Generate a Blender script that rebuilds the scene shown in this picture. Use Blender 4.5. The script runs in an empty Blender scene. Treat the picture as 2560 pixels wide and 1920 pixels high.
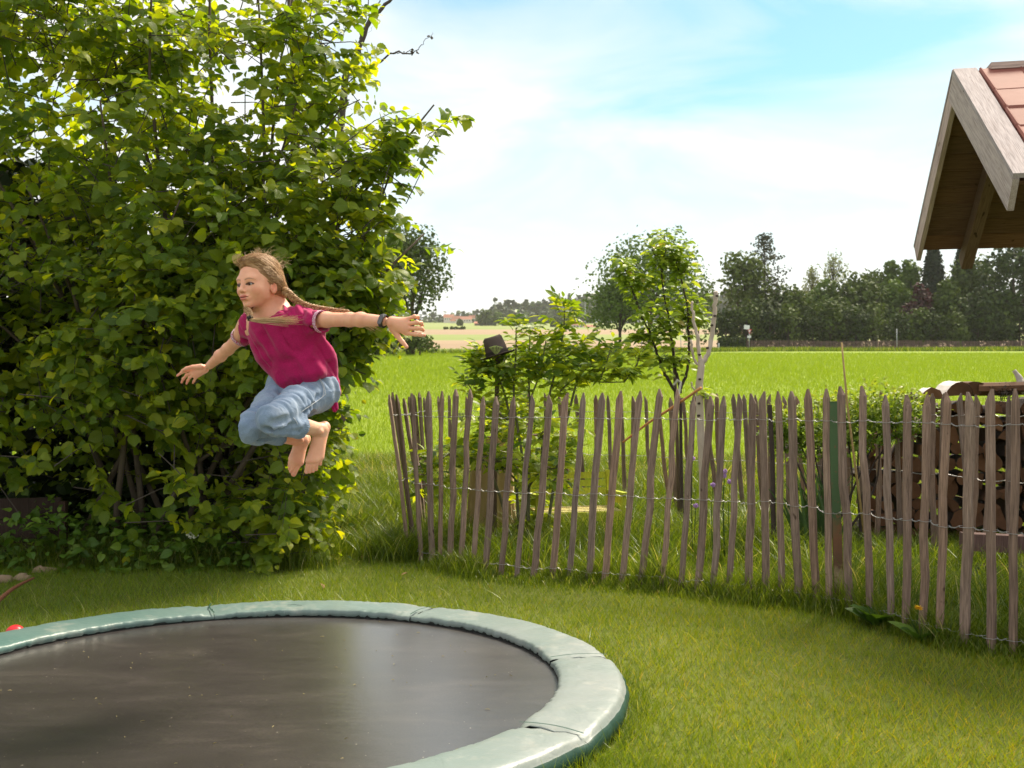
import bpy, math, random
import numpy as np
from mathutils import Vector, Matrix

random.seed(7)
RNG = np.random.default_rng(11)
SC = bpy.context.scene
COL = SC.collection

# ------------------------------------------------------------------ camera
FPX = 2600.0                      # focal length in pixels of the 2560 px wide photograph
CAM = np.array([0.0, 0.0, 1.15])
PITCH = math.atan(40.0 / FPX)     # the level line lies at row 1000
cam = bpy.data.cameras.new('camera')
cam.sensor_width = 36.0
cam.lens = 36.0 * FPX / 2560.0
cam.clip_start = 0.05
cam.clip_end = 6000
cam.dof.use_dof = True
cam.dof.focus_distance = 4.6
cam.dof.aperture_fstop = 7.0
camo = bpy.data.objects.new('camera', cam)
COL.objects.link(camo)
camo.location = CAM
camo.rotation_euler = (math.pi / 2 + PITCH, 0, 0)
SC.camera = camo

def P(px, row, D):
    """point at depth y = D seen at pixel (px, row) of the photograph"""
    xc = (px - 1280.0) / FPX
    yc = (960.0 - row) / FPX
    c, s = math.cos(PITCH), math.sin(PITCH)
    k = D / (c - yc * s)
    return np.array([k * xc, D, CAM[2] + k * (s + yc * c)])

# ------------------------------------------------------------------ sky and sun
SUN_DIR = np.array([0.42, 0.52, 0.86]); SUN_DIR /= np.linalg.norm(SUN_DIR)
elev = math.asin(SUN_DIR[2]); azim = math.atan2(SUN_DIR[0], SUN_DIR[1])
world = bpy.data.worlds.new('World')
SC.world = world
world.use_nodes = True
wn, wl = world.node_tree.nodes, world.node_tree.links
wn.clear()
w_out = wn.new('ShaderNodeOutputWorld')
w_bg = wn.new('ShaderNodeBackground')
w_bg.inputs['Strength'].default_value = 0.10
sky = wn.new('ShaderNodeTexSky')
sky.sky_type = 'NISHITA'
sky.sun_disc = False
sky.sun_elevation = elev
sky.sun_rotation = azim
sky.altitude = 500
sky.air_density = 1.0
sky.dust_density = 0.6
sky.ozone_density = 2.0
w_tc = wn.new('ShaderNodeTexCoord')
w_map = wn.new('ShaderNodeMapping')
w_map.inputs['Scale'].default_value = (1.0, 1.0, 3.2)
w_map.inputs["Location"].default_value = (0.35, 0.1, 0.62)
w_n = wn.new('ShaderNodeTexNoise')
w_n.inputs['Scale'].default_value = 3.2
w_n.inputs['Detail'].default_value = 7
w_n.inputs['Roughness'].default_value = 0.52
w_n.inputs['Distortion'].default_value = 0.5
w_r = wn.new('ShaderNodeValToRGB')
w_r.color_ramp.elements[0].position = 0.12
w_r.color_ramp.elements[0].color = (0.12, 0.12, 0.12, 1)
w_r.color_ramp.elements[1].position = 0.62
w_r.color_ramp.elements[1].color = (1, 1, 1, 1)
w_sep = wn.new('ShaderNodeSeparateXYZ')
w_el = wn.new('ShaderNodeMapRange')       # the veil thickens towards the horizon
w_el.inputs['From Min'].default_value = 0.30
w_el.inputs['From Max'].default_value = 0.10
w_max = wn.new('ShaderNodeMath'); w_max.operation = 'MAXIMUM'
w_mix = wn.new('ShaderNodeMix'); w_mix.data_type = 'RGBA'
w_mix.inputs['B'].default_value = (5.85, 6.0, 6.0, 1)
w_tint = wn.new('ShaderNodeMix'); w_tint.data_type = 'RGBA'; w_tint.blend_type = 'MULTIPLY'
w_tint.inputs['Factor'].default_value = 1.0
w_tint.inputs['B'].default_value = (0.50, 1.02, 0.94, 1)
wl.new(w_tc.outputs['Generated'], w_map.inputs['Vector'])
wl.new(w_map.outputs['Vector'], w_n.inputs['Vector'])
w_d = wn.new('ShaderNodeVectorMath'); w_d.operation = 'SUBTRACT'      # a thin place in the veil, high over the field
w_d.inputs[1].default_value = (0.15, 0.90, 0.345)
w_d2 = wn.new('ShaderNodeVectorMath'); w_d2.operation = 'MULTIPLY'; w_d2.inputs[1].default_value = (0.75, 0.4, 1.25)
w_d3 = wn.new('ShaderNodeVectorMath'); w_d3.operation = 'LENGTH'
w_dm = wn.new('ShaderNodeMath'); w_dm.operation = 'MULTIPLY_ADD'; w_dm.inputs[1].default_value = 0.95
w_dn = wn.new('ShaderNodeMath'); w_dn.operation = 'MULTIPLY_ADD'; w_dn.inputs[1].default_value = 1.5; w_dn.inputs[2].default_value = -0.52
wl.new(w_tc.outputs['Generated'], w_d.inputs[0]); wl.new(w_d.outputs[0], w_d2.inputs[0]); wl.new(w_d2.outputs[0], w_d3.inputs[0])
wl.new(w_n.outputs['Fac'], w_dn.inputs[0])
wl.new(w_d3.outputs['Value'], w_dm.inputs[0]); wl.new(w_dn.outputs[0], w_dm.inputs[2])
wl.new(w_dm.outputs[0], w_r.inputs['Fac'])
wl.new(w_tc.outputs['Generated'], w_sep.inputs['Vector'])
wl.new(w_sep.outputs['Z'], w_el.inputs['Value'])
wl.new(w_r.outputs['Color'], w_max.inputs[0])
wl.new(w_el.outputs['Result'], w_max.inputs[1])
wl.new(w_max.outputs['Value'], w_mix.inputs['Factor'])
wl.new(sky.outputs['Color'], w_tint.inputs['A'])
wl.new(w_tint.outputs['Result'], w_mix.inputs['A'])
wl.new(w_mix.outputs['Result'], w_bg.inputs['Color'])
wl.new(w_bg.outputs['Background'], w_out.inputs['Surface'])

sun = bpy.data.lights.new('sun', 'SUN')
sun.energy = 5.0
sun.angle = math.radians(17)
sun.color = (1.0, 0.89, 0.71)
suno = bpy.data.objects.new('sun', sun)
COL.objects.link(suno)
suno.rotation_euler = Vector(SUN_DIR).to_track_quat('Z', 'Y').to_euler()
suno.location = (0, 0, 30)

SC.view_settings.view_transform = 'Standard'
SC.view_settings.look = 'None'
SC.view_settings.gamma = 1
SC.view_settings.use_curve_mapping = False
SC.view_settings.exposure = 0.82
try:
    SC.cycles.max_bounces = 8
    SC.cycles.transparent_max_bounces = 8
    SC.cycles.volume_bounces = 1
except Exception:
    pass

# ------------------------------------------------------------------ helpers
def nrm(v):
    v = np.asarray(v, float)
    return v / (np.linalg.norm(v, axis=-1, keepdims=True) + 1e-12)

def ip(x, xs, ys):
    return np.interp(x, xs, ys)

_H = np.random.default_rng(5).random((32, 32, 32)).astype(np.float32)
def vnoise(p, scale=1.0):
    """smooth value noise 0..1 of points (n,3)"""
    q = np.asarray(p, np.float64) * scale + 100.0
    i = np.floor(q).astype(int); f = q - i
    f = f * f * (3 - 2 * f)
    i0 = i % 32; i1 = (i + 1) % 32
    x0, y0, z0 = i0[..., 0], i0[..., 1], i0[..., 2]
    x1, y1, z1 = i1[..., 0], i1[..., 1], i1[..., 2]
    fx, fy, fz = f[..., 0], f[..., 1], f[..., 2]
    def L(a, b, t): return a + (b - a) * t
    return L(L(L(_H[x0, y0, z0], _H[x1, y0, z0], fx), L(_H[x0, y1, z0], _H[x1, y1, z0], fx), fy),
             L(L(_H[x0, y0, z1], _H[x1, y0, z1], fx), L(_H[x0, y1, z1], _H[x1, y1, z1], fx), fy), fz)

ORG = {}
def thing(name, loc, label, cat, group=None):
    o = bpy.data.objects.new(name, None)
    o.empty_display_size = 0.1
    COL.objects.link(o)
    o.location = loc
    ORG[o.name] = np.array(loc, float)
    o['label'] = label; o['category'] = cat
    if group: o['group'] = group
    return o

LEAFC = {}
def mkmesh(name, V, F, rnd=None, smooth=False, colors=None, matidx=None):
    """V (n,3) array; F list of arrays of faces (each array (m,k)) or list of tuples"""
    me = bpy.data.meshes.new(name)
    V = np.asarray(V, np.float32)
    if isinstance(F, np.ndarray): F = [F]
    if len(F) and not isinstance(F[0], np.ndarray):
        loops = np.concatenate([np.asarray(f, np.int32) for f in F])
        tot = np.array([len(f) for f in F], np.int32)
    else:
        loops = np.concatenate([f.astype(np.int32).ravel() for f in F])
        tot = np.concatenate([np.full(len(f), f.shape[1], np.int32) for f in F])
    start = np.concatenate([[0], np.cumsum(tot)[:-1]]).astype(np.int32)
    me.vertices.add(len(V)); me.vertices.foreach_set('co', V.ravel())
    me.loops.add(len(loops)); me.loops.foreach_set('vertex_index', loops)
    me.polygons.add(len(tot)); me.polygons.foreach_set('loop_start', start)
    try: me.polygons.foreach_set('loop_total', tot)
    except Exception: pass
    if matidx is not None: me.polygons.foreach_set('material_index', np.asarray(matidx, np.int32))
    me.polygons.foreach_set('use_smooth', np.full(len(tot), bool(smooth)))
    if rnd is not None:
        a = me.attributes.new('rnd', 'FLOAT', 'POINT'); a.data.foreach_set('value', np.asarray(rnd, np.float32))
    if colors is not None:
        a = me.attributes.new('tint', 'FLOAT_COLOR', 'POINT')
        c = np.ones((len(V), 4), np.float32); c[:, :3] = colors
        a.data.foreach_set('color', c.ravel())
    if rnd is not None and len(V) in LEAFC:
        a = me.attributes.new('leafco', 'FLOAT_VECTOR', 'POINT'); a.data.foreach_set('vector', LEAFC[len(V)].astype(np.float32).ravel())
    me.update(calc_edges=True)
    me.validate()
    return me

def put(name, me, mats, parent=None, kind=None, label=None, cat=None, group=None, loc=None, local=False):
    o = bpy.data.objects.new(name, me)
    COL.objects.link(o)
    if mats is not None and not len(me.materials):
        for m in (mats if isinstance(mats, (list, tuple)) else [mats]): me.materials.append(m)
    if loc is not None: o.location = loc
    if parent is not None: o.parent = parent
    if kind: o['kind'] = kind
    if label: o['label'] = label
    if cat: o['category'] = cat
    if group: o['group'] = group
    return o

def part(name, parent, V, F, mats, kind=None, label=None, smooth=False, rnd=None, colors=None, matidx=None):
    """V in world space; parent (a thing or a part of one)"""
    root = parent
    while root.parent is not None: root = root.parent
    base = ORG.get(root.name, np.zeros(3))
    me = mkmesh(name, np.asarray(V, float) - base, F, rnd, smooth, colors, matidx)
    return put(name, me, mats, parent, kind, label)

def single(name, V, F, mats, label, cat, group=None, kind=None, smooth=False, rnd=None, colors=None, base=None):
    """a thing that is one mesh; origin at its base"""
    V = np.asarray(V, float)
    if base is None:
        base = np.array([V[:, 0].mean(), V[:, 1].mean(), V[:, 2].min()])
    me = mkmesh(name, V - base, F, rnd, smooth, colors)
    o = put(name, me, mats, None, kind, label, cat, group, loc=base)
    ORG[o.name] = np.array(base, float)
    return o

class MB:
    """collects vertices and faces"""
    def __init__(s): s.V = []; s.F = []; s.n = 0; s.R = []
    def add(s, V, F, rnd=0.0):
        V = np.asarray(V, float)
        s.V.append(V)
        s.F += [tuple(int(i) + s.n for i in f) for f in F]
        s.R.append(np.full(len(V), rnd))
        s.n += len(V)
    def box(s, c, size, R=None, rnd=0.0, taper=1.0):
        x, y, z = np.array(size) / 2.0
        V = np.array([(-x, -y, -z), (x, -y, -z), (x, y, -z), (-x, y, -z), (-x * taper, -y * taper, z), (x * taper, -y * taper, z), (x * taper, y * taper, z), (-x * taper, y * taper, z)])
        if R is not None: V = V @ np.asarray(R).T
        s.add(V + np.array(c), BOXF, rnd)
    def tube(s, pts, rad, n=6, cap=True, rnd=0.0):
        V, F = tube(pts, rad, n, cap); s.add(V, F, rnd)
    def arr(s): return np.concatenate(s.V), s.F, np.concatenate(s.R)

BOXF = [(0, 3, 2, 1), (4, 5, 6, 7), (0, 1, 5, 4), (1, 2, 6, 5), (2, 3, 7, 6), (3, 0, 4, 7)]

def frame_of(d, up=(0, 0, 1)):
    d = nrm(d); u = np.array(up, float)
    if abs(d @ u) > 0.95: u = np.array([1.0, 0, 0])
    a = nrm(np.cross(u, d)); b = np.cross(d, a)
    return a, b, d

def tube(pts, rad, n=6, cap=True):
    pts = np.asarray(pts, float); m = len(pts)
    rad = np.broadcast_to(np.asarray(rad, float), (m,))
    V = []; a0 = None
    for i in range(m):
        d = pts[min(i + 1, m - 1)] - pts[max(i - 1, 0)]
        d = nrm(d)
        if a0 is None: a, b, _ = frame_of(d)
        else:
            a = nrm(a0 - d * (a0 @ d)); b = np.cross(d, a)
        a0 = a
        t = np.arange(n) * 2 * math.pi / n
        V.append(pts[i] + rad[i] * (np.outer(np.cos(t), a) + np.outer(np.sin(t), b)))
    F = []
    for i in range(m - 1):
        for j in range(n):
            k = (j + 1) % n
            F.append((i * n + j, i * n + k, (i + 1) * n + k, (i + 1) * n + j))
    if cap:
        F.append(tuple(range(n))[::-1]); F.append(tuple(range((m - 1) * n, m * n)))
    return np.concatenate(V), F

def smooth_path(pts, k=6):
    """Catmull-Rom through the points"""
    p = np.asarray(pts, float)
    q = np.vstack([2 * p[0] - p[1], p, 2 * p[-1] - p[-2]])
    out = []
    for i in range(1, len(q) - 2):
        for t in np.arange(k) / k:
            out.append(0.5 * ((2 * q[i]) + (-q[i - 1] + q[i + 1]) * t + (2 * q[i - 1] - 5 * q[i] + 4 * q[i + 1] - q[i + 2]) * t ** 2 + (-q[i - 1] + 3 * q[i] - 3 * q[i + 1] + q[i + 2]) * t ** 3))
    out.append(p[-1])
    return np.array(out)

# ------------------------------------------------------------------ materials
def new_mat(name):
    m = bpy.data.materials.new(name); m.use_nodes = True
    nt = m.node_tree; nt.nodes.clear()
    out = nt.nodes.new('ShaderNodeOutputMaterial')
    return m, nt, out

def ramp(nt, fac, cols):
    r = nt.nodes.new('ShaderNodeValToRGB')
    cr = r.color_ramp
    while len(cr.elements) < len(cols): cr.elements.new(0.5)
    for i, c in enumerate(cols):
        if len(c) == 2: pos, c = c
        else: pos = i / max(1, len(cols) - 1)
        cr.elements[i].position = pos; cr.elements[i].color = (*c, 1)
    nt.links.new(fac, r.inputs['Fac'])
    return r.outputs['Color']

def coords(nt, scale=(1, 1, 1), rand=True, kind='Object'):
    tc = nt.nodes.new('ShaderNodeTexCoord')
    mp = nt.nodes.new('ShaderNodeMapping')
    mp.inputs['Scale'].default_value = scale
    src = tc.outputs[kind]
    if rand:
        oi = nt.nodes.new('ShaderNodeObjectInfo')
        ad = nt.nodes.new('ShaderNodeVectorMath'); ad.operation = 'MULTIPLY_ADD'
        cb = nt.nodes.new('ShaderNodeCombineXYZ')
        for k in range(3): nt.links.new(oi.outputs['Random'], cb.inputs[k])
        nt.links.new(cb.outputs[0], ad.inputs[0]); ad.inputs[1].default_value = (13, 7, 19)
        nt.links.new(src, ad.inputs[2]); src = ad.outputs[0]
    nt.links.new(src, mp.inputs['Vector'])
    return mp.outputs['Vector']

def noise(nt, vec, scale, detail=4, rough=0.55, dist=0.0):
    n = nt.nodes.new('ShaderNodeTexNoise')
    n.inputs['Scale'].default_value = scale; n.inputs['Detail'].default_value = detail
    n.inputs['Roughness'].default_value = rough; n.inputs['Distortion'].default_value = dist
    nt.links.new(vec, n.inputs['Vector'])
    return n.outputs['Fac']

def math_(nt, op, a, b=None, c=None):
    n = nt.nodes.new('ShaderNodeMath'); n.operation = op
    for i, v in enumerate((a, b, c)):
        if v is None: continue
        if isinstance(v, (int, float)): n.inputs[i].default_value = v
        else: nt.links.new(v, n.inputs[i])
    return n.outputs[0]

def mixc(nt, fac, a, b, blend='MIX'):
    n = nt.nodes.new('ShaderNodeMix'); n.data_type = 'RGBA'; n.blend_type = blend
    for key, v in (('Factor', fac), ('A', a), ('B', b)):
        if isinstance(v, (int, float)): n.inputs[key].default_value = v
        elif isinstance(v, tuple): n.inputs[key].default_value = (*v, 1)
        else: nt.links.new(v, n.inputs[key])
    return n.outputs['Result']

def bump(nt, h, strength=0.3, dist=0.01):
    b = nt.nodes.new('ShaderNodeBump'); b.inputs['Strength'].default_value = strength
    b.inputs['Distance'].default_value = dist
    nt.links.new(h, b.inputs['Height'])
    return b.outputs['Normal']

def pm(name, cols, scale=5, detail=5, rough=0.7, stretch=(1, 1, 1), bumps=0.3, bdist=0.005, bscale=None,
       spec=0.3, vary=0.0, rand=True, metal=0.0, sheen=0.0, sss=0.0):
    """principled surface: colour ramp over noise, bump, brightness variation by object"""
    m, nt, out = new_mat(name)
    v = coords(nt, stretch, rand)
    col = ramp(nt, noise(nt, v, scale, detail), cols)
    if vary:
        oi = nt.nodes.new('ShaderNodeObjectInfo')
        f = math_(nt, 'MULTIPLY_ADD', oi.outputs['Random'], 2 * vary, 1 - vary)
        cb = nt.nodes.new('ShaderNodeCombineXYZ')
        for k in range(3): nt.links.new(f, cb.inputs[k])
        col = mixc(nt, 1.0, col, cb.outputs[0], 'MULTIPLY')
    p = nt.nodes.new('ShaderNodeBsdfPrincipled')
    nt.links.new(col, p.inputs['Base Color'])
    p.inputs['Roughness'].default_value = rough
    p.inputs['Specular IOR Level'].default_value = spec
    p.inputs['Metallic'].default_value = metal
    if sheen: p.inputs['Sheen Weight'].default_value = sheen
    if sss:
        p.inputs['Subsurface Weight'].default_value = sss
        p.inputs['Subsurface Radius'].default_value = (0.02, 0.008, 0.004)
        p.inputs['Subsurface Scale'].default_value = 0.3
    if bumps:
        nt.links.new(bump(nt, noise(nt, v, bscale or scale * 3, 6), bumps, bdist), p.inputs['Normal'])
    nt.links.new(p.outputs[0], out.inputs['Surface'])
    return m

def leafmat(name, cols, trans=0.45, tcol=(1.5, 1.35, 0.5), gloss=0.5, objrand=True, veins=0.0):
    """thin leaf: diffuse + light let through + soft gloss; colour by the leaf's own random number"""
    m, nt, out = new_mat(name)
    at = nt.nodes.new('ShaderNodeAttribute'); at.attribute_name = 'rnd'
    f = at.outputs['Fac']
    if objrand:
        oi = nt.nodes.new('ShaderNodeObjectInfo')
        f = math_(nt, 'FRACT', math_(nt, 'ADD', f, oi.outputs['Random']))
    col = ramp(nt, f, cols)
    tc = mixc(nt, 1.0, col, tcol, 'MULTIPLY')
    p = nt.nodes.new('ShaderNodeBsdfPrincipled')
    nt.links.new(col, p.inputs['Base Color'])
    p.inputs['Roughness'].default_value = gloss
    p.inputs['Specular IOR Level'].default_value = 0.35
    t = nt.nodes.new('ShaderNodeBsdfTranslucent'); nt.links.new(tc, t.inputs['Color'])
    mx = nt.nodes.new('ShaderNodeMixShader'); mx.inputs[0].default_value = trans
    nt.links.new(p.outputs[0], mx.inputs[1]); nt.links.new(t.outputs[0], mx.inputs[2])
    nt.links.new(mx.outputs[0], out.inputs['Surface'])
    return m

# ------------------------------------------------------------------ leaves, vectorised
def leaf_template(kind='hazel'):
    """returns V (n,3): x across, y along, z up; faces"""
    if kind == 'hazel':
        half = [(0.0, 0.0), (0.22, -0.01), (0.36, 0.12), (0.40, 0.22), (0.48, 0.33), (0.47, 0.44), (0.52, 0.56), (0.42, 0.66), (0.43, 0.76), (0.26, 0.84), (0.20, 0.93), (0.0, 1.08)]
        fold, droop = 0.16, 0.22
    elif kind == 'elder':
        half = [(0.0, 0.0), (0.10, 0.12), (0.19, 0.32), (0.20, 0.5), (0.14, 0.75), (0.0, 1.0)]
        fold, droop = 0.25, 0.25
    elif kind == 'apple':
        half = [(0.0, 0.0), (0.18, 0.10), (0.30, 0.32), (0.31, 0.55), (0.18, 0.82), (0.0, 1.0)]
        fold, droop = 0.35, 0.35
    else:
        half = [(0.0, 0.0), (0.24, 0.25), (0.24, 0.6), (0.0, 1.0)]
        fold, droop = 0.2, 0.2
    n = len(half)
    mid = [(0.0, h[1]) for h in half[1:-1]]
    V = [(0, half[0][1])] + [(x, y) for x, y in half[1:-1]] + [(-x, y) for x, y in half[1:-1]] + mid + [(0, half[-1][1])]
    V = np.array([(x, y, fold * abs(x) - droop * y * y) for x, y in V])
    k = n - 2
    F = []
    R = lambda i: 1 + i
    L = lambda i: 1 + k + i
    C = lambda i: 1 + 2 * k + i
    end = 1 + 3 * k
    F += [(0, R(0), C(0)), (0, C(0), L(0))]
    for i in range(k - 1):
        F += [(C(i), R(i), R(i + 1)), (C(i), R(i + 1), C(i + 1)), (C(i), L(i + 1), L(i)), (C(i), C(i + 1), L(i + 1))]
    F += [(C(k - 1), R(k - 1), end), (C(k - 1), end, L(k - 1))]
    return V, np.array(F)

def basis(direction, normal):
    """leaf axes from growing direction and face normal (arrays)"""
    y = nrm(direction)
    z = normal - (normal * y).sum(-1, keepdims=True) * y
    z = nrm(z)
    x = np.cross(y, z)
    return x, y, z

def scatter(tV, tF, pos, direction, normal, size, rnd=None):
    pos = np.asarray(pos, float); n = len(pos)
    x, y, z = basis(np.asarray(direction, float), np.asarray(normal, float))
    s = np.asarray(size, float).reshape(n, 1, 1)
    V = (tV[None, :, 0:1] * x[:, None] + tV[None, :, 1:2] * y[:, None] + tV[None, :, 2:3] * z[:, None]) * s + pos[:, None]
    F = tF[None] + (np.arange(n) * len(tV))[:, None, None]
    if rnd is None: rnd = RNG.random(n)
    return V.reshape(-1, 3), F.reshape(-1, tF.shape[1]), np.repeat(rnd, len(tV))

def rmat(direction, normal):
    x, y, z = basis(np.asarray(direction, float)[None], np.asarray(normal, float)[None])
    return np.stack([x[0], y[0], z[0]], 1)

def leaf_objects(parent, tV, tF, mat, pos, direction, normal, size, name='leaf', me=None):
    """single leaves as parts sharing one mesh"""
    if me is None:
        me = mkmesh(name, tV, [tF], rnd=np.zeros(len(tV)))
        me.materials.append(mat)
    base = ORG[parent.name]
    for p, d, nn, s in zip(pos, direction, normal, size):
        o = bpy.data.objects.new(name, me); COL.objects.link(o)
        R = rmat(d, nn) * s
        M4 = Matrix([[*R[0], p[0] - base[0]], [*R[1], p[1] - base[1]], [*R[2], p[2] - base[2]], [0, 0, 0, 1]])
        o.parent = parent
        o.matrix_basis = M4
    return me

def grass(name, XY, z, h, w, lean=0.35, seg=2, mats=None, label=None, cat=None, rnd=None, bias=(0, 0)):
    """blades: XY (n,2), z (n,), h (n,), w (n,)"""
    n = len(XY)
    a = RNG.random(n) * 2 * math.pi
    side = np.stack([np.cos(a), np.sin(a), np.zeros(n)], 1)
    b = RNG.random(n) * 2 * math.pi
    ln = lean * (0.3 + RNG.random(n)) * h
    off = np.stack([np.cos(b) * ln + bias[0] * h, np.sin(b) * ln + bias[1] * h, np.zeros(n)], 1)
    base = np.column_stack([XY, z])
    rows = []
    for k in range(seg):
        t = k / seg
        c = base + off * t ** 2
        c[:, 2] = z + h * t * (1 - 0.12 * t)
        ww = (w * (1 - 0.45 * t))[:, None] / 2
        rows += [c - side * ww, c + side * ww]
    c = base + off
    c[:, 2] = z + h * 0.9
    rows.append(c)
    V = np.stack(rows, 1)
    m = 2 * seg + 1
    Fq = [(2 * k, 2 * k + 1, 2 * k + 3, 2 * k + 2) for k in range(seg - 1)]
    tri = np.array([(2 * seg - 2, 2 * seg - 1, 2 * seg)])
    o = (np.arange(n) * m)[:, None, None]
    F = []
    if Fq: F.append((np.array(Fq)[None] + o).reshape(-1, 4))
    F.append((tri[None] + o).reshape(-1, 3))
    if rnd is None: rnd = RNG.random(n)
    me = mkmesh(name, V.reshape(-1, 3), F, rnd=np.repeat(rnd, m))
    return put(name, me, mats, None, 'stuff', label, cat)
# ================================================================== LAND
TY = [-50, 8.5, 13, 30, 100, 160, 300, 600, 1000, 1700, 3000]
TZ = [0, 0, 0.28, 1.39, 5.57, 9.15, 20.2, 43.8, 75.8, 128, 225]
def tz(y): return ip(y, TY, TZ)

m_soil = pm('soil_grass', [(0.05, 0.065, 0.008), (0.09, 0.11, 0.010), (0.14, 0.13, 0.02)], 3, 8, 0.95, bumps=0.6, bdist=0.02, rand=False)
m_crop = pm('young_crop', [(0.155, 0.215, 0.008), (0.185, 0.25, 0.011), (0.22, 0.27, 0.018)], 0.5, 9, 0.9, stretch=(0.35, 1.0, 1), bumps=0.8, bdist=0.08, bscale=9, rand=False)
m_verge = pm('verge_grass', [(0.06, 0.12, 0.01), (0.14, 0.20, 0.03), (0.26, 0.24, 0.08)], 0.4, 8, 0.95, bumps=0.5, bdist=0.1, rand=False)
m_road = pm('road_gravel', [(0.36, 0.34, 0.30), (0.46, 0.43, 0.38)], 2, 6, 0.9, bumps=0.2, rand=False)
m_stub = pm('dry_stubble', [(0.20, 0.135, 0.080), (0.27, 0.19, 0.115), (0.31, 0.235, 0.15)], 0.05, 8, 0.95, stretch=(0.3, 1.6, 1), bumps=0.3, bdist=0.1, rand=False)
m_mead = pm('far_meadow', [(0.13, 0.175, 0.035), (0.19, 0.225, 0.06), (0.24, 0.25, 0.09)], 0.02, 8, 0.95, stretch=(0.3, 1.5, 1), bumps=0.2, bdist=0.1, rand=False)

def strip(name, ya, yb, xh, ny, mat, label, x0=None, x1=None, nx=24):
    """ground sheet between the lines ya(x) and yb(x)"""
    fa = ya if callable(ya) else (lambda x: x * 0 + ya)
    fb = yb if callable(yb) else (lambda x: x * 0 + yb)
    xs = np.linspace(-xh if x0 is None else x0, xh if x1 is None else x1, nx)
    T = np.linspace(0, 1, ny)
    X, TT = np.meshgrid(xs, T)
    Y = fa(X) * (1 - TT) + fb(X) * TT
    Z = tz(Y)
    V = np.stack([X, Y, Z], -1).reshape(-1, 3)
    i = np.arange(ny - 1)[:, None] * nx + np.arange(nx - 1)[None]
    F = np.stack([i, i + 1, i + nx + 1, i + nx], -1).reshape(-1, 4)
    me = mkmesh(name, V, [F], smooth=True)
    o = put(name, me, mat, None, 'structure', label)
    return o

far_edge = lambda x: ip(x, [-60, 0, 12, 20, 26, 60], [101, 101, 106, 114, 119, 121])
strip('lawn', -6, 13, 30, 60, m_soil, 'mown garden lawn around the trampoline and along the picket fence', nx=60)
strip('crop_field', 13, far_edge, 140, 80, m_crop, 'bright green field of young crop behind the garden fence')
rd0 = lambda x: far_edge(x) + 2.0
rd1 = lambda x: far_edge(x) + 7.0
strip('field_margin', far_edge, rd0, 140, 3, m_verge, 'grassy margin along the far edge of the green field')
strip('road', rd0, rd1, 140, 4, m_road, 'pale country road beyond the green field')
strip('roadside_verge', rd1, 150, 160, 6, m_verge, 'rough grass verge between the country road and the trees')
strip('stubble_field', 150, 215, 300, 8, m_stub, 'tan bare field beyond the road')
strip('meadow', 215, 290, 400, 8, m_mead, 'pale green meadow behind the tan field')
strip('dry_field', 290, 420, 600, 8, m_stub, 'pale dry field in front of the village')
strip('hills', 420, 2900, 2600, 40, m_mead, 'far meadows and rising ground below the wood')
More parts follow.
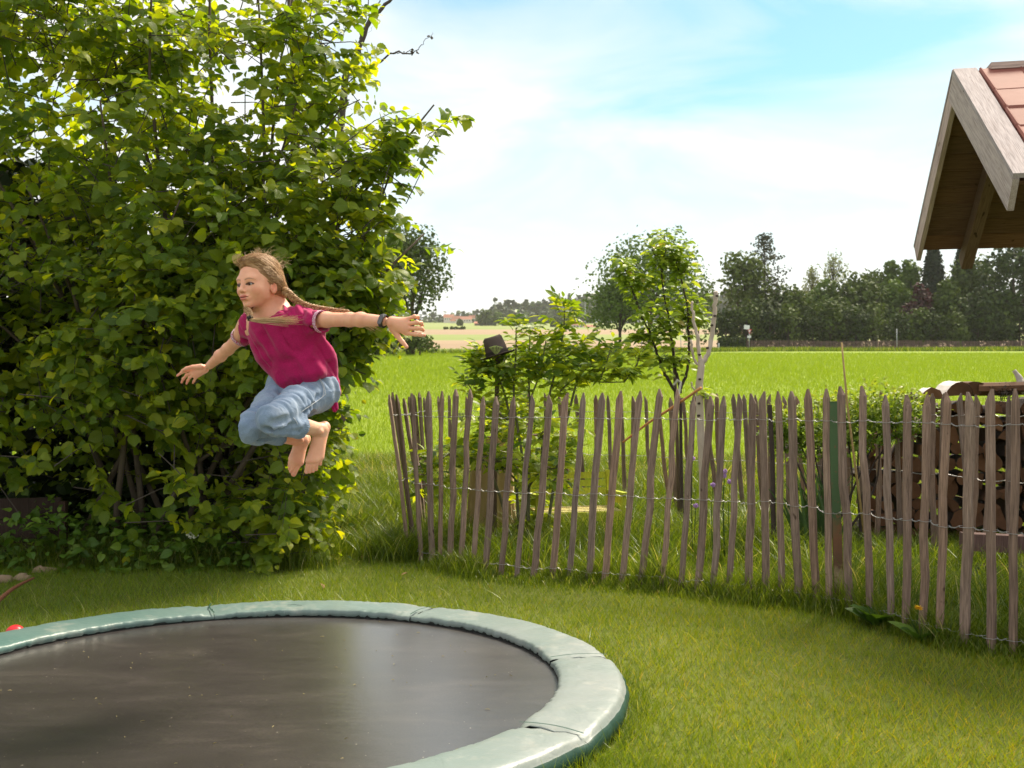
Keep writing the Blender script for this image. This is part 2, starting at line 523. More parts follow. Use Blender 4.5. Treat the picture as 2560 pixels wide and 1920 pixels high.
# ================================================================== smooth solid modelling on a grid
class Field:
    """list of rounded shapes in world space, joined or carved softly, meshed on a local grid"""
    def __init__(s): s.ops = []
    def cap(s, a, b, ra, rb=None, k=0.02, sub=False):
        s.ops.append(('c', np.array(a, float), np.array(b, float), ra, ra if rb is None else rb, k, sub)); return s
    def ell(s, c, r, R=None, k=0.02, sub=False):
        s.ops.append(('e', np.array(c, float), np.array(r, float), np.eye(3) if R is None else np.array(R, float), None, k, sub)); return s
    def mesh(s, lo, hi, h, R=None, t=None):
        """grid from lo to hi in local axes (columns of R) around t; returns world vertices, quads"""
        R = np.eye(3) if R is None else np.asarray(R); t = np.zeros(3) if t is None else np.asarray(t)
        lo = np.array(lo, float); hi = np.array(hi, float)
        n = np.maximum(((hi - lo) / h).astype(int) + 2, 4)
        G = np.full(n, 1.0, np.float32)
        ax = [lo[i] + h * np.arange(n[i]) for i in range(3)]
        for typ, a, b, r1, r2, k, sub in s.ops:
            if typ == 'c':
                p, q = (a - t) @ R, (b - t) @ R
                rr = max(r1, r2); mn, mx = np.minimum(p, q) - rr, np.maximum(p, q) + rr
            else:
                p = (a - t) @ R; rr = b.max(); mn, mx = p - rr, p + rr
            mg = k + 3 * h
            i0 = np.maximum(np.floor((mn - mg - lo) / h).astype(int), 0)
            i1 = np.minimum(np.ceil((mx + mg - lo) / h).astype(int) + 1, n)
            if (i1 <= i0).any(): continue
            X = ax[0][i0[0]:i1[0], None, None]; Y = ax[1][None, i0[1]:i1[1], None]; Z = ax[2][None, None, i0[2]:i1[2]]
            if typ == 'c':
                d = q - p; L2 = max(d @ d, 1e-12)
                T = np.clip(((X - p[0]) * d[0] + (Y - p[1]) * d[1] + (Z - p[2]) * d[2]) / L2, 0, 1)
                D = np.sqrt((X - p[0] - d[0] * T) ** 2 + (Y - p[1] - d[1] * T) ** 2 + (Z - p[2] - d[2] * T) ** 2) - (r1 + (r2 - r1) * T)
            else:
                A = R.T @ r1            # ellipsoid axes in local frame
                x, y, z = X - p[0], Y - p[1], Z - p[2]
                u = [(x * A[0, j] + y * A[1, j] + z * A[2, j]) for j in range(3)]
                k0 = np.sqrt(sum((u[j] / b[j]) ** 2 for j in range(3)))
                k1 = np.sqrt(sum((u[j] / b[j] ** 2) ** 2 for j in range(3))) + 1e-9
                D = k0 * (k0 - 1) / k1
            D = D.astype(np.float32)
            sl = (slice(i0[0], i1[0]), slice(i0[1], i1[1]), slice(i0[2], i1[2]))
            g = G[sl]
            if sub:
                D = -D
                hh = np.maximum(k - np.abs(g - D), 0) / max(k, 1e-6)
                G[sl] = np.maximum(g, D) + hh * hh * k * 0.25
            else:
                hh = np.maximum(k - np.abs(g - D), 0) / max(k, 1e-6)
                G[sl] = np.minimum(g, D) - hh * hh * k * 0.25
        V, F = surface_nets(G)
        if len(V) == 0: return np.zeros((0, 3)), np.zeros((0, 4), int)
        V = lo + V * h
        return V @ R.T + t, F

def surface_nets(G):
    ins = G < 0
    c = np.zeros(np.array(G.shape) - 1, np.int8)
    for dx in (0, 1):
        for dy in (0, 1):
            for dz in (0, 1):
                c += ins[dx:G.shape[0] - 1 + dx, dy:G.shape[1] - 1 + dy, dz:G.shape[2] - 1 + dz]
    act = (c > 0) & (c < 8)
    idx = np.argwhere(act)
    if len(idx) == 0: return np.zeros((0, 3)), np.zeros((0, 4), int)
    acc = np.zeros((len(idx), 3)); cnt = np.zeros(len(idx))
    i, j, k = idx.T
    cor = [(a, b, d) for a in (0, 1) for b in (0, 1) for d in (0, 1)]
    val = {q: G[i + q[0], j + q[1], k + q[2]] for q in cor}
    for q in cor:
        for axn in range(3):
            if q[axn] == 1: continue
            w = list(q); w[axn] = 1; w = tuple(w)
            g0, g1 = val[q], val[w]
            m = (g0 < 0) != (g1 < 0)
            t = np.where(m, g0 / (g0 - g1 + 1e-20), 0)
            for a in range(3):
                acc[:, a] += np.where(m, q[a] + (t if a == axn else 0), 0)
            cnt += m
    V = idx + acc / cnt[:, None]
    ids = np.full(act.shape, -1, np.int64); ids[act] = np.arange(len(idx))
    F = []
    for axn in range(3):
        sl0 = [slice(None)] * 3; sl1 = [slice(None)] * 3
        sl0[axn] = slice(0, -1); sl1[axn] = slice(1, None)
        a, b = ins[tuple(sl0)], ins[tuple(sl1)]
        e = np.argwhere(a != b)
        u, v = [(1, 2), (2, 0), (0, 1)][axn]
        ok = (e[:, u] > 0) & (e[:, v] > 0) & (e[:, u] < act.shape[u]) & (e[:, v] < act.shape[v])
        e = e[ok]
        def at(du, dv):
            q = e.copy(); q[:, u] -= du; q[:, v] -= dv
            return ids[q[:, 0], q[:, 1], q[:, 2]]
        f = np.stack([at(1, 1), at(0, 1), at(0, 0), at(1, 0)], 1)
        flip = ~ins[e[:, 0], e[:, 1], e[:, 2]]
        f[flip] = f[flip][:, ::-1]
        F.append(f)
    F = np.concatenate(F)
    return V, F[(F >= 0).all(1)]

def vnormals(V, F):
    n = np.zeros_like(V)
    a, b, c = V[F[:, 0]], V[F[:, 1]], V[F[:, 2]]
    fn = np.cross(b - a, V[F[:, 3]] - a) if F.shape[1] == 4 else np.cross(b - a, c - a)
    for q in range(F.shape[1]): np.add.at(n, F[:, q], fn)
    return nrm(n)

def relax(V, F, it=1, f=0.5):
    for _ in range(it):
        s = np.zeros_like(V); c = np.zeros(len(V))
        m = F.shape[1]
        for q in range(m):
            np.add.at(s, F[:, q], V[F[:, (q + 1) % m]]); np.add.at(c, F[:, q], 1)
            np.add.at(s, F[:, (q + 1) % m], V[F[:, q]]); np.add.at(c, F[:, (q + 1) % m], 1)
        V = V * (1 - f) + f * s / np.maximum(c, 1)[:, None]
    return V

def keep(V, F, mask):
    """keep the vertices under the mask"""
    f = mask[F].all(1); F = F[f]
    used = np.zeros(len(V), bool); used[F.ravel()] = True
    new = np.cumsum(used) - 1
    return V[used], new[F]
# ================================================================== THE GIRL IN MID-AIR
def g(zx, zy, D):   # enlarged view of the girl -> photograph -> world
    return P(420 + zx / 2.676, 600 + zy / 2.676, D)
def hl(zx, zy, D): return P(930 + zx / 13.83, 760 + zy / 13.83, D)       # her left hand
def hr(zx, zy, D): return P(430 + zx / 16.59, 880 + zy / 16.59, D)       # her right hand
def ft(zx, zy, D): return P(690 + zx / 9.757, 1030 + zy / 9.757, D)      # her feet

girl = thing('person', P(720, 1100, 4.05) * np.array([1, 1, 0]) + np.array([0, 0, 0.1]),
             'girl in magenta T-shirt and rolled jeans jumping barefoot above the trampoline, arms spread', 'person')

m_skin, nt, out = new_mat('skin')
a_ = nt.nodes.new('ShaderNodeAttribute'); a_.attribute_name = 'tint'
p_ = nt.nodes.new('ShaderNodeBsdfPrincipled')
v_ = coords(nt, rand=False)
mot = ramp(nt, noise(nt, v_, 26, 4), [(0.3, (0.93, 0.84, 0.82)), (0.7, (1.05, 1.06, 1.06))])
nt.links.new(mixc(nt, 1.0, a_.outputs['Color'], mot, 'MULTIPLY'), p_.inputs['Base Color'])
p_.inputs['Roughness'].default_value = 0.48
p_.inputs['Specular IOR Level'].default_value = 0.4
p_.inputs['Subsurface Weight'].default_value = 0.25
p_.inputs['Subsurface Radius'].default_value = (0.012, 0.004, 0.002)
p_.inputs['Subsurface Scale'].default_value = 0.5
nt.links.new(bump(nt, noise(nt, v_, 300, 3), 0.08, 0.001), p_.inputs['Normal'])
nt.links.new(p_.outputs[0], out.inputs['Surface'])

SK = np.array([0.78, 0.405, 0.265])

# ---- head frame: x to her left, y forward, z up
yaw = math.radians(30)
hf = nrm(np.array([-math.sin(yaw), -math.cos(yaw), -0.04]))
hup = nrm(np.array([-0.06, 0.0, 1.0]))
hlft = nrm(np.cross(hup, hf)); hup = np.cross(hf, hlft)
HR = np.stack([hlft, hf, hup], 1)
HC = P(647, 706, 4.08)
HS = 0.965
def H(x, y, z): return HC + HR @ (np.array([x, y, z]) * HS)
def HE(fld, c, r, k=0.012, sub=False, tilt=None):
    R = HR
    if tilt is not None:
        a = math.radians(tilt[1]); ca, sa = math.cos(a), math.sin(a)
        Q = {'x': [[1, 0, 0], [0, ca, -sa], [0, sa, ca]], 'y': [[ca, 0, sa], [0, 1, 0], [-sa, 0, ca]], 'z': [[ca, -sa, 0], [sa, ca, 0], [0, 0, 1]]}[tilt[0]]
        R = HR @ np.array(Q)
    fld.ell(H(*c), np.array(r) * HS, R, k, sub)

neck_lo = g(668, 485, 4.12)
B = Field()
HE(B, (0, -0.014, 0.030), (0.070, 0.088, 0.078), 0.02)
HE(B, (0, 0.031, -0.014), (0.055, 0.060, 0.073), 0.03)
HE(B, (0, 0.031, -0.060), (0.036, 0.046, 0.037), 0.03)
HE(B, (0, 0.072, -0.094), (0.015, 0.013, 0.012), 0.030)
for s in (-1, 1):
    HE(B, (s * 0.036, 0.054, -0.036), (0.019, 0.021, 0.018), 0.03)      # cheek
    HE(B, (s * 0.040, 0.004, -0.048), (0.011, 0.022, 0.020), 0.03)      # jaw corner
    HE(B, (s * 0.026, 0.072, 0.010), (0.020, 0.009, 0.008), 0.02)      # brow
    HE(B, (s * 0.0285, 0.0955, -0.016), (0.017, 0.0095, 0.0090), 0.014, True)   # socket
    HE(B, (s * 0.0290, 0.0715, -0.014), (0.0150, 0.0138, 0.0115), 0.006)       # lids over the eyeball
    HE(B, (s * 0.0290, 0.0880, -0.0145), (0.0138, 0.0120, 0.0058), 0.002, True, tilt=('y', s * -6))  # opening
B.cap(H(0, 0.083, 0.002), H(0, 0.1015, -0.034), 0.0064, 0.0080, 0.010)   # nose ridge
HE(B, (0, 0.1045, -0.0370), (0.0090, 0.0088, 0.0080), 0.006)
for s in (-1, 1):
    HE(B, (s * 0.0095, 0.0935, -0.0405), (0.0062, 0.0080, 0.0060), 0.005)
    HE(B, (s * 0.0052, 0.0985, -0.0465), (0.0030, 0.0042, 0.0022), 0.002, True)   # nostril
HE(B, (0, 0.082, -0.066), (0.022, 0.012, 0.014), 0.014)                  # muzzle
HE(B, (0, 0.0905, -0.0610), (0.0235, 0.0070, 0.0044), 0.004)             # upper lip
HE(B, (0, 0.0895, -0.0705), (0.0185, 0.0075, 0.0056), 0.004)             # lower lip
HE(B, (0, 0.0985, -0.0652), (0.0215, 0.0090, 0.0013), 0.002, True)       # mouth line
for s in (-1, 1): B.cap(H(s * 0.0185, 0.094, -0.0648), H(s * 0.0265, 0.082, -0.0615), 0.0013, 0.0010, 0.002, True)   # corners turned up
HE(B, (0, 0.088, -0.0820), (0.014, 0.007, 0.006), 0.006, True)           # dent above chin
for s in (-1, 1):                                                        # ears
    HE(B, (s * 0.0700, -0.010, -0.028), (0.0060, 0.0150, 0.0250), 0.004, tilt=('z', s * 20))
    HE(B, (s * 0.0765, -0.005, -0.026), (0.0075, 0.0088, 0.0165), 0.003, True, tilt=('z', s * 20))
    HE(B, (s * 0.0670, 0.000, -0.032), (0.0060, 0.0050, 0.0070), 0.003)
B.cap(H(0, -0.020, -0.040), neck_lo, 0.035, 0.041, 0.022)
B.cap(H(0, -0.045, -0.02), g(735, 455, 4.14), 0.036, 0.045, 0.03)
# ---- body under the clothes
shR, shL = g(520, 565, 4.20), g(925, 535, 4.06)
B.cap(g(570, 545, 4.17), g(860, 520, 4.08), 0.040, 0.042, 0.03)
B.ell(g(690, 580, 4.15), (0.105, 0.065, 0.080), None, 0.05)
B.cap(g(720, 640, 4.16), g(900, 930, 4.17), 0.075, 0.08, 0.03)
B.cap(g(900, 930, 4.16), g(960, 1010, 4.15), 0.060, 0.050, 0.03)
B.cap(g(960, 1010, 4.15), g(700, 1200, 3.84), 0.040, 0.030, 0.02)
B.cap(g(880, 1000, 4.17), g(560, 1255, 3.96), 0.040, 0.030, 0.02)
# arms
elL, wrL = g(1215, 533, 3.90), hl(380, 590, 3.76)
B.cap(shL, g(1060, 533, 3.98), 0.034, 0.0285, 0.02)
B.cap(g(1060, 533, 3.98), elL, 0.0285, 0.0255, 0.015)
B.cap(elL, g(1290, 533, 3.855), 0.0255, 0.0262, 0.015)
B.cap(g(1290, 533, 3.855), wrL, 0.0262, 0.0195, 0.015)
elR, wrR = g(402, 730, 4.36), hr(1560, 560, 4.50)
B.cap(shR, g(470, 665, 4.27), 0.034, 0.028, 0.02)
B.cap(g(470, 665, 4.27), elR, 0.028, 0.0245, 0.015)
B.cap(elR, g(350, 775, 4.41), 0.0245, 0.0248, 0.015)
B.cap(g(350, 775, 4.41), wrR, 0.0248, 0.0175, 0.015)
def hand(fn, D, wrist, knk, fingers, thumb, rf, side, thick):
    """palm from wrist to knuckles; each finger a chain of its own"""
    wr = fn(*wrist, D + 0.0)
    ks = [fn(*k_, D + dk) for k_, dk in zip(knk, (0.0, -0.004, -0.002, 0.004))]
    for k_ in ks:
        B.cap(wr + 0.25 * (k_ - wr), k_, thick, rf * 1.12, 0.012)
    for a in range(3):
        B.cap((wr + ks[a]) / 2, (ks[a] + ks[a + 1]) / 2, thick * 0.85, rf, 0.010)
    for chain, dd, r0, k0 in fingers:
        pts = [ks[k0]] + [fn(*c, D + d_) for c, d_ in zip(chain, dd)]
        for i in range(len(pts) - 1):
            B.cap(pts[i], pts[i + 1], r0 * (1.0 - 0.08 * i), r0 * (1.0 - 0.08 * (i + 1)), 0.0035)
        for q in pts[1:-1]: B.ell(q, (r0 * 1.04,) * 3, None, 0.003)
    pts = [fn(*c, D + d_) for c, d_ in thumb]
    rr = [thick * 0.95, rf * 1.25, rf * 1.10, rf * 0.92]
    for i in range(len(pts) - 1):
        B.cap(pts[i], pts[i + 1], rr[i], rr[i + 1], 0.007 if i == 0 else 0.004)
hand(hl, 3.74, (520, 605), [(1190, 1010), (1200, 850), (1200, 690), (1200, 530)],
     [([(1500, 1045), (1670, 1062), (1810, 1080)], (-0.004, 0.0, 0.004), 0.0080, 0),
      ([(1560, 840), (1700, 850), (1770, 905)], (-0.006, 0.004, 0.020), 0.0082, 1),
      ([(1560, 640), (1690, 665), (1735, 740)], (-0.006, 0.006, 0.022), 0.0080, 2),
      ([(1470, 430), (1570, 440), (1600, 490)], (-0.002, 0.010, 0.024), 0.0070, 3)],
     [((720, 850), 0.004), ((880, 1110), 0.006), ((1060, 1320), 0.004), ((1195, 1480), 0.0)], 0.0074, 1, 0.0150)
hand(hr, 4.52, (1480, 640), [(870, 730), (860, 850), (900, 960), (1000, 1040)],
     [([(560, 800), (400, 850), (225, 980)], (-0.004, 0.0, 0.004), 0.0068, 0),
      ([(600, 960), (470, 1110), (400, 1260)], (0.004, 0.010, 0.016), 0.0068, 1),
      ([(730, 1060), (650, 1190), (605, 1310)], (0.006, 0.014, 0.020), 0.0064, 2),
      ([(960, 1110), (905, 1210), (865, 1290)], (0.008, 0.014, 0.022), 0.0056, 3)],
     [((1200, 610), -0.016), ((850, 620), -0.024), ((600, 680), -0.022), ((430, 770), -0.018)], 0.0068, 1, 0.0135)
# legs and feet
kL, kR = g(700, 1200, 3.84), g(560, 1255, 3.96)
anL, anR = ft(1080, 440, 4.06), ft(620, 700, 4.16)
B.cap(kL, g(860, 1235, 3.93), 0.026, 0.032, 0.01)
B.cap(g(860, 1235, 3.93), anL, 0.034, 0.026, 0.01)
B.cap(kR, g(700, 1300, 4.04), 0.026, 0.028, 0.01)
B.cap(g(700, 1300, 4.04), anR, 0.029, 0.023, 0.01)
def foot(fn, an, heel, Da, balls, tips, rb, side):
    B.cap(an, heel, 0.024, 0.020, 0.014)
    B.ell(fn(*side[0], Da + side[1]), (0.0115,) * 3, None, 0.012)           # ankle bone
    for (bx, by, bd), (tx, ty, td), r in zip(balls, tips, rb):
        b_ = fn(bx, by, Da + bd); t_ = fn(tx, ty, Da + td)
        B.cap(an, b_, 0.022, r * 1.0, 0.012)
        B.cap(heel, b_, 0.017, r * 0.95, 0.012)
        mid = (b_ + t_) / 2 + np.array([0, -0.003, 0.0])
        B.cap(b_, mid, r * 0.92, r * 0.80, 0.0025)
        B.cap(mid, t_, r * 0.80, r * 0.88, 0.0015)
foot(ft, anL, ft(1175, 370, 4.10), 4.04,
     [(800, 1190, -0.01), (880, 1190, -0.014), (955, 1180, -0.012), (1030, 1160, -0.008), (1110, 1110, 0.0)],
     [(745, 1455, -0.002), (825, 1455, -0.004), (905, 1440, -0.002), (980, 1400, 0.002), (1080, 1270, 0.004)],
     (0.0108, 0.0085, 0.0080, 0.0076, 0.0074), ((1080, 490), -0.018))
foot(ft, anR, ft(700, 660, 4.20), 4.14,
     [(590, 1230, -0.004), (500, 1220, -0.012), (440, 1200, -0.012), (395, 1170, -0.008), (365, 1130, 0.0)],
     [(430, 1515, 0.0), (365, 1450, -0.004), (335, 1385, -0.002), (322, 1310, 0.0), (325, 1240, 0.004)],
     (0.0120, 0.0088, 0.0082, 0.0078, 0.0076), ((600, 700), -0.016))

def chunk(lo, hi, h, R=None, t=None, cut=None, it=1):
    V, F = B.mesh(lo, hi, h, R, t)
    V = relax(V, F, it, 0.4)
    return V, F
def around(pts, m):
    pts = np.array(pts); return pts.min(0) - m, pts.max(0) + m

pieces = []
# head fine, in its own axes
Vh, Fh = B.mesh((-0.10, -0.13, -0.115), (0.10, 0.13, 0.125), 0.0015, HR, HC)
pieces.append((Vh, Fh))
# neck and chest
for pts, m, h in (
        ([g(560, 440, 4.0), g(900, 640, 4.25)], 0.05, 0.004),
        ([shL, elL], 0.05, 0.003), ([shR, elR], 0.05, 0.003)):
    lo, hi = around(pts, m); V_, F_ = B.mesh(lo, hi, h)
    e_ = pts[1]; a_ = (wrL - elL) if e_ is elL else (wrR - elR) if e_ is elR else None
    if a_ is not None: V_, F_ = keep(V_, F_, (V_ - e_) @ nrm(a_) < 0.003)
    V_, F_ = keep(V_, F_, ((V_ - HC) @ HR)[:, 2] < -0.1095)
    pieces.append((V_, F_))
lo, hi = around([g(500, 600, 4.1), g(1080, 1320, 4.1)], 0.0); lo[1] = 3.76; hi[1] = 4.32; pieces.append(B.mesh(lo, hi, 0.006))
def limb_chunk(a, b, ra, h):
    a, b = np.array(a), np.array(b); x, y, z = frame_of(b - a)
    L = np.linalg.norm(b - a)
    return B.mesh((-ra, -ra, 0), (ra, ra, L), h, np.stack([x, y, z], 1), a)
pieces.append(limb_chunk(elL, wrL + (wrL - elL) * 0.05, 0.06, 0.003))
pieces.append(limb_chunk(elR, wrR + (wrR - elR) * 0.05, 0.06, 0.003))
lo, hi = around([wrL, hl(1820, 1500, 3.74), hl(700, 380, 3.74)], 0.025); lo[0] = wrL[0] - 0.002; pieces.append(B.mesh(lo, hi, 0.0014))
lo, hi = around([wrR, hr(200, 1330, 4.52), hr(1000, 500, 4.52)], 0.025); hi[0] = wrR[0] + 0.002; pieces.append(B.mesh(lo, hi, 0.0014))
lo, hi = around([ft(200, 200, 4.06), ft(1290, 1590, 4.2)], 0.03); lo[0] = ft(150, 900, 4.1)[0]; lo[1] = 3.86; hi[1] = 4.32; pieces.append(B.mesh(lo, hi, 0.0017))
lo, hi = around([kL, kR, g(850, 1300, 4.0)], 0.05); hi[0] = ft(150, 900, 4.1)[0] + 0.004; hi[1] = 4.3
pieces.append(B.mesh(lo, hi, 0.004))
VV, FF, n0 = [], [], 0
for V, F in pieces:
    if len(V) == 0: continue
    V = relax(V, F, 1, 0.35)
    VV.append(V); FF.append(F + n0); n0 += len(V)
VV = np.concatenate(VV); FF = np.concatenate(FF)
# skin colouring: lips, cheeks, brows, fingertips; shade painted into nostrils and mouth line
q = (VV - HC) @ HR / HS
col = np.tile(SK, (len(VV), 1))
def paint(mask, c):
    global col
    mask = np.clip(mask, 0, 1)[:, None]
    col = col * (1 - mask) + np.array(c) * mask
def blob(c, r, soft=0.35):
    d = np.sqrt((((q - np.array(c)) / np.array(r)) ** 2).sum(1))
    return np.clip((1 - d) / soft, 0, 1)
inhead = (np.abs(q) < 0.14).all(1)
for s in (-1, 1):
    paint(blob((s * 0.042, 0.062, -0.040), (0.026, 0.04, 0.022), 0.9) * 0.55 * inhead, (0.66, 0.20, 0.13))
    paint(blob((s * 0.072, -0.01, -0.028), (0.012, 0.024, 0.034), 0.6) * 0.5 * inhead, (0.68, 0.20, 0.13))
    # eyebrow: an arc of short hairs
    ex = s * q[:, 0]
    arc = 0.0045 + 0.004 * np.sin((ex - 0.012) / 0.034 * math.pi) 
    wdt = 0.0036 * np.clip((0.052 - ex) / 0.02, 0.25, 1)
    brow = (ex > 0.011) & (ex < 0.050) & (q[:, 1] > 0.04) & inhead
    paint(np.clip(1.3 - np.abs(q[:, 2] - arc) / wdt, 0, 1) * brow * 0.62, (0.18, 0.08, 0.04))
    # lash line round the opening
    ey = ((ex - 0.029) / 0.0162) ** 2 + ((q[:, 2] + 0.0138) / 0.0072) ** 2
    paint(((ey < 1.15) & (ey > 0.3) & (q[:, 1] > 0.06) & (q[:, 2] > -0.016) & inhead) * 0.92, (0.05, 0.024, 0.016))
    paint(((ey < 1.1) & (ey > 0.3) & (q[:, 1] > 0.06) & (q[:, 2] <= -0.016) & inhead) * 0.4, (0.25, 0.10, 0.07))
    paint(blob((s * 0.029, 0.083, -0.006), (0.017, 0.02, 0.006), 0.8) * 0.35 * inhead, (0.36, 0.15, 0.09))
paint(blob((0, 0.095, -0.061), (0.0225, 0.018, 0.0054), 0.25) * 0.9 * inhead, (0.50, 0.13, 0.11))
paint(blob((0, 0.094, -0.0708), (0.0195, 0.018, 0.0064), 0.25) * 0.85 * inhead, (0.60, 0.18, 0.15))
paint(((np.abs(q[:, 2] + 0.0652) < 0.0016) & (np.abs(q[:, 0]) < 0.022) & (q[:, 1] > 0.075) & inhead) * 0.85, (0.14, 0.03, 0.03))
paint(blob((0, 0.098, -0.0465), (0.009, 0.012, 0.003), 0.5) * 0.7 * inhead, (0.28, 0.09, 0.06))  # shade inside the nostrils, painted on
for tip in (hl(1810, 1080, 3.744), hl(1195, 1480, 3.74), hl(1770, 905, 3.76), hl(1735, 740, 3.76), hl(1600, 490, 3.76),
            hr(225, 980, 4.52), hr(400, 1260, 4.53), hr(605, 1310, 4.54), hr(865, 1290, 4.54),
            ft(745, 1470, 4.04), ft(430, 1530, 4.14), ft(905, 1440, 4.04), ft(340, 1400, 4.14), ft(1175, 370, 4.1), ft(700, 660, 4.2)):
    d = np.linalg.norm(VV - tip, axis=1)
    paint(np.clip(1 - d / 0.022, 0, 1) * 0.6, (0.66, 0.20, 0.14))
for nail in (hl(1775, 1075, 3.735), hl(1195, 1455, 3.733), ft(745, 1462, 4.028), ft(430, 1510, 4.128), ft(825, 1450, 4.026), ft(905, 1430, 4.028)):
    d = np.linalg.norm(VV - nail, axis=1)
    paint((d < 0.0052) * 0.6, (0.74, 0.45, 0.36))
part('body', girl, VV, [FF], m_skin, smooth=True, colors=col)

# eyes
m_eye, nt, out = new_mat('eye')
tc = nt.nodes.new('ShaderNodeTexCoord'); sp = nt.nodes.new('ShaderNodeVectorMath'); sp.operation = 'LENGTH'
mp = nt.nodes.new('ShaderNodeMapping'); mp.inputs['Scale'].default_value = (1, 0, 1)
nt.links.new(tc.outputs['Object'], mp.inputs['Vector']); nt.links.new(mp.outputs[0], sp.inputs[0])
cr = nt.nodes.new('ShaderNodeValToRGB'); cr.color_ramp.interpolation = 'LINEAR'
els = cr.color_ramp.elements
els[0].position = 0.0; els[0].color = (0.004, 0.003, 0.003, 1)
els[1].position = 1.0; els[1].color = (0.30, 0.27, 0.26, 1)
for pos, c in ((0.17, (0.004, 0.003, 0.003, 1)), (0.20, (0.07, 0.03, 0.014, 1)), (0.52, (0.05, 0.022, 0.012, 1)), (0.56, (0.30, 0.27, 0.26, 1))):
    e = els.new(pos); e.color = c
nt.links.new(math_(nt, 'MULTIPLY', sp.outputs['Value'], 1.0 / 0.0118), cr.inputs['Fac'])
pe = nt.nodes.new('ShaderNodeBsdfPrincipled'); nt.links.new(cr.outputs['Color'], pe.inputs['Base Color'])
pe.inputs['Roughness'].default_value = 0.08; nt.links.new(pe.outputs[0], out.inputs['Surface'])
for s in (-1, 1):
    u = np.linspace(0, math.pi, 13); w = np.linspace(0, 2 * math.pi, 20, endpoint=False)
    V = [(0, math.cos(a) * 1.04, 0) if a in (u[0], u[-1]) else None for a in ()]
    V = [(math.sin(a) * math.cos(b), math.cos(a), math.sin(a) * math.sin(b)) for a in u for b in w]
    F = [(i * 20 + j, (i + 1) * 20 + j, (i + 1) * 20 + (j + 1) % 20, i * 20 + (j + 1) % 20) for i in range(12) for j in range(20)]
    me = mkmesh('eye', np.array(V) * 0.0118, F, smooth=True)
    o = put('eye', me, m_eye, girl)
    gz = math.radians(8)      # she looks a little further to her right
    Q = HR @ np.array([[math.cos(gz), -math.sin(gz), 0], [math.sin(gz), math.cos(gz), 0], [0, 0, 1]])
    c = H(s * 0.029, 0.0722, -0.014) - ORG[girl.name]
    o.matrix_basis = Matrix([[*Q[0], c[0]], [*Q[1], c[1]], [*Q[2], c[2]], [0, 0, 0, 1]])

# ---- clothes
def fabric(name, base, dark, rough, weave, wstr, fade=None, sheen=0.3):
    m, nt, out = new_mat(name)
    v = coords(nt, rand=False)
    col = ramp(nt, noise(nt, v, 7, 5), [dark, base] if fade is None else [dark, base, fade])
    fine = noise(nt, v, weave, 2, 0.5)
    col = mixc(nt, 1.0, col, ramp(nt, fine, [(0.3, (0.82, 0.82, 0.84)), (0.7, (1.12, 1.12, 1.1))]), 'MULTIPLY')
    p = nt.nodes.new('ShaderNodeBsdfPrincipled'); nt.links.new(col, p.inputs['Base Color'])
    p.inputs['Roughness'].default_value = rough; p.inputs['Specular IOR Level'].default_value = 0.15
    p.inputs['Sheen Weight'].default_value = sheen; p.inputs['Sheen Roughness'].default_value = 0.5
    h = math_(nt, 'ADD', math_(nt, 'MULTIPLY', noise(nt, v, 22, 3, dist=1.5), 1.0), math_(nt, 'MULTIPLY', fine, wstr))
    nt.links.new(bump(nt, h, 0.5, 0.006), p.inputs['Normal'])
    nt.links.new(p.outputs[0], out.inputs['Surface'])
    return m
m_shirt = fabric('magenta_jersey', (0.43, 0.011, 0.110), (0.31, 0.008, 0.075), 0.9, 260, 0.06, sheen=0.15)
m_jean = fabric('faded_denim', (0.20, 0.27, 0.385), (0.085, 0.14, 0.25), 0.85, 420, 0.12, (0.42, 0.47, 0.55), sheen=0.2)
m_stitch = pm('pale_stitching', [(0.42, 0.46, 0.52), (0.55, 0.58, 0.62)], 60, 2, 0.8, rand=False, bumps=0)
m_trim, nt, out = new_mat('patterned_trim')
v = coords(nt, rand=False)
vo = nt.nodes.new('ShaderNodeTexVoronoi'); vo.feature = 'DISTANCE_TO_EDGE'; vo.inputs['Scale'].default_value = 150
nt.links.new(v, vo.inputs['Vector'])
colr = ramp(nt, vo.outputs['Distance'], [(0.0, (0.62, 0.50, 0.56)), (0.09, (0.60, 0.46, 0.53)), (0.16, (0.42, 0.03, 0.14))])
pt = nt.nodes.new('ShaderNodeBsdfPrincipled'); nt.links.new(colr, pt.inputs['Base Color']); pt.inputs['Roughness'].default_value = 0.8
nt.links.new(pt.outputs[0], out.inputs['Surface'])

# shirt
ax_t = nrm(g(930, 960, 4.14) - g(700, 560, 4.10))                 # down the torso
lat = nrm(shL - shR); lat = nrm(lat - ax_t * (lat @ ax_t))
frn = np.cross(ax_t, lat)
if frn[1] > 0: frn = -frn                                          # towards the camera
TR = np.stack([lat, frn, ax_t], 1)
S = Field()
S.ell(g(735, 655, 4.12), (0.128, 0.092, 0.125), TR, 0.05)
S.ell(g(820, 780, 4.14), (0.122, 0.092, 0.125), TR, 0.06)
S.ell(g(895, 875, 4.15), (0.122, 0.096, 0.090), TR, 0.05)
S.cap(g(560, 565, 4.18), g(880, 530, 4.08), 0.046, 0.050, 0.05)
S.cap(g(890, 545, 4.07), g(1030, 548, 3.99), 0.055, 0.043, 0.04)
S.cap(g(540, 570, 4.18), g(487, 640, 4.25), 0.050, 0.041, 0.03)
S.cap(g(1045, 780, 4.17), g(1100, 1000, 4.17), 0.040, 0.030, 0.06)
S.cap(g(960, 600, 4.08), g(1035, 790, 4.14), 0.044, 0.044, 0.05)
S.cap(g(1095, 1000, 4.17), g(1125, 1130, 4.16), 0.030, 0.016, 0.04)
S.cap(g(760, 915, 4.12), g(1000, 885, 4.06), 0.018, 0.020, 0.04)   # blousing above the hem
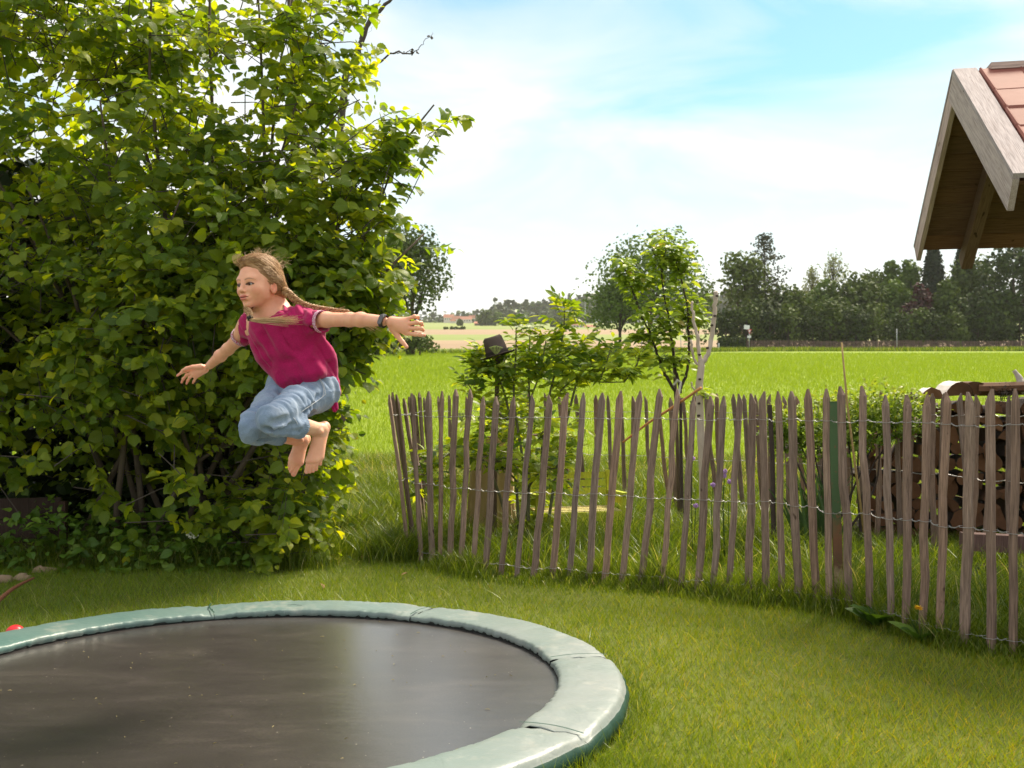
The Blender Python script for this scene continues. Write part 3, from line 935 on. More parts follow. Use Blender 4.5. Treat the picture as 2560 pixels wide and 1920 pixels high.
# folds pressed into the cloth
for a, b, r in (((1000, 620, 4.02), (900, 760, 4.03), 0.012), ((1040, 700, 4.06), (960, 830, 4.04), 0.010),
                ((640, 640, 4.03), (720, 770, 4.02), 0.009), ((760, 820, 4.03), (930, 800, 4.02), 0.008),
                ((780, 880, 4.03), (1010, 850, 4.02), 0.009), ((1090, 840, 4.10), (1130, 960, 4.11), 0.010),
                ((930, 590, 4.00), (1000, 590, 3.97), 0.009), ((600, 720, 4.06), (690, 860, 4.05), 0.008)):
    S.cap(g(*a), g(*b), r, r * 0.5, 0.028, True)
# openings: neck, sleeves, hem
S.ell(g(662, 470, 4.075), (0.066, 0.082, 0.048), np.stack([nrm(g(780, 405, 4.1) - g(540, 480, 4.1)), nrm(np.cross(nrm(g(650, 560, 4.0) - g(680, 430, 4.15)), nrm(g(780, 405, 4.1) - g(540, 480, 4.1)))), nrm(g(650, 560, 4.0) - g(680, 430, 4.15))], 1), 0.004, True)
aL = nrm(g(1100, 540, 3.95) - g(1000, 540, 4.01)); B2 = g(1031, 545, 3.985)
S.cap(B2 + aL * 0.060, B2 + aL * 0.0601, 0.060, 0.060, 0.002, True)
S.cap(B2 - aL * 0.03, B2 + aL * 0.05, 0.0375, 0.0375, 0.002, True)
aR = nrm(g(420, 715, 4.33) - g(490, 640, 4.25)); B3 = g(489, 645, 4.255)
S.cap(B3 + aR * 0.062, B3 + aR * 0.0621, 0.060, 0.060, 0.002, True)
S.cap(B3 - aR * 0.02, B3 + aR * 0.05, 0.0355, 0.0355, 0.002, True)
lo, hi = around([g(440, 400, 4.0), g(1170, 1160, 4.25), g(1030, 545, 3.95)], 0.03); lo[1] = 3.90; hi[1] = 4.38
V, F = S.mesh(lo, hi, 0.0032)
V = relax(V, F, 2, 0.4)
N = vnormals(V, F)
w1 = vnoise(V @ TR * np.array([1, 1, 2.2]), 14); w2 = vnoise(V + vnoise(V, 9)[:, None] * 0.06, 30)
w3 = vnoise(np.stack([V @ nrm(np.array([0.85, 0.1, 0.5])) * 3.2, V @ nrm(np.array([-0.5, 0.1, 0.85])) * 0.8, V[:, 1] * 0.6], 1), 13)
V = V + N * (((w1 - 0.5) * 0.008 - np.abs(w2 - 0.5) * 0.006 + (np.abs(w3 - 0.5) - 0.2) * 0.034)[:, None])
part('t_shirt', girl, V, [F], m_shirt, smooth=True)
shirt_obj = bpy.data.objects['t_shirt']
# trim bands on the sleeves
for c, a_, rr, nm in ((B2 + aL * 0.001, aL, 0.0435, 'sleeve_trim'), (B3 + aR * 0.003, aR, 0.0415, 'sleeve_trim')):
    x_, y_, _ = frame_of(a_)
    V, F = [], []
    for i in range(28):
        t = i * 2 * math.pi / 28
        d = x_ * math.cos(t) + y_ * math.sin(t)
        wob = 1 + 0.03 * math.sin(3 * t + 1)
        for (off, rad) in ((-0.008, rr), (0.006, rr - 0.001), (0.006, rr - 0.004), (-0.008, rr - 0.004)):
            V.append(c + a_ * off + d * rad * wob)
    for i in range(28):
        j = (i + 1) % 28
        for k in range(4):
            l = (k + 1) % 4
            F.append((i * 4 + k, i * 4 + l, j * 4 + l, j * 4 + k))
    part('sleeve_trim', shirt_obj, V, F, m_trim, smooth=False)

# jeans
J = Field()
J.cap(g(800, 965, 4.19), g(1010, 1000, 4.15), 0.080, 0.082, 0.04)
J.cap(g(990, 1035, 4.13), g(850, 1105, 3.99), 0.072, 0.066, 0.03)
J.cap(g(850, 1105, 3.99), kL, 0.066, 0.057, 0.03)
J.cap(kL, g(735, 1215, 3.86), 0.055, 0.051, 0.02)
J.cap(g(735, 1225, 3.87), g(862, 1242, 3.93), 0.052, 0.050, 0.015)
J.cap(g(800, 985, 4.22), g(680, 1120, 4.09), 0.070, 0.064, 0.03)
J.cap(g(680, 1120, 4.09), kR, 0.064, 0.056, 0.03)
J.cap(kR, g(600, 1270, 3.99), 0.056, 0.052, 0.02)
J.cap(g(600, 1272, 3.99), g(725, 1300, 4.05), 0.050, 0.045, 0.015)
cuffL, dL = g(895, 1248, 3.95), nrm(g(1000, 1262, 4.02) - g(800, 1235, 3.90))
cuffR, dR = g(755, 1306, 4.07), nrm(g(860, 1325, 4.13) - g(650, 1290, 4.01))
for a, b, r in (((700, 1225, 3.78), (900, 1170, 3.88), 0.010), ((660, 1265, 3.80), (850, 1235, 3.87), 0.009),
                ((1100, 1010, 4.05), (990, 1060, 4.02), 0.008), ((1110, 1070, 4.07), (960, 1110, 3.98), 0.009),
                ((1060, 1110, 4.04), (880, 1150, 3.93), 0.008), ((900, 1180, 3.88), (1090, 1130, 4.06), 0.009),
                ((760, 1010, 4.08), (880, 980, 4.07), 0.010), ((590, 1320, 3.95), (700, 1330, 4.0), 0.008),
                ((620, 1300, 3.92), (700, 1290, 3.97), 0.007), ((640, 1230, 3.9), (800, 1010, 4.08), 0.012),
                ((740, 1290, 3.82), (880, 1280, 3.89), 0.007)):
    J.cap(g(*a), g(*b), r, r * 0.6, 0.022, True)
for c, d_ in ((cuffL, dL), (cuffR, dR)):
    J.cap(c + d_ * 0.075, c + d_ * 0.0751, 0.072, 0.072, 0.002, True)
J.cap(cuffL - dL * 0.03, cuffL + dL * 0.03, 0.0375, 0.0375, 0.002, True)
J.cap(cuffR - dR * 0.03, cuffR + dR * 0.03, 0.0335, 0.0335, 0.002, True)
lo, hi = around([g(470, 900, 3.8), g(1140, 1350, 4.3)], 0.03); lo[1] = 3.74; hi[1] = 4.32
V, F = J.mesh(lo, hi, 0.0030)
V = relax(V, F, 1, 0.4)
N = vnormals(V, F)
leg_ax = nrm(kL - g(990, 1035, 4.13))
al = V @ leg_ax
w1 = vnoise(np.stack([al * 2.6, (V @ nrm(np.cross(leg_ax, [0, 1, 0]))) * 0.9, V[:, 1]], 1), 16)
w2 = vnoise(V + vnoise(V, 10)[:, None] * 0.05, 34)
disp = (w1 - 0.5) * 0.010 - np.abs(w2 - 0.5) * 0.008 + (np.abs(vnoise(np.stack([al * 3.4, (V @ nrm(np.cross(leg_ax, [0, 1, 0]))) * 1.2, V[:, 1] * 0.7], 1), 13) - 0.5) - 0.2) * 0.016
for c, d_ in ((cuffL, dL), (cuffR, dR)):               # gathers at the cuffs
    rel = V - c; a_ = rel @ d_; rad = rel - a_[:, None] * d_
    x_, y_, _ = frame_of(d_)
    th = np.arctan2(rad @ y_, rad @ x_)
    near = np.clip(1 - np.abs(a_ + 0.006) / 0.024, 0, 1) * (np.linalg.norm(rad, axis=1) < 0.075)
    disp = disp + near * (np.sin(th * 34) * 0.0022 - 0.002)
V = V + N * disp[:, None]
part('jeans', girl, V, [F], m_jean, smooth=True)
jeans_obj = bpy.data.objects['jeans']
# seams: follow the surface of the near leg by snapping to the nearest jeans vertex
def seam(pts, name='seam', r=0.0011):
    pth = smooth_path(pts, 10)
    out_ = []
    for p_ in pth:
        ray = nrm(p_ - CAM)
        rel = V - CAM; tt = rel @ ray
        dd = np.linalg.norm(rel - tt[:, None] * ray, axis=1)
        ok = np.where(dd < 0.006)[0]
        if len(ok) == 0: continue
        i = ok[np.argmin(tt[ok])]
        out_.append(CAM + ray * (tt[i] - 0.0006))
    if len(out_) > 3:
        a, b = tube(np.array(out_), r, 5); part(name, jeans_obj, a, b, m_stitch, smooth=True)
def jz(x, y): return P(570 + x / 7.63, 930 + y / 7.63, 4.0)
seam([jz(1715, 95), jz(1790, 220), jz(1830, 360), jz(1800, 470)])
seam([jz(1740, 105), jz(1812, 220), jz(1852, 350), jz(1862, 440)])
seam([jz(1850, 430), jz(1760, 510), jz(1600, 620), jz(1400, 760)])
seam([jz(1240, 870), jz(1290, 920), jz(1330, 1000)])

# wrist band with an oblong face
m_band = pm('black_rubber', [(0.010, 0.009, 0.012), (0.02, 0.016, 0.02)], 8, 3, 0.45, rand=False, bumps=0)
m_face = pm('watch_glass', [(0.06, 0.05, 0.06), (0.09, 0.08, 0.09)], 20, 2, 0.15, rand=False, bumps=0, spec=0.8)
wc = hl(400, 590, 3.755); wa = nrm(hl(900, 560, 3.74) - hl(-200, 560, 3.80)); wa = nrm(wa + np.array([0.05, 0.1, -0.30]))
x_, y_, _ = frame_of(wa)
V, F = [], []
for i in range(40):
    t = i * 2 * math.pi / 40; d = x_ * math.cos(t) + y_ * math.sin(t)
    for off, rad in ((-0.0075, 0.0255), (0.0075, 0.0250), (0.0075, 0.0210), (-0.0075, 0.0210)):
        V.append(wc + wa * off + d * rad)
for i in range(40):
    j = (i + 1) % 40
    for k in range(4): l = (k + 1) % 4; F.append((i * 4 + k, i * 4 + l, j * 4 + l, j * 4 + k))
V = np.array(V)
part('wrist_band', girl, V, F, m_band, smooth=False)
band = bpy.data.objects['wrist_band']
fd = nrm(np.array([-0.25, -1.0, 0.12])); fd = nrm(fd - wa * (fd @ wa)); up_ = np.cross(wa, fd)
mb = MB()
Rf = np.stack([wa, up_, fd], 1)
n = 24
V = []
for zz, sc in ((-0.003, 1.0), (0.0035, 1.0), (0.005, 0.9)):
    for i in range(n):
        t = i * 2 * math.pi / n
        ex = 0.4
        cx = math.copysign(abs(math.cos(t)) ** 0.6, math.cos(t)) * 0.0088 * sc
        cy = math.copysign(abs(math.sin(t)) ** 0.6, math.sin(t)) * 0.0185 * sc
        V.append(wc + fd * (0.0258 + zz) + Rf @ np.array([cx, cy, 0]))
F = [(k * n + i, k * n + (i + 1) % n, (k + 1) * n + (i + 1) % n, (k + 1) * n + i) for k in range(2) for i in range(n)]
F.append(tuple(range(2 * n, 3 * n)))
part('watch_face', band, V, F, m_face, smooth=False)

# ---- hair
m_hair, nt, out = new_mat('dark_blond_hair')
v = coords(nt, (1, 1, 1), False)
at = nt.nodes.new('ShaderNodeAttribute'); at.attribute_name = 'rnd'
colr = ramp(nt, at.outputs['Fac'], [(0.11, 0.048, 0.020), (0.25, 0.125, 0.055), (0.44, 0.26, 0.125), (0.66, 0.46, 0.26)])
ph = nt.nodes.new('ShaderNodeBsdfPrincipled'); nt.links.new(colr, ph.inputs['Base Color'])
ph.inputs['Roughness'].default_value = 0.5; ph.inputs['Specular IOR Level'].default_value = 0.35
nt.links.new(ph.outputs[0], out.inputs['Surface'])
m_tie = pm('dark_hair_tie', [(0.01, 0.01, 0.012), (0.03, 0.025, 0.03)], 40, 2, 0.7, rand=False, bumps=0)

Hf = Field()
HE(Hf, (0, -0.018, 0.034), (0.0775, 0.094, 0.0835), 0.02)
HE(Hf, (0, -0.055, -0.010), (0.060, 0.050, 0.058), 0.03)
HE(Hf, (0, 0.040, 0.086), (0.055, 0.036, 0.020), 0.03)               # lift above the forehead
for s in (-1, 1):
    Hf.cap(H(s * 0.050, -0.040, -0.010), H(s * 0.058, -0.085, -0.045), 0.034, 0.018, 0.03)
# the face is left free
HE(Hf, (0, 0.108, -0.020), (0.082, 0.068, 0.098), 0.004, True)
for s in (-1, 1):
    HE(Hf, (s * 0.075, 0.028, -0.058), (0.040, 0.040, 0.058), 0.004, True)
    HE(Hf, (s * 0.084, -0.008, -0.032), (0.020, 0.020, 0.026), 0.004, True)
HE(Hf, (0, 0.02, -0.10), (0.09, 0.075, 0.06), 0.004, True)
V, F = Hf.mesh((-0.11, -0.14, -0.10), (0.11, 0.12, 0.14), 0.0022, HR, HC)
N = vnormals(V, F); ql = (V - HC) @ HR
# grooves that run back from the forehead to the braid roots
def target(s): return np.array([s * 0.058, -0.085, -0.045])
sgn = np.where(ql[:, 0] > 0, 1.0, -1.0)
tg = np.stack([sgn * 0.058, np.full(len(ql), -0.085), np.full(len(ql), -0.045)], 1)
rel = ql - tg
an = np.arctan2(rel[:, 2], rel[:, 1] + 0.001)
gr = vnoise(np.stack([an * 16, ql[:, 0] * 30, np.linalg.norm(rel, axis=1) * 7], 1), 1.6)
gr2 = vnoise(np.stack([an * 50, ql[:, 0] * 60, np.linalg.norm(rel, axis=1) * 10], 1), 1.6)
V = V + N * (((gr - 0.5) * 0.0065 + (gr2 - 0.5) * 0.0030)[:, None])
cap_q = (V - HC) @ HR / HS; cap_c = np.array([0, -0.018, 0.030]); cap_r = np.linalg.norm(cap_q - cap_c, axis=1); cap_d = (cap_q - cap_c) / cap_r[:, None]
def hug(p, lift):
    """lay points of a strand on the cap"""
    d = p - cap_c; r = np.linalg.norm(d, axis=1); dn_ = d / r[:, None]
    dots = dn_ @ cap_d.T; i = dots.argmax(1); ok = dots.max(1) > 0.995
    rr = np.where(ok, cap_r[i] + lift, r)
    return cap_c + dn_ * rr[:, None]
MBh = [(V, F, np.clip(-0.02 + 0.55 * gr + 0.40 * gr2, 0, 0.8))]
# strands lying on the cap
def on_cap(p, lift):
    c = np.array([0, -0.020, 0.033]); r = np.array([0.0785, 0.096, 0.0845])
    d = p - c; k = np.sqrt(((d / r) ** 2).sum())
    return c + d / k * (1 + lift) if k < 1.12 else p
ml = []
for i in range(1500):
    s = 1 if RNG.random() < 0.62 else -1
    th = RNG.uniform(-0.15, 1.45)                        # along the hairline from the parting to the temple
    st = np.array([s * 0.076 * math.sin(th) ** 0.8 if th > 0 else 0.01 * s, 0.078 - 0.070 * (max(th, 0) / 1.45) ** 1.2, 0.092 - 0.100 * (max(th, 0) / 1.45) ** 1.5])
    st += RNG.normal(0, 0.004, 3)
    st[1] -= RNG.random() ** 2.4 * 0.10
    en = target(s) + RNG.normal(0, 0.006, 3)
    mdn = (st + en) / 2 + np.array([s * 0.02, -0.02, 0.03])
    lift = RNG.uniform(0.0, 0.03)
    pts = []
    wv = RNG.normal(0, 0.0035, 3)
    for t in np.linspace(0, 1, 11):
        p_ = (1 - t) ** 2 * st + 2 * t * (1 - t) * mdn + t * t * en
        pts.append(p_ + wv * math.sin(t * 7 + i))
    pts = hug(np.array(pts), 0.0004 + lift * 0.06)
    ml.append((pts, RNG.uniform(0.00035, 0.0008), 0.15 + 0.75 * RNG.random()))
for i in range(150):                                     # flyaways
    th = RNG.uniform(0, 2 * math.pi); el = RNG.uniform(0.2, 1.4)
    d = np.array([math.cos(th) * math.cos(el), math.sin(th) * math.cos(el), math.sin(el)])
    st = np.array([0, -0.02, 0.033]) + d * np.array([0.078, 0.094, 0.083])
    v1 = nrm(np.array([RNG.normal(0, 0.4), -0.8, 0.25]) + d * 0.8) * RNG.uniform(0.012, 0.035)
    pts = [st, st + v1 * 0.5 + d * 0.003, st + v1 + RNG.normal(0, 0.005, 3), st + v1 * 1.5 + RNG.normal(0, 0.008, 3) - np.array([0, 0.004, 0.004])]
    ml.append((np.array(pts), 0.00035, 0.75 + 0.25 * RNG.random()))
for i in range(40):                                      # the tuft standing off the forehead
    st = np.array([RNG.uniform(-0.05, -0.01), 0.070 + RNG.normal(0, 0.004), 0.074 + RNG.normal(0, 0.004)])
    pts = [st, st + np.array([-0.006, 0.012, 0.012]), st + np.array([-0.004, 0.014, 0.028]), st + np.array([0.004, 0.006, 0.038]) + RNG.normal(0, 0.004, 3)]
    ml.append((np.array(pts), 0.0004, 0.9))
HV, HF, HRn, n0 = [], [], [], 0
for V_, F_, r_ in MBh:
    HV.append(V_); HF.append(F_ + n0); HRn.append(r_); n0 += len(V_)
QF = [np.concatenate(HF)]
sV, sF, sR = [], [], []
for pts, r, c in ml:
    pw = np.array([H(*p_) for p_ in pts])
    m_ = len(pw)
    a, b = tube(pw, np.linspace(r, r * 0.6, m_), 3, cap=False)
    sV.append(a); sF.append(np.array(b) + n0); sR.append(np.full(len(a), c)); n0 += len(a)
part('hair', girl, np.concatenate(HV + sV), [QF[0], np.concatenate(sF)], m_hair, smooth=True, rnd=np.concatenate(HRn + sR))
hair_obj = bpy.data.objects['hair']

def braid(path, r0, r1, turns, name):
    pth = smooth_path(path, 14)
    L = len(pth); V_, F_, R_, n_ = [], [], [], 0
    d = nrm(np.gradient(pth, axis=0))
    for k in range(3):
        for sub in range(5):
            ph = k * 2 * math.pi / 3
            t = np.linspace(0, 1, L); rr = r0 + (r1 - r0) * t
            a_ = turns * 2 * math.pi * t + ph
            side = nrm(np.cross(d, [0, 1, 0.2])); dep = np.cross(d, side)
            q_ = pth + side * (np.sin(a_) * rr * 0.62)[:, None] + dep * (np.sin(2 * a_) * rr * 0.36)[:, None]
            o_ = sub * 2 * math.pi / 5
            q_ = q_ + (side * math.cos(o_) + dep * math.sin(o_)) * (rr * 0.22)[:, None]
            v_, f_ = tube(q_, rr * 0.30, 5)
            V_.append(v_); F_ += [tuple(i + n_ for i in f) for f in f_]; n_ += len(v_)
            R_.append(np.full(len(v_), 0.05 + 0.75 * RNG.random()))
    for i in range(70):                                  # loose hairs
        j = RNG.integers(2, L - 6); p0 = pth[j]
        v1 = (d[j] * 0.03 + RNG.normal(0, 0.010, 3))
        v_, f_ = tube([p0 + RNG.normal(0, 0.004, 3), p0 + v1 * 0.5 + [0, 0, 0.005], p0 + v1 + [0, 0, 0.004]], 0.0004, 3, False)
        V_.append(v_); F_ += [tuple(int(q) + n_ for q in f) for f in f_]; n_ += len(v_); R_.append(np.full(len(v_), 0.9))
    return part(name, hair_obj, np.concatenate(V_), F_, m_hair, smooth=True, rnd=np.concatenate(R_))
def z2(x, y, D): return P(560 + x / 5.924, 620 + y / 5.924, D)
braid([H(0.056, -0.075, -0.035), z2(935, 660, 4.06), z2(1040, 755, 4.06), z2(1180, 840, 4.07), z2(1370, 890, 4.08), z2(1600, 925, 4.07), z2(1860, 955, 4.04)], 0.0175, 0.0095, 9.5, 'braid')
braid([H(-0.056, -0.075, -0.045), H(-0.075, -0.02, -0.09), z2(330, 900, 4.03), z2(380, 960, 3.99), z2(385, 1030, 3.975)], 0.014, 0.012, 6, 'braid')
V, F = tube([z2(378, 1020, 3.975), z2(392, 1055, 3.972)], [0.0125, 0.0125], 12)
part('hair_tie', hair_obj, V, F, m_tie, smooth=True)
def tail(start, end, n, spread, name, drop=0.0, c0=0.45):
    V_, F_, R_, n_ = [], [], [], 0
    for i in range(n):
        e = end + RNG.normal(0, spread, 3) * np.array([1.6, 0.8, 1]); s_ = start + RNG.normal(0, 0.003, 3)
        e = s_ + (e - s_) * RNG.uniform(0.55, 1.0)
        mid = (s_ + e) / 2 + np.array([0, -0.004, -0.010 - drop]) + RNG.normal(0, 0.004, 3)
        t = np.linspace(0, 1, 8)[:, None]
        q_ = (1 - t) ** 2 * s_ + 2 * t * (1 - t) * mid + t * t * e
        v_, f_ = tube(q_, np.linspace(0.0011, 0.0004, 8), 3, False)
        V_.append(v_); F_ += [tuple(int(k) + n_ for k in f) for f in f_]; n_ += len(v_); R_.append(np.full(len(v_), c0 + (1 - c0) * RNG.random()))
    part(name, hair_obj, np.concatenate(V_), F_, m_hair, smooth=True, rnd=np.concatenate(R_))
tail(z2(395, 1055, 3.972), z2(1120, 1055, 3.975), 120, 0.010, 'hair_tail', c0=0.55)
tail(z2(1860, 955, 4.04), g(1400, 610, 3.95), 40, 0.008, 'hair_tail')
# ================================================================== TRAMPOLINE
TC = np.array([-1.036, 4.01]); TRo, TRi = 1.468, 1.215; TZ0 = 0.10
tramp = thing('trampoline', (TC[0], TC[1], 0), 'round in-ground trampoline with black mat and faded green safety pads', 'trampoline')
m_mat, nt, out = new_mat('woven_black_mat')
v = coords(nt, rand=False)
big = noise(nt, coords(nt, (0.6, 1.6, 1), False), 3.5, 7, 0.62, 0.6)
colr = ramp(nt, big, [(0.25, (0.028, 0.024, 0.025)), (0.55, (0.042, 0.037, 0.037)), (0.78, (0.072, 0.063, 0.060))])
fine = noise(nt, v, 120, 3)
colr = mixc(nt, 1.0, colr, ramp(nt, fine, [(0.35, (0.8, 0.8, 0.8)), (0.65, (1.2, 1.2, 1.2))]), 'MULTIPLY')
spk = ramp(nt, noise(nt, v, 75, 2, 0.5), [(0.745, (0, 0, 0)), (0.775, (1, 1, 1))])
colr = mixc(nt, spk, colr, (0.42, 0.38, 0.33))
p = nt.nodes.new('ShaderNodeBsdfPrincipled'); nt.links.new(colr, p.inputs['Base Color'])
rg = math_(nt, 'MULTIPLY_ADD', big, 0.12, 0.18); nt.links.new(rg, p.inputs['Roughness'])
p.inputs['Specular IOR Level'].default_value = 1.0; p.inputs['Coat Weight'].default_value = 0.75; p.inputs['Coat Roughness'].default_value = 0.33; p.inputs['Coat Tint'].default_value = (1.0, 0.94, 0.90, 1); p.inputs['Coat IOR'].default_value = 1.6
nt.links.new(bump(nt, math_(nt, 'ADD', noise(nt, coords(nt, (1, 2.5, 1), False), 14, 5), math_(nt, 'MULTIPLY', fine, 0.02)), 0.10, 0.01), p.inputs['Normal'])
nt.links.new(p.outputs[0], out.inputs['Surface'])

def disc(r, z, rings, seg, sag):
    V = [(TC[0], TC[1], z - sag)]; F = []
    for i in range(1, rings + 1):
        rr = r * i / rings
        for j in range(seg):
            t = 2 * math.pi * j / seg
            V.append((TC[0] + rr * math.cos(t), TC[1] + rr * math.sin(t), z - sag * (1 - (i / rings) ** 2)))
    for j in range(seg): F.append((0, 1 + j, 1 + (j + 1) % seg))
    for i in range(rings - 1):
        a, b = 1 + i * seg, 1 + (i + 1) * seg
        for j in range(seg): F.append((a + j, b + j, b + (j + 1) % seg, a + (j + 1) % seg))
    return np.array(V), F
V, F = disc(TRi + 0.06, TZ0 - 0.035, 14, 96, 0.012)
part('jumping_mat', tramp, V, F, m_mat, smooth=True)

m_pad, nt, out = new_mat('faded_green_vinyl')
v = coords(nt, rand=False)
n1 = noise(nt, v, 2.2, 6, 0.6)
tc_ = nt.nodes.new('ShaderNodeTexCoord'); sx = nt.nodes.new('ShaderNodeSeparateXYZ'); nt.links.new(tc_.outputs['Object'], sx.inputs[0])
right_sheen = nt.nodes.new('ShaderNodeMapRange'); right_sheen.inputs['From Min'].default_value = -1.3; right_sheen.inputs['From Max'].default_value = 1.3
nt.links.new(sx.outputs['X'], right_sheen.inputs['Value'])          # right half painted paler, standing in for its glossy reflection
f = math_(nt, 'ADD', math_(nt, 'MULTIPLY', right_sheen.outputs[0], 0.55), math_(nt, 'MULTIPLY', n1, 0.55))
colr = ramp(nt, f, [(0.15, (0.055, 0.125, 0.112)), (0.5, (0.115, 0.175, 0.16)), (0.75, (0.165, 0.205, 0.188)), (0.95, (0.235, 0.25, 0.238))])
dirt = ramp(nt, noise(nt, v, 5, 8, 0.68), [(0.55, (0, 0, 0)), (0.78, (0.5, 0.5, 0.5))])
colr = mixc(nt, dirt, colr, (0.46, 0.42, 0.36))
mk = ramp(nt, noise(nt, coords(nt, (1, 1.6, 1), False), 11, 5, 0.7, 1.0), [(0.68, (0, 0, 0)), (0.75, (0.35, 0.35, 0.35))])
colr = mixc(nt, mk, colr, (0.62, 0.62, 0.58))
p = nt.nodes.new('ShaderNodeBsdfPrincipled'); nt.links.new(colr, p.inputs['Base Color'])
p.inputs['Roughness'].default_value = 0.42; p.inputs['Specular IOR Level'].default_value = 0.5
nt.links.new(bump(nt, noise(nt, v, 9, 5, 0.5, 0.8), 0.22, 0.03), p.inputs['Normal'])
nt.links.new(p.outputs[0], out.inputs['Surface'])
m_dark = pm('dark_gap', [(0.006, 0.008, 0.007), (0.012, 0.014, 0.012)], 30, 2, 0.9, rand=False, bumps=0)
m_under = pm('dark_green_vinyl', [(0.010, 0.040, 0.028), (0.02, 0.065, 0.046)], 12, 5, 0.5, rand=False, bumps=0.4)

def seam_angle(px, row):
    q_ = P(px, row, 4.0); d = q_ - CAM; t = (TZ0 - CAM[2]) / d[2]; q_ = CAM + d * t
    return math.atan2(q_[1] - TC[1], q_[0] - TC[0])
sa = [seam_angle(1465, 1925 - 90), seam_angle(1440, 1640), seam_angle(1045, 1530), seam_angle(535, 1530)]
sa = sorted(a % (2 * math.pi) for a in sa)
sa += [sa[-1] + 1.05, sa[-1] + 2.05, sa[-1] + 3.0]
sa = [a for a in sa if a < sa[0] + 2 * math.pi - 0.4] + [sa[0] + 2 * math.pi]
# cross-section of the pad, outside skirt to inner lip: (radius, height)
prof = [(TRo - 0.012, 0.008), (TRo + 0.004, 0.030), (TRo + 0.008, 0.060), (TRo - 0.004, 0.082), (TRo - 0.010, 0.086), (TRo - 0.014, 0.099), (TRo - 0.035, 0.106),
        (TRo - 0.08, 0.107), (TRo - 0.12, 0.107), (TRo - 0.17, 0.106), (TRo - 0.21, 0.105), (TRi + 0.014, 0.102), (TRi + 0.002, 0.096), (TRi - 0.001, 0.078), (TRi + 0.004, 0.070)]
prof = np.array(prof)
for k in range(len(sa) - 1):
    a0, a1 = sa[k] + 0.0005, sa[k + 1] - 0.0005
    n = max(20, int((a1 - a0) / 0.012))
    ts = np.linspace(a0, a1, n)
    edge = np.minimum(ts - a0, a1 - ts)                      # puffs down towards the seams
    puff = 1 - np.exp(-edge / 0.05)
    m = len(prof)
    R_ = np.repeat(prof[None, :, 0], n, 0); Z_ = np.repeat(prof[None, :, 1], n, 0)
    T_ = np.repeat(ts[:, None], m, 1)
    X_, Y_ = np.cos(T_) * R_, np.sin(T_) * R_
    w = np.clip((Z_ - 0.06) / 0.04, 0, 1)
    q_ = np.stack([T_ * 7, R_ * 6 + T_ * 2.0, np.full_like(T_, k * 3.1)], -1).reshape(-1, 3)
    wr = (vnoise(q_, 2.2).reshape(n, m) - 0.5) * 0.004 - np.abs(vnoise(q_ * [5, 1.2, 1], 1.9).reshape(n, m) - 0.5) * 0.007
    # diagonal tension creases running out of the seams
    cre = 0
    for sgn_, e0 in ((1, a0), (-1, a1)):
        dd = np.abs((T_ - e0) * sgn_ * 1.3)
        cre = cre - 0.006 * np.exp(-dd / 0.16) * (np.sin((R_ * 55 + dd * 40) + k) > 0.3)
    Z_ = Z_ + w * (wr + cre) + w * 0.010 * (puff[:, None] - 1) * 1.2
    R_ = R_ + (1 - w) * (vnoise(q_ * [2, 3, 1], 2.5).reshape(n, m) - 0.5) * 0.010
    inner = (np.arange(m) >= 11)[None]
    R_ = R_ + inner * (np.sin(T_ * 150 + k) * 0.0010 + (vnoise(q_ * [4, 0, 1], 3).reshape(n, m) - 0.5) * 0.012)
    V = np.stack([TC[0] + np.cos(T_) * R_, TC[1] + np.sin(T_) * R_, Z_], -1).reshape(-1, 3)
    i = np.arange(n - 1)[:, None] * m + np.arange(m - 1)[None]
    F = np.stack([i, i + 1, i + m + 1, i + m], -1).reshape(-1, 4)
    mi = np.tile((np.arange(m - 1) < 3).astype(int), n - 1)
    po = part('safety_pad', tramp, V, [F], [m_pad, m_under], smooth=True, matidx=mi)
for a_s in sa[:-1]:                       # stitched seam between two panels
    rr_ = np.linspace(TRi + 0.004, TRo - 0.012, 12)
    V, F = [], []
    for r_ in rr_:
        for off in (-0.004, 0.004):
            a2 = a_s + off / r_ + 0.010 * math.sin((r_ - TRi) * 14)
            V.append((TC[0] + r_ * math.cos(a2), TC[1] + r_ * math.sin(a2), 0.1015 + 0.004 * math.sin((r_ - TRi) / (TRo - TRi) * math.pi)))
    F = [(2 * i, 2 * i + 1, 2 * i + 3, 2 * i + 2) for i in range(11)]
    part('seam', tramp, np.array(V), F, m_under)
# dark rail beneath the pads and the rim of the pit
V, F = [], []
n = 96
for j in range(n):
    t = 2 * math.pi * j / n
    for rr, zz in ((TRi + 0.10, 0.082), (TRi + 0.004, 0.078), (TRi + 0.004, 0.060)):
        V.append((TC[0] + rr * math.cos(t), TC[1] + rr * math.sin(t), zz))
for j in range(n):
    k = (j + 1) % n
    for a in range(2): F.append((j * 3 + a, j * 3 + a + 1, k * 3 + a + 1, k * 3 + a))
part('mat_hem', tramp, np.array(V), F, m_dark, smooth=True)
V, F = [], []
for j in range(n):
    t = 2 * math.pi * j / n
    for rr, zz in ((TRo - 0.03, 0.085), (TRo - 0.03, -0.01)):
        V.append((TC[0] + rr * math.cos(t), TC[1] + rr * math.sin(t), zz))
for j in range(n):
    k = (j + 1) % n; F.append((j * 2, j * 2 + 1, k * 2 + 1, k * 2))
part('frame', tramp, np.array(V), F, m_dark, smooth=True)
# a short tear in the far pad
V, F = tube(smooth_path([P(718, 1518, 5.32), P(735, 1514, 5.33), P(755, 1519, 5.31), P(790, 1522, 5.30)], 5), 0.0022, 5)
V[:, 2] = np.maximum(V[:, 2], 0.105)
part('tear', tramp, V, F, m_dark)
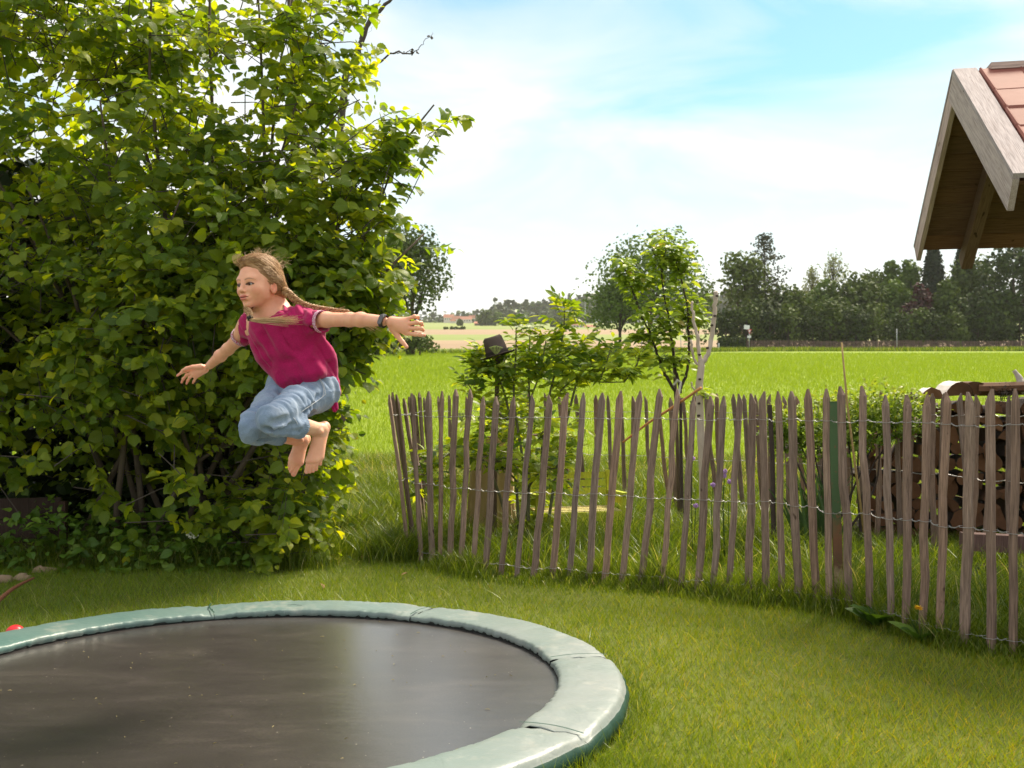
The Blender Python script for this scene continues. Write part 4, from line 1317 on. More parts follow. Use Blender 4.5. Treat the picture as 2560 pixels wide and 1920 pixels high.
# bits blown onto the mat
mb = MB()
for _ in range(60):
    a = RNG.random() * 2 * math.pi; r_ = TRi * math.sqrt(RNG.random()) * 0.96; zz = TZ0 - 0.033 - 0.012 * (1 - (r_ / TRi) ** 2)
    c = np.array([TC[0] + r_ * math.cos(a), TC[1] + r_ * math.sin(a), zz]); e = RNG.normal(0, 1, 3) * [1, 1, 0.05]; e = nrm(e) * RNG.uniform(0.004, 0.018)
    mb.tube([c, c + e / 2 + [0, 0, 0.002], c + e], [0.0012, 0.0016, 0.0008], 3)
m_bits = pm('dry_bits', [(0.10, 0.06, 0.03), (0.38, 0.34, 0.16)], 5, 2, 0.9, rand=False, bumps=0)
V, F, _ = mb.arr(); me = mkmesh('leaf_litter', V, F); put('leaf_litter', me, m_bits, None, 'stuff', 'scattered dry bits of leaf and grass on the black mat', 'litter')
# red toy ball half hidden behind the pad
m_red = pm('red_plastic', [(0.62, 0.02, 0.03), (0.7, 0.03, 0.04)], 4, 2, 0.35, rand=False, bumps=0)
c = P(38, 1576, 5.0); c[2] = 0.030
b = Field().ell(c, (0.045, 0.045, 0.043), None, 0.001)
V, F = b.mesh(c - 0.06, c + 0.06, 0.005)
single('ball', V, [F], m_red, 'small red ball on the grass behind the trampoline edge', 'ball', smooth=True)
# ================================================================== PICKET FENCE
def wood_mat(name, cols, vary=0.16, grain=1.0, rough=0.85, endcol=None):
    m, nt, out = new_mat(name)
    v = coords(nt, (1, 1, 1))
    g1 = noise(nt, coords(nt, (9, 9, 0.55)), 9, 6, 0.62, 0.4)
    g2 = noise(nt, coords(nt, (60, 60, 2.0)), 4, 4, 0.6)
    big = noise(nt, coords(nt, (2, 2, 1.2)), 1.6, 3)
    f = math_(nt, 'ADD', math_(nt, 'MULTIPLY', g1, 0.62), math_(nt, 'MULTIPLY', big, 0.38))
    col = ramp(nt, f, cols)
    col = mixc(nt, 1.0, col, ramp(nt, g2, [(0.32, (0.55, 0.54, 0.55)), (0.55, (1.0, 1.0, 1.0)), (0.7, (1.18, 1.17, 1.16))]), 'MULTIPLY')
    oi = nt.nodes.new('ShaderNodeObjectInfo')
    tint = ramp(nt, oi.outputs['Random'], [(0.0, (1 - vary, 1 - vary * 1.05, 1 - vary)), (0.35, (1.0, 0.98, 0.97)), (0.6, (0.86, 0.90, 0.96)), (0.8, (1.10, 0.97, 0.90)), (1.0, (1 + vary, 1 + vary * 0.9, 1 + vary * 0.8))])
    col = mixc(nt, 1.0, col, tint, 'MULTIPLY')
    kn = ramp(nt, noise(nt, coords(nt, (1, 1, 0.6)), 17, 2, 0.5), [(0.71, (1, 1, 1)), (0.76, (0.30, 0.25, 0.22))])
    col = mixc(nt, 1.0, col, kn, 'MULTIPLY')
    p = nt.nodes.new('ShaderNodeBsdfPrincipled'); nt.links.new(col, p.inputs['Base Color'])
    p.inputs['Roughness'].default_value = rough; p.inputs['Specular IOR Level'].default_value = 0.25
    nt.links.new(bump(nt, math_(nt, 'ADD', g1, math_(nt, 'MULTIPLY', g2, 0.6)), 0.5 * grain, 0.004), p.inputs['Normal'])
    nt.links.new(p.outputs[0], out.inputs['Surface'])
    return m
m_picket = wood_mat('weathered_picket', [(0.26, (0.085, 0.056, 0.045)), (0.44, (0.22, 0.155, 0.122)), (0.56, (0.29, 0.205, 0.160)), (0.74, (0.42, 0.325, 0.27))], 0.24, 1.4)
m_wire = pm('galvanised_wire', [(0.30, 0.29, 0.28), (0.45, 0.44, 0.43)], 40, 2, 0.42, metal=0.75, rand=False, bumps=0)

def picket_mesh(w, d, L, seed):
    """split chestnut pale: uneven section, pointed top; origin at the ground, +z up"""
    rg = np.random.default_rng(seed)
    zs = [-0.10, 0.0, 0.12, 0.3, 0.5, 0.7, 0.88, L - 0.045 - rg.uniform(0, 0.015), L]
    sec = [(-0.5, -0.35), (-0.32, -0.5), (0.33, -0.5), (0.5, -0.33), (0.46, 0.5), (-0.46, 0.5)]
    wob = rg.normal(0, 0.0045, (len(zs), 2)); V = []; F = []
    wob = wob - np.linspace(wob[0], wob[-1], len(zs)) * 0.5
    for i, z in enumerate(zs):
        last = i == len(zs) - 1
        s = (0.22 if last else 1.0) * (1 + rg.normal(0, 0.035))
        sd = (0.5 if last else 1.0)
        for a, b in sec: V.append((a * w * s + wob[i, 0], b * d * sd + wob[i, 1] * 0.6, z))
    m = len(sec)
    for i in range(len(zs) - 1):
        for j in range(m):
            k = (j + 1) % m; F.append((i * m + j, i * m + k, (i + 1) * m + k, (i + 1) * m + j))
    F.append(tuple(range((len(zs) - 1) * m, len(zs) * m)))
    return np.array(V), F
PM = []
for i in range(12):
    V, F = picket_mesh(0.0335 + 0.008 * ((i * 5) % 7) / 6, 0.020 + 0.004 * (i % 3), 1.20 + 0.012 * ((i * 7) % 5 - 2), 100 + i)
    me = mkmesh('picket', V, F); me.materials.append(m_picket); PM.append(me)

def gz5(x, y): return 900 + x / 2.572, 900 + y / 2.572
def gz6(x, y): return 1700 + x / 2.073, 900 + y / 2.073
fence = thing('picket_fence', (0.6, 6.6, 0), 'wire-bound picket fence of split brown pales around the small garden plot', 'fence')
front = [ # top x,y  bottom x,y  depth (photograph pixels)
    (*gz5(186, 212), *gz5(318, 1262), 7.60), (*gz5(232, 205), *gz5(352, 1250), 7.75),
    (*gz5(333, 204), *gz5(391, 1310), 7.35), (*gz5(440, 200), *gz5(460, 1310), 7.25), (*gz5(526, 200), *gz5(515, 1325), 7.15),
    (*gz5(615, 196), *gz5(578, 1340), 7.05), (*gz5(708, 202), *gz5(640, 1360), 6.95), (*gz5(795, 200), *gz5(722, 1385), 6.88),
    (*gz5(880, 202), *gz5(800, 1415), 6.80), (*gz5(992, 196), *gz5(905, 1415), 6.74), (*gz5(1107, 200), *gz5(1010, 1430), 6.68),
    (*gz5(1217, 196), *gz5(1115, 1430), 6.64), (*gz5(1333, 200), *gz5(1228, 1455), 6.60), (*gz5(1440, 188), *gz5(1350, 1445), 6.56),
    (*gz5(1560, 190), *gz5(1462, 1440), 6.52), (*gz5(1678, 190), *gz5(1572, 1450), 6.46), (*gz5(1802, 204), *gz5(1685, 1460), 6.40),
    (*gz5(1925, 205), *gz5(1808, 1470), 6.34), (*gz5(2040, 205), *gz5(1932, 1480), 6.28), (*gz6(72, 168), *gz6(2, 1190), 6.20),
    (*gz6(163, 155), *gz6(90, 1205), 6.12), (*gz6(230, 150), *gz6(170, 1215), 6.06), (*gz6(305, 150), *gz6(258, 1230), 6.02),
    (*gz6(370, 145), *gz6(353, 1235), 5.98), (*gz6(435, 150), *gz6(440, 1245), 5.94), (*gz6(508, 145), *gz6(533, 1255), 5.88),
    (*gz6(577, 160), *gz6(608, 1275), 5.80), (*gz6(662, 155), *gz6(706, 1285), 5.72), (*gz6(757, 160), *gz6(775, 1310), 5.62),
    (*gz6(830, 140), *gz6(880, 1330), 5.50), (*gz6(943, 165), *gz6(982, 1365), 5.38), (*gz6(1063, 155), *gz6(1092, 1400), 5.24),
    (*gz6(1178, 172), *gz6(1168, 1435), 5.12), (*gz6(1283, 170), *gz6(1255, 1465), 5.00), (*gz6(1378, 170), *gz6(1350, 1500), 4.90),
    (*gz6(1495, 172), *gz6(1472, 1520), 4.80), (*gz6(1615, 170), *gz6(1605, 1545), 4.70), (*gz6(1737, 160), *gz6(1728, 1565), 4.62),
    (*gz6(1850, 165), *gz6(1845, 1590), 4.54), (*gz6(1965, 165), *gz6(1965, 1600), 4.48), (*gz6(2080, 165), *gz6(2085, 1610), 4.44)]
def place_picket(k, base, top, facing, parent=None):
    o = bpy.data.objects.new('picket', PM[k % len(PM)]); COL.objects.link(o)
    z_ = nrm(top - base)
    y_ = nrm(facing - z_ * (facing @ z_)); x_ = np.cross(y_, z_)
    b = base - ORG[fence.name]
    yaw_ = RNG.normal(0, 0.18); c_, s_ = math.cos(yaw_), math.sin(yaw_)
    x2, y2 = x_ * c_ + y_ * s_, -x_ * s_ + y_ * c_
    o.matrix_basis = Matrix([[x2[0], y2[0], z_[0], b[0]], [x2[1], y2[1], z_[1], b[1]], [x2[2], y2[2], z_[2], b[2]], [0, 0, 0, 1]])
    o.parent = parent or fence
    return o
line_f = []
for i, (tx, ty, bx, by, D) in enumerate(front):
    tp = P(tx, ty, D); bt = P(bx, by, D)
    d = (tp - bt) / (tp[2] - bt[2]); bt = bt - d * bt[2]          # foot on the ground
    tp = bt + d * 1.2 / np.linalg.norm(d) * 1.0
    line_f.append((bt, tp))
for i, (bt, tp) in enumerate(line_f):
    a = line_f[max(i - 1, 0)][0]; b = line_f[min(i + 1, len(line_f) - 1)][0]
    f = nrm(np.cross([0, 0, 1.0], b - a)); place_picket(i * 5 + 1, bt, tp, f)
# the left run going back
left_tops = [(981, 985, 8.0), (1008, 987, 8.4), (1022, 986, 8.8), (1035, 985, 9.2), (1048, 985, 9.7), (1060, 986, 10.2), (1096, 984, 10.6), (1123, 990, 10.9)]
line_l = []
for i, (x, y, D) in enumerate(left_tops):
    tp = P(x, y, D); tp[2] = 1.2; bt = tp.copy(); bt[2] = 0
    bt[0] += 0.19 * (1 - i / 8) + RNG.normal(0, 0.01)
    line_l.append((bt, tp))
    place_picket(i * 3 + 2, bt, tp, np.array([1.0, 0.1, 0]))
# the back run
back = [1165, 1205, 1245, 1283, 1320, 1362, 1397, 1440, (1150 + 998 / 2.949), (1150 + 1090 / 2.949), (1150 + 1192 / 2.949), (1150 + 1275 / 2.949), (1150 + 1360 / 2.949),
        1642, (1150 + 1550 / 2.949), (1150 + 1640 / 2.949), 1735, (1150 + 1805 / 2.949), (1150 + 1893 / 2.949), (1150 + 2015 / 2.949), (1150 + 2090 / 2.949),
        1888, 1925, 1958, 1990, 2040, 2075, 2125, 2152, 2202, 2242, 2278, 2330, 2360, 2402, 2440, 2480, 2522, 2570, 2620, 2680, 2740]
line_b = []
for i, x in enumerate(back):
    D = ip(x, [1150, 1500, 1900, 2150, 2400, 2550, 2740], [10.9, 10.4, 9.3, 8.4, 7.4, 6.9, 6.4])
    tp = P(x, 985, D); tp[2] = 1.19 + RNG.normal(0, 0.012) + (0.02 if D > 9 else 0)
    bt = tp.copy(); bt[2] = 0; bt[0] += RNG.normal(0.07 if x < 2100 else 0, 0.05)
    line_b.append((bt, tp))
    place_picket(i * 7 + 3, bt, tp, np.array([0.2, 1.0, 0]))

def fence_wire(line, z0, sgn_mul=1, r=0.0014):
    """two strands, one in front and one behind each pale, twisted together in the gaps"""
    c = []
    for bt, tp in line:
        t = z0 / (tp[2] - bt[2]); c.append(bt + (tp - bt) * t + np.array([0, 0, RNG.normal(0, 0.006)]))
    c = np.array(c)
    A, B_ = [], []
    for i in range(len(c)):
        a = c[max(i - 1, 0)]; b = c[min(i + 1, len(c) - 1)]
        al_ = nrm(b - a); f = nrm(np.cross(al_, [0, 0, 1.0]))
        w, dd = 0.024, 0.0165
        for s in (-1, 1):
            A.append(c[i] + al_ * w * s + f * dd + [0, 0, -0.003]); B_.append(c[i] + al_ * w * s - f * dd + [0, 0, 0.003])
        if i < len(c) - 1:
            p0 = c[i] + al_ * w * 1.5; p1 = c[i + 1] - al_ * w * 1.5
            L = np.linalg.norm(p1 - p0); n = 13
            if L > 0.45: n = 22
            sag = 0.004 + 0.006 * RNG.random()
            for j in range(n):
                t = j / (n - 1); q_ = p0 + (p1 - p0) * t - np.array([0, 0, sag * math.sin(math.pi * t)])
                ph = t * 3 * math.pi
                o_ = (f * math.cos(ph) + np.array([0, 0, 1]) * math.sin(ph)) * 0.0022
                A.append(q_ + o_); B_.append(q_ - o_)
    V1, F1 = tube(np.array(A), r, 4); V2, F2 = tube(np.array(B_), r, 4)
    V = np.concatenate([V1, V2]); F = F1 + [tuple(i + len(V1) for i in f) for f in F2]
    part('wire', fence, V, F, m_wire, smooth=True)
for z0 in (1.04, 0.565, 0.085): fence_wire(line_f, z0)
for z0 in (1.04, 0.60): fence_wire(line_l, z0); fence_wire(line_b, z0)

# green painted steel post with rusty foot
m_post, nt, out = new_mat('rusting_green_post')
tcn = nt.nodes.new('ShaderNodeTexCoord'); sx = nt.nodes.new('ShaderNodeSeparateXYZ'); nt.links.new(tcn.outputs['Object'], sx.inputs[0])
v = coords(nt, rand=False)
zf = math_(nt, 'ADD', sx.outputs['Z'], math_(nt, 'MULTIPLY', noise(nt, v, 14, 6, 0.7), 0.35))
colr = ramp(nt, zf, [(0.0, (0.035, 0.018, 0.012)), (0.28, (0.09, 0.045, 0.022)), (0.38, (0.30, 0.24, 0.13)), (0.46, (0.10, 0.05, 0.025)), (0.60, (0.16, 0.07, 0.03)), (0.70, (0.045, 0.085, 0.030)), (1.0, (0.060, 0.12, 0.045))])
colr = mixc(nt, ramp(nt, noise(nt, v, 30, 6, 0.7), [(0.58, (0, 0, 0)), (0.64, (0.8, 0.8, 0.8))]), colr, (0.16, 0.08, 0.035))
p = nt.nodes.new('ShaderNodeBsdfPrincipled'); nt.links.new(colr, p.inputs['Base Color']); p.inputs['Roughness'].default_value = 0.7
nt.links.new(bump(nt, noise(nt, v, 60, 5), 0.4, 0.003), p.inputs['Normal']); nt.links.new(p.outputs[0], out.inputs['Surface'])
pt_, pb_ = P(*gz6(790, 218), 5.62), P(*gz6(828, 1300), 5.62)
pb_ = pb_ - (pt_ - pb_) / (pt_[2] - pb_[2]) * pb_[2]
post = thing('fence_post', pb_, 'green steel fence post with flaking rust below, wired between the pickets', 'post')
x_, y_, z_ = frame_of(pt_ - pb_, (0, 1, 0)); 
xa = nrm(np.array([1.0, -0.15, 0])); za = nrm(pt_ - pb_); ya = np.cross(za, xa)
def prism(a, b, sec, xa, ya):
    V = [a + xa * s + ya * t for s, t in sec] + [b + xa * s + ya * t for s, t in sec]
    n = len(sec)
    return np.array(V), [(i, (i + 1) % n, n + (i + 1) % n, n + i) for i in range(n)] + [tuple(range(n))[::-1], tuple(range(n, 2 * n))]
sec = [(-0.023, -0.013), (0.023, -0.013), (0.023, 0.016), (0.019, 0.016), (0.019, -0.009), (-0.019, -0.009), (-0.019, 0.016), (-0.023, 0.016)]
V, F = prism(pb_ - za * 0.1, pt_, sec, xa, ya)
part('post_body', post, V, F, m_post)
V, F = prism(pt_, pt_ + za * 0.004, [(-0.026, -0.016), (0.026, -0.016), (0.026, 0.018), (-0.026, 0.018)], xa, ya)
part('post_cap', post, V, F, m_post)

# orange-brown stick caught in the pickets, cane, dark stake
m_stick = wood_mat('peeled_stick', [(0.2, (0.42, 0.20, 0.07)), (0.7, (0.62, 0.33, 0.14))], 0.05)
m_cane = wood_mat('bamboo_cane', [(0.2, (0.30, 0.20, 0.08)), (0.7, (0.46, 0.33, 0.15))], 0.05)
V, F = tube(smooth_path([P(1557, 1106, 6.62), P(1620, 1058, 6.52), P(1688, 1014, 6.34), P(1752, 970, 6.08)], 5), np.linspace(0.007, 0.0085, 16), 8)
single('stick', V, F, m_stick, 'orange-brown peeled stick leaning aslant against the fence tops', 'stick', smooth=True)
V, F = tube([P(2104, 856, 7.0), P(2118, 1010, 7.0), P(2136, 1150, 7.02), P(2160, 1330, 7.05)], [0.006, 0.0075, 0.008, 0.009], 8)
V[:, 2] = np.maximum(V[:, 2], -0.05)
single('bamboo_cane', V, F, m_cane, 'tall thin bamboo cane standing out of the yellow-green shrub', 'cane', smooth=True)
# ================================================================== HAZEL BUSH
G_HAZ = [(0.0, (0.042, 0.092, 0.008)), (0.3, (0.085, 0.160, 0.010)), (0.6, (0.165, 0.240, 0.011)), (0.85, (0.26, 0.315, 0.014)), (1.0, (0.37, 0.385, 0.025))]
def veined(name, cols, trans, tcol, rough=0.5, vein_scale=1.0):
    """leaf with side veins drawn by the leaf's own coordinates (uv-like attribute is left out: relief by object noise)"""
    m = leafmat(name, cols, trans, tcol, rough)
    nt = m.node_tree
    p = [n for n in nt.nodes if n.type == 'BSDF_PRINCIPLED'][0]
    at = nt.nodes.new('ShaderNodeAttribute'); at.attribute_name = 'leafco'
    sx = nt.nodes.new('ShaderNodeSeparateXYZ'); nt.links.new(at.outputs['Vector'], sx.inputs[0])
    ax_ = math_(nt, 'ABSOLUTE', sx.outputs['X'])
    ph_ = math_(nt, 'MULTIPLY', math_(nt, 'SUBTRACT', sx.outputs['Y'], math_(nt, 'MULTIPLY', ax_, 0.75)), 44.0)
    side_ = math_(nt, 'POWER', math_(nt, 'MULTIPLY_ADD', math_(nt, 'SINE', ph_), 0.5, 0.5), 5.0)
    mid_ = math_(nt, 'LESS_THAN', ax_, 0.022)
    vn = math_(nt, 'MAXIMUM', side_, mid_)
    nt.links.new(bump(nt, vn, 0.6, 0.004), p.inputs['Normal'])
    for l in list(nt.links):
        if l.to_socket == p.inputs['Base Color']:
            src_ = l.from_socket
    tcn = nt.nodes.new('ShaderNodeTexCoord')
    blot = ramp(nt, noise(nt, tcn.outputs['Object'], 28, 3), [(0.3, (0.82, 0.84, 0.8)), (0.7, (1.12, 1.1, 1.1))])
    c2 = mixc(nt, math_(nt, 'MULTIPLY', vn, 0.38), mixc(nt, 1.0, src_, blot, 'MULTIPLY'), (0.30, 0.36, 0.10))
    nt.links.new(c2, p.inputs['Base Color'])
    return m
m_hazel = veined('hazel_leaf', G_HAZ, 0.56, (2.6, 2.15, 0.42), 0.4)
m_bark = pm('hazel_bark', [(0.045, 0.032, 0.022), (0.10, 0.075, 0.055), (0.16, 0.13, 0.10)], 14, 6, 0.85, stretch=(1, 1, 0.3), bumps=0.5, rand=False)
m_twig = pm('grey_twig', [(0.045, 0.036, 0.028), (0.11, 0.09, 0.075)], 20, 4, 0.8, rand=False, bumps=0.2)

hazel = thing('hazel_bush', (-2.6, 8.0, 0), 'large dense hazel bush with round toothed leaves filling the left side', 'bush')
# main stems fan out from the stool
stem_ends = []
stems = []
def stemline(p0, p1, bend, r0, r1, n=7):
    t = np.linspace(0, 1, n)[:, None]
    p = p0 + (p1 - p0) * t + np.array(bend) * np.sin(math.pi * t)
    p = p + RNG.normal(0, 0.012, p.shape) * np.sin(math.pi * t)
    stems.append((p, np.linspace(r0, r1, n)))
    return p
root0 = np.array([-2.3, 7.9, 0.0])
targets = [(150, -200, 7.8), (380, -150, 7.6), (520, -260, 7.9), (640, -100, 7.7), (735, -60, 8.1), (740, 260, 7.5), (870, 250, 7.7), (1085, 262, 7.3), (980, 420, 7.4),
           (1060, 585, 7.3), (250, 250, 7.0), (60, 450, 7.2), (-150, 200, 7.6), (450, 500, 6.9), (600, 700, 6.9), (860, 700, 7.1), (300, 850, 6.9), (80, 900, 7.0), (690, 1100, 7.2), (-200, 700, 7.4)]
for i, (x, y, D) in enumerate(targets):
    e = P(x, y, D)
    b = root0 + np.array([RNG.normal(-0.1, 0.35), RNG.normal(0.1, 0.25), 0])
    p = stemline(b, e, (RNG.normal(0, .1), RNG.normal(0.1, .1), 0.25), 0.026, 0.006, 9)
    stem_ends.append(p)
MBs = MB()
for p, r in stems: MBs.tube(p, r, 6)
# thicker trunk seen through the top of the bush
MBs.tube(smooth_path([P(740, 900, 8.6), P(738, 500, 8.5), P(736, 150, 8.4), P(722, -60, 8.4)], 4), np.linspace(0.05, 0.028, 13), 8)

# volumes (centre px,row,depth ; radii in metres x, y(depth), z ; sprays)
vols = [
    (130, 820, 7.6, 1.75, 0.75, 0.80, 470), (480, 820, 7.5, 1.00, 0.80, 0.72, 330), (200, 1130, 8.4, 1.75, 0.5, 0.75, 46), (520, 1120, 8.2, 0.8, 0.55, 0.80, 62), (60, 260, 7.8, 1.40, 0.8, 1.15, 400), (140, 40, 7.6, 1.1, .7, .7, 150),
    (350, 420, 7.6, 0.80, 0.65, 0.95, 190), (620, 330, 7.7, 0.62, 0.55, 1.00, 115), (790, 160, 7.8, 0.30, 0.35, 0.60, 36), (250, 30, 7.7, 0.9, .6, .5, 70), (640, 20, 7.8, 0.6, .5, .4, 34),
    (790, 560, 7.5, 0.46, 0.55, 0.72, 105), (850, 735, 7.4, 0.38, 0.45, 0.36, 95), (720, 800, 7.4, 0.55, 0.6, 0.6, 130),
    (700, 1110, 7.6, 0.34, 0.55, 0.80, 150), (400, 1220, 8.2, 1.2, 0.5, 0.50, 34), (560, 620, 7.2, 0.7, 0.5, 0.6, 110), (850, 870, 7.4, 0.10, 0.2, 0.16, 9),
    (650, 1320, 7.3, 0.30, 0.3, 0.28, 40), (-300, 700, 7.8, 1.3, 0.8, 2.1, 240)]
spurs = [((850, 520, 7.4), (1030, 280, 7.3), 0.12, 60), ((900, 620, 7.4), (1030, 595, 7.3), 0.10, 15), ((800, 330, 7.6), (850, 120, 7.7), 0.16, 16), ((900, 440, 7.4), (1000, 340, 7.3), 0.12, 14),
         ((880, 700, 7.3), (985, 690, 7.2), 0.10, 12), ((850, 560, 7.3), (990, 510, 7.3), 0.06, 7), ((840, 860, 7.3), (905, 900, 7.3), 0.10, 8), ((700, 1000, 7.3), (780, 1180, 7.3), 0.12, 16),
         ((330, 1240, 7.0), (440, 1275, 6.9), 0.08, 5), ((400, 1190, 6.9), (480, 1170, 6.85), 0.05, 3), ((660, 1250, 7.1), (745, 1385, 7.0), 0.10, 12), ((830, 60, 7.8), (880, 20, 7.8), 0.1, 5)]
org, out_, = [], []
for x, y, D, rx, ry, rz, n in vols:
    c = P(x, y, D)
    n = int(n * 1.9)
    d = nrm(RNG.normal(size=(n, 3)))
    rr = (0.50 + 0.50 * RNG.random(n) ** 0.6)[:, None]
    o = c + d * rr * np.array([rx, ry, rz])
    keep_ = (o[:, 2] > 0.12)
    if x < 760: keep_ &= (vnoise(o * [1, 0.8, 1.25], 2.3) > 0.40) | (d[:, 1] > 0.45)      # boughs with dark hollows between them
    if y < 500 and x > 300:                                   # openings through which the sky shows
        keep_ &= vnoise(o * [1, 0.35, 1], 2.1) > 0.31
    org.append(o[keep_]); out_.append(d[keep_])
for a, b, r, n in spurs:
    a, b = P(*a), P(*b)
    t = RNG.random(n)[:, None]
    o = a + (b - a) * t + RNG.normal(0, r, (n, 3))
    org.append(o); out_.append(nrm(np.tile(nrm(b - a), (n, 1)) + RNG.normal(0, 0.5, (n, 3))))
org = np.concatenate(org); out_ = np.concatenate(out_)
n = len(org)
dirs = nrm(out_ * [0.9, 0.7, 0.25] + RNG.normal(0, 0.45, (n, 3)) + np.array([0.1, -0.15, 0.22]))
for a, b, r, n_ in (((60, 1080, 7.2), (230, 1150, 7.0), 0.10, 9), ((150, 960, 7.0), (330, 1010, 6.9), 0.10, 10), ((10, 1180, 7.4), (120, 1210, 7.2), 0.08, 5), ((470, 1040, 7.0), (560, 1160, 6.95), 0.10, 9), ((240, 1230, 7.3), (300, 1260, 7.2), 0.06, 4)):
    a, b = P(*a), P(*b); t = RNG.random(n_)[:, None]; o = a + (b - a) * t + RNG.normal(0, r, (n_, 3))
    org = np.concatenate([org, o]); out_ = np.concatenate([out_, nrm(np.tile(nrm(b - a), (n_, 1)) + RNG.normal(0, 0.5, (n_, 3)))])
n = len(org)
dirs = nrm(out_ * [0.9, 0.7, 0.25] + RNG.normal(0, 0.45, (n, 3)) + np.array([0.1, -0.15, 0.22]))
LP, LD, LN, LS, LR = [], [], [], [], []
tw = MB()
for i in range(n):
    L = RNG.uniform(0.18, 0.40) * (0.7 if org[i][0] > -1.25 else 1.0); k = RNG.integers(6, 10)
    d = dirs[i]; sd = nrm(np.cross(d, [0, 0, 1.0]) + RNG.normal(0, 0.15, 3))
    t = np.linspace(0.1, 1, k)
    pts = org[i] + d * (L * t)[:, None] + np.array([0, 0, -0.06]) * (t ** 2)[:, None]
    if i % 2 == 0: tw.tube(np.vstack([org[i] - d * 0.25 + [0, 0, -0.02], org[i], pts[k // 2], pts[-1]]), [0.0045, 0.0035, 0.0022, 0.0012], 4, cap=False)
    tone = RNG.random()
    for j in range(k):
        s = 1 if j % 2 else -1
        ld = nrm(d * (0.45 if j < k - 1 else 1.0) + sd * s * (0.85 if j < k - 1 else 0.0) + np.array([0, 0, -0.28]) + RNG.normal(0, 0.22, 3))
        ln = nrm(np.array([0.05, -0.35, 0.9]) + out_[i] * 0.35 + RNG.normal(0, 0.45, 3))
        LP.append(pts[j]); LD.append(ld); LN.append(ln)
        LS.append(RNG.uniform(0.045, 0.100) * (0.62 if j == k - 1 else 1.0))
        LR.append(min(0.999, max(0, 0.30 * RNG.random() + 0.45 * tone + (0.33 if j == k - 1 else 0.0) + RNG.normal(0, .04))))
LP, LD, LN, LS, LR = map(np.array, (LP, LD, LN, LS, LR))
tV, tF = leaf_template('hazel')
tV = tV * [1, 1, 1]
LEAFC[len(tV)] = tV
# the nearest three hundred leaves in view are separate parts
pxs = 1280 + FPX * LP[:, 0] / LP[:, 1]; rws = 1000 - FPX * (LP[:, 2] - 1.15) / LP[:, 1]
inview = (pxs > 0) & (pxs < 1150) & (rws > 0) & (rws < 1400)
rank = np.where(inview, LP[:, 1] / LS * 0.1, 99)
near = np.argsort(rank)[:290]
sel = np.zeros(len(LP), bool); sel[near] = True
leaf_objects(hazel, tV, tF, m_hazel, LP[sel], LD[sel], LN[sel], LS[sel])
rest = np.where(~sel)[0]; Vs, Fs, Rs, off = [], [], [], 0
for q_ in range(4):                    # flat, cupped, drooping and twisted leaves
    id_ = rest[q_::4]; tq = tV.copy()
    tq[:, 2] += (0.0, 0.30, -0.05, 0.0)[q_] * np.abs(tV[:, 0]) - (0.0, 0.05, 0.30, 0.12)[q_] * tV[:, 1] ** 2 + (0, 0, 0, 0.35)[q_] * tV[:, 0] * tV[:, 1]
    tq[:, 0] *= (1.0, 0.92, 0.85, 1.05)[q_]
    V, F, R_ = scatter(tq, tF, LP[id_], LD[id_], LN[id_], LS[id_], LR[id_]); Vs.append(V); Fs.append(F + off); Rs.append(R_); off += len(V)
V, F, R_ = np.concatenate(Vs), np.concatenate(Fs), np.concatenate(Rs)
LEAFC[len(V)] = np.tile(tV, (len(rest), 1))
part('foliage', hazel, V, [F], m_hazel, kind='stuff', rnd=R_)
LEAFC.clear()
V, F, _ = MBs.arr(); part('stem', hazel, V, F, m_bark, smooth=True)
V, F, _ = tw.arr(); part('twigs', hazel, V, F, m_twig, kind='stuff', smooth=True)
print('hazel leaves', len(LP))

# bare crooked branches above the bush, of a tree standing behind it
bare = thing('bare_branch_tree', P(860, 1000, 9.5) * [1, 1, 0], 'leafless crooked grey branches reaching over the top of the hazel bush', 'tree')
mb = MB()
def br(pts, r0, r1, D=9.0, n=6, k=4):
    pp = smooth_path([P(x, y, D) for x, y in pts], k)
    pp = pp + RNG.normal(0, 0.006, pp.shape)
    mb.tube(pp, np.linspace(r0, r1, len(pp)), n)
br([(800, 1150), (830, 700), (850, 400), (862, 195), (888, 172), (903, 100), (928, 45), (955, 20), (990, -15)], 0.045, 0.012)
br([(888, 172), (940, 160), (985, 133), (1030, 137)], 0.011, 0.006)
br([(1030, 137), (1048, 118), (1065, 100), (1085, 80)], 0.005, 0.0015)
br([(985, 133), (1000, 131), (1020, 128), (1035, 122)], 0.005, 0.003)
br([(903, 100), (895, 60), (915, 30), (925, -10)], 0.008, 0.004)
br([(895, 60), (870, 35), (862, -10)], 0.006, 0.004)
br([(928, 45), (945, 10), (950, -20)], 0.007, 0.004)
br([(915, 30), (900, 5), (880, -15)], 0.004, 0.002)
br([(905, 105), (920, 140), (912, 170)], 0.003, 0.001)
br([(940, 12), (935, 60), (925, 80)], 0.002, 0.001)
V, F, _ = mb.arr(); part('trunk', bare, V, F, m_twig, smooth=True)
mb = MB()
for (x, y) in [(858, 8), (868, 14), (875, 5), (850, 10), (1030, 128), (1034, 124), (1042, 132), (886, 12), (862, 2), (848, 0), (900, 20), (1075, 92)]:
    for _ in range(2):
        c = P(x + RNG.normal(0, 3), y + RNG.normal(0, 3), 9.0); mb.box(c, (0.02, 0.008, 0.022), rmat(RNG.normal(size=3), RNG.normal(size=3)))
V, F, _ = mb.arr(); part('dead_leaves', bare, V, F, m_bark, kind='stuff')

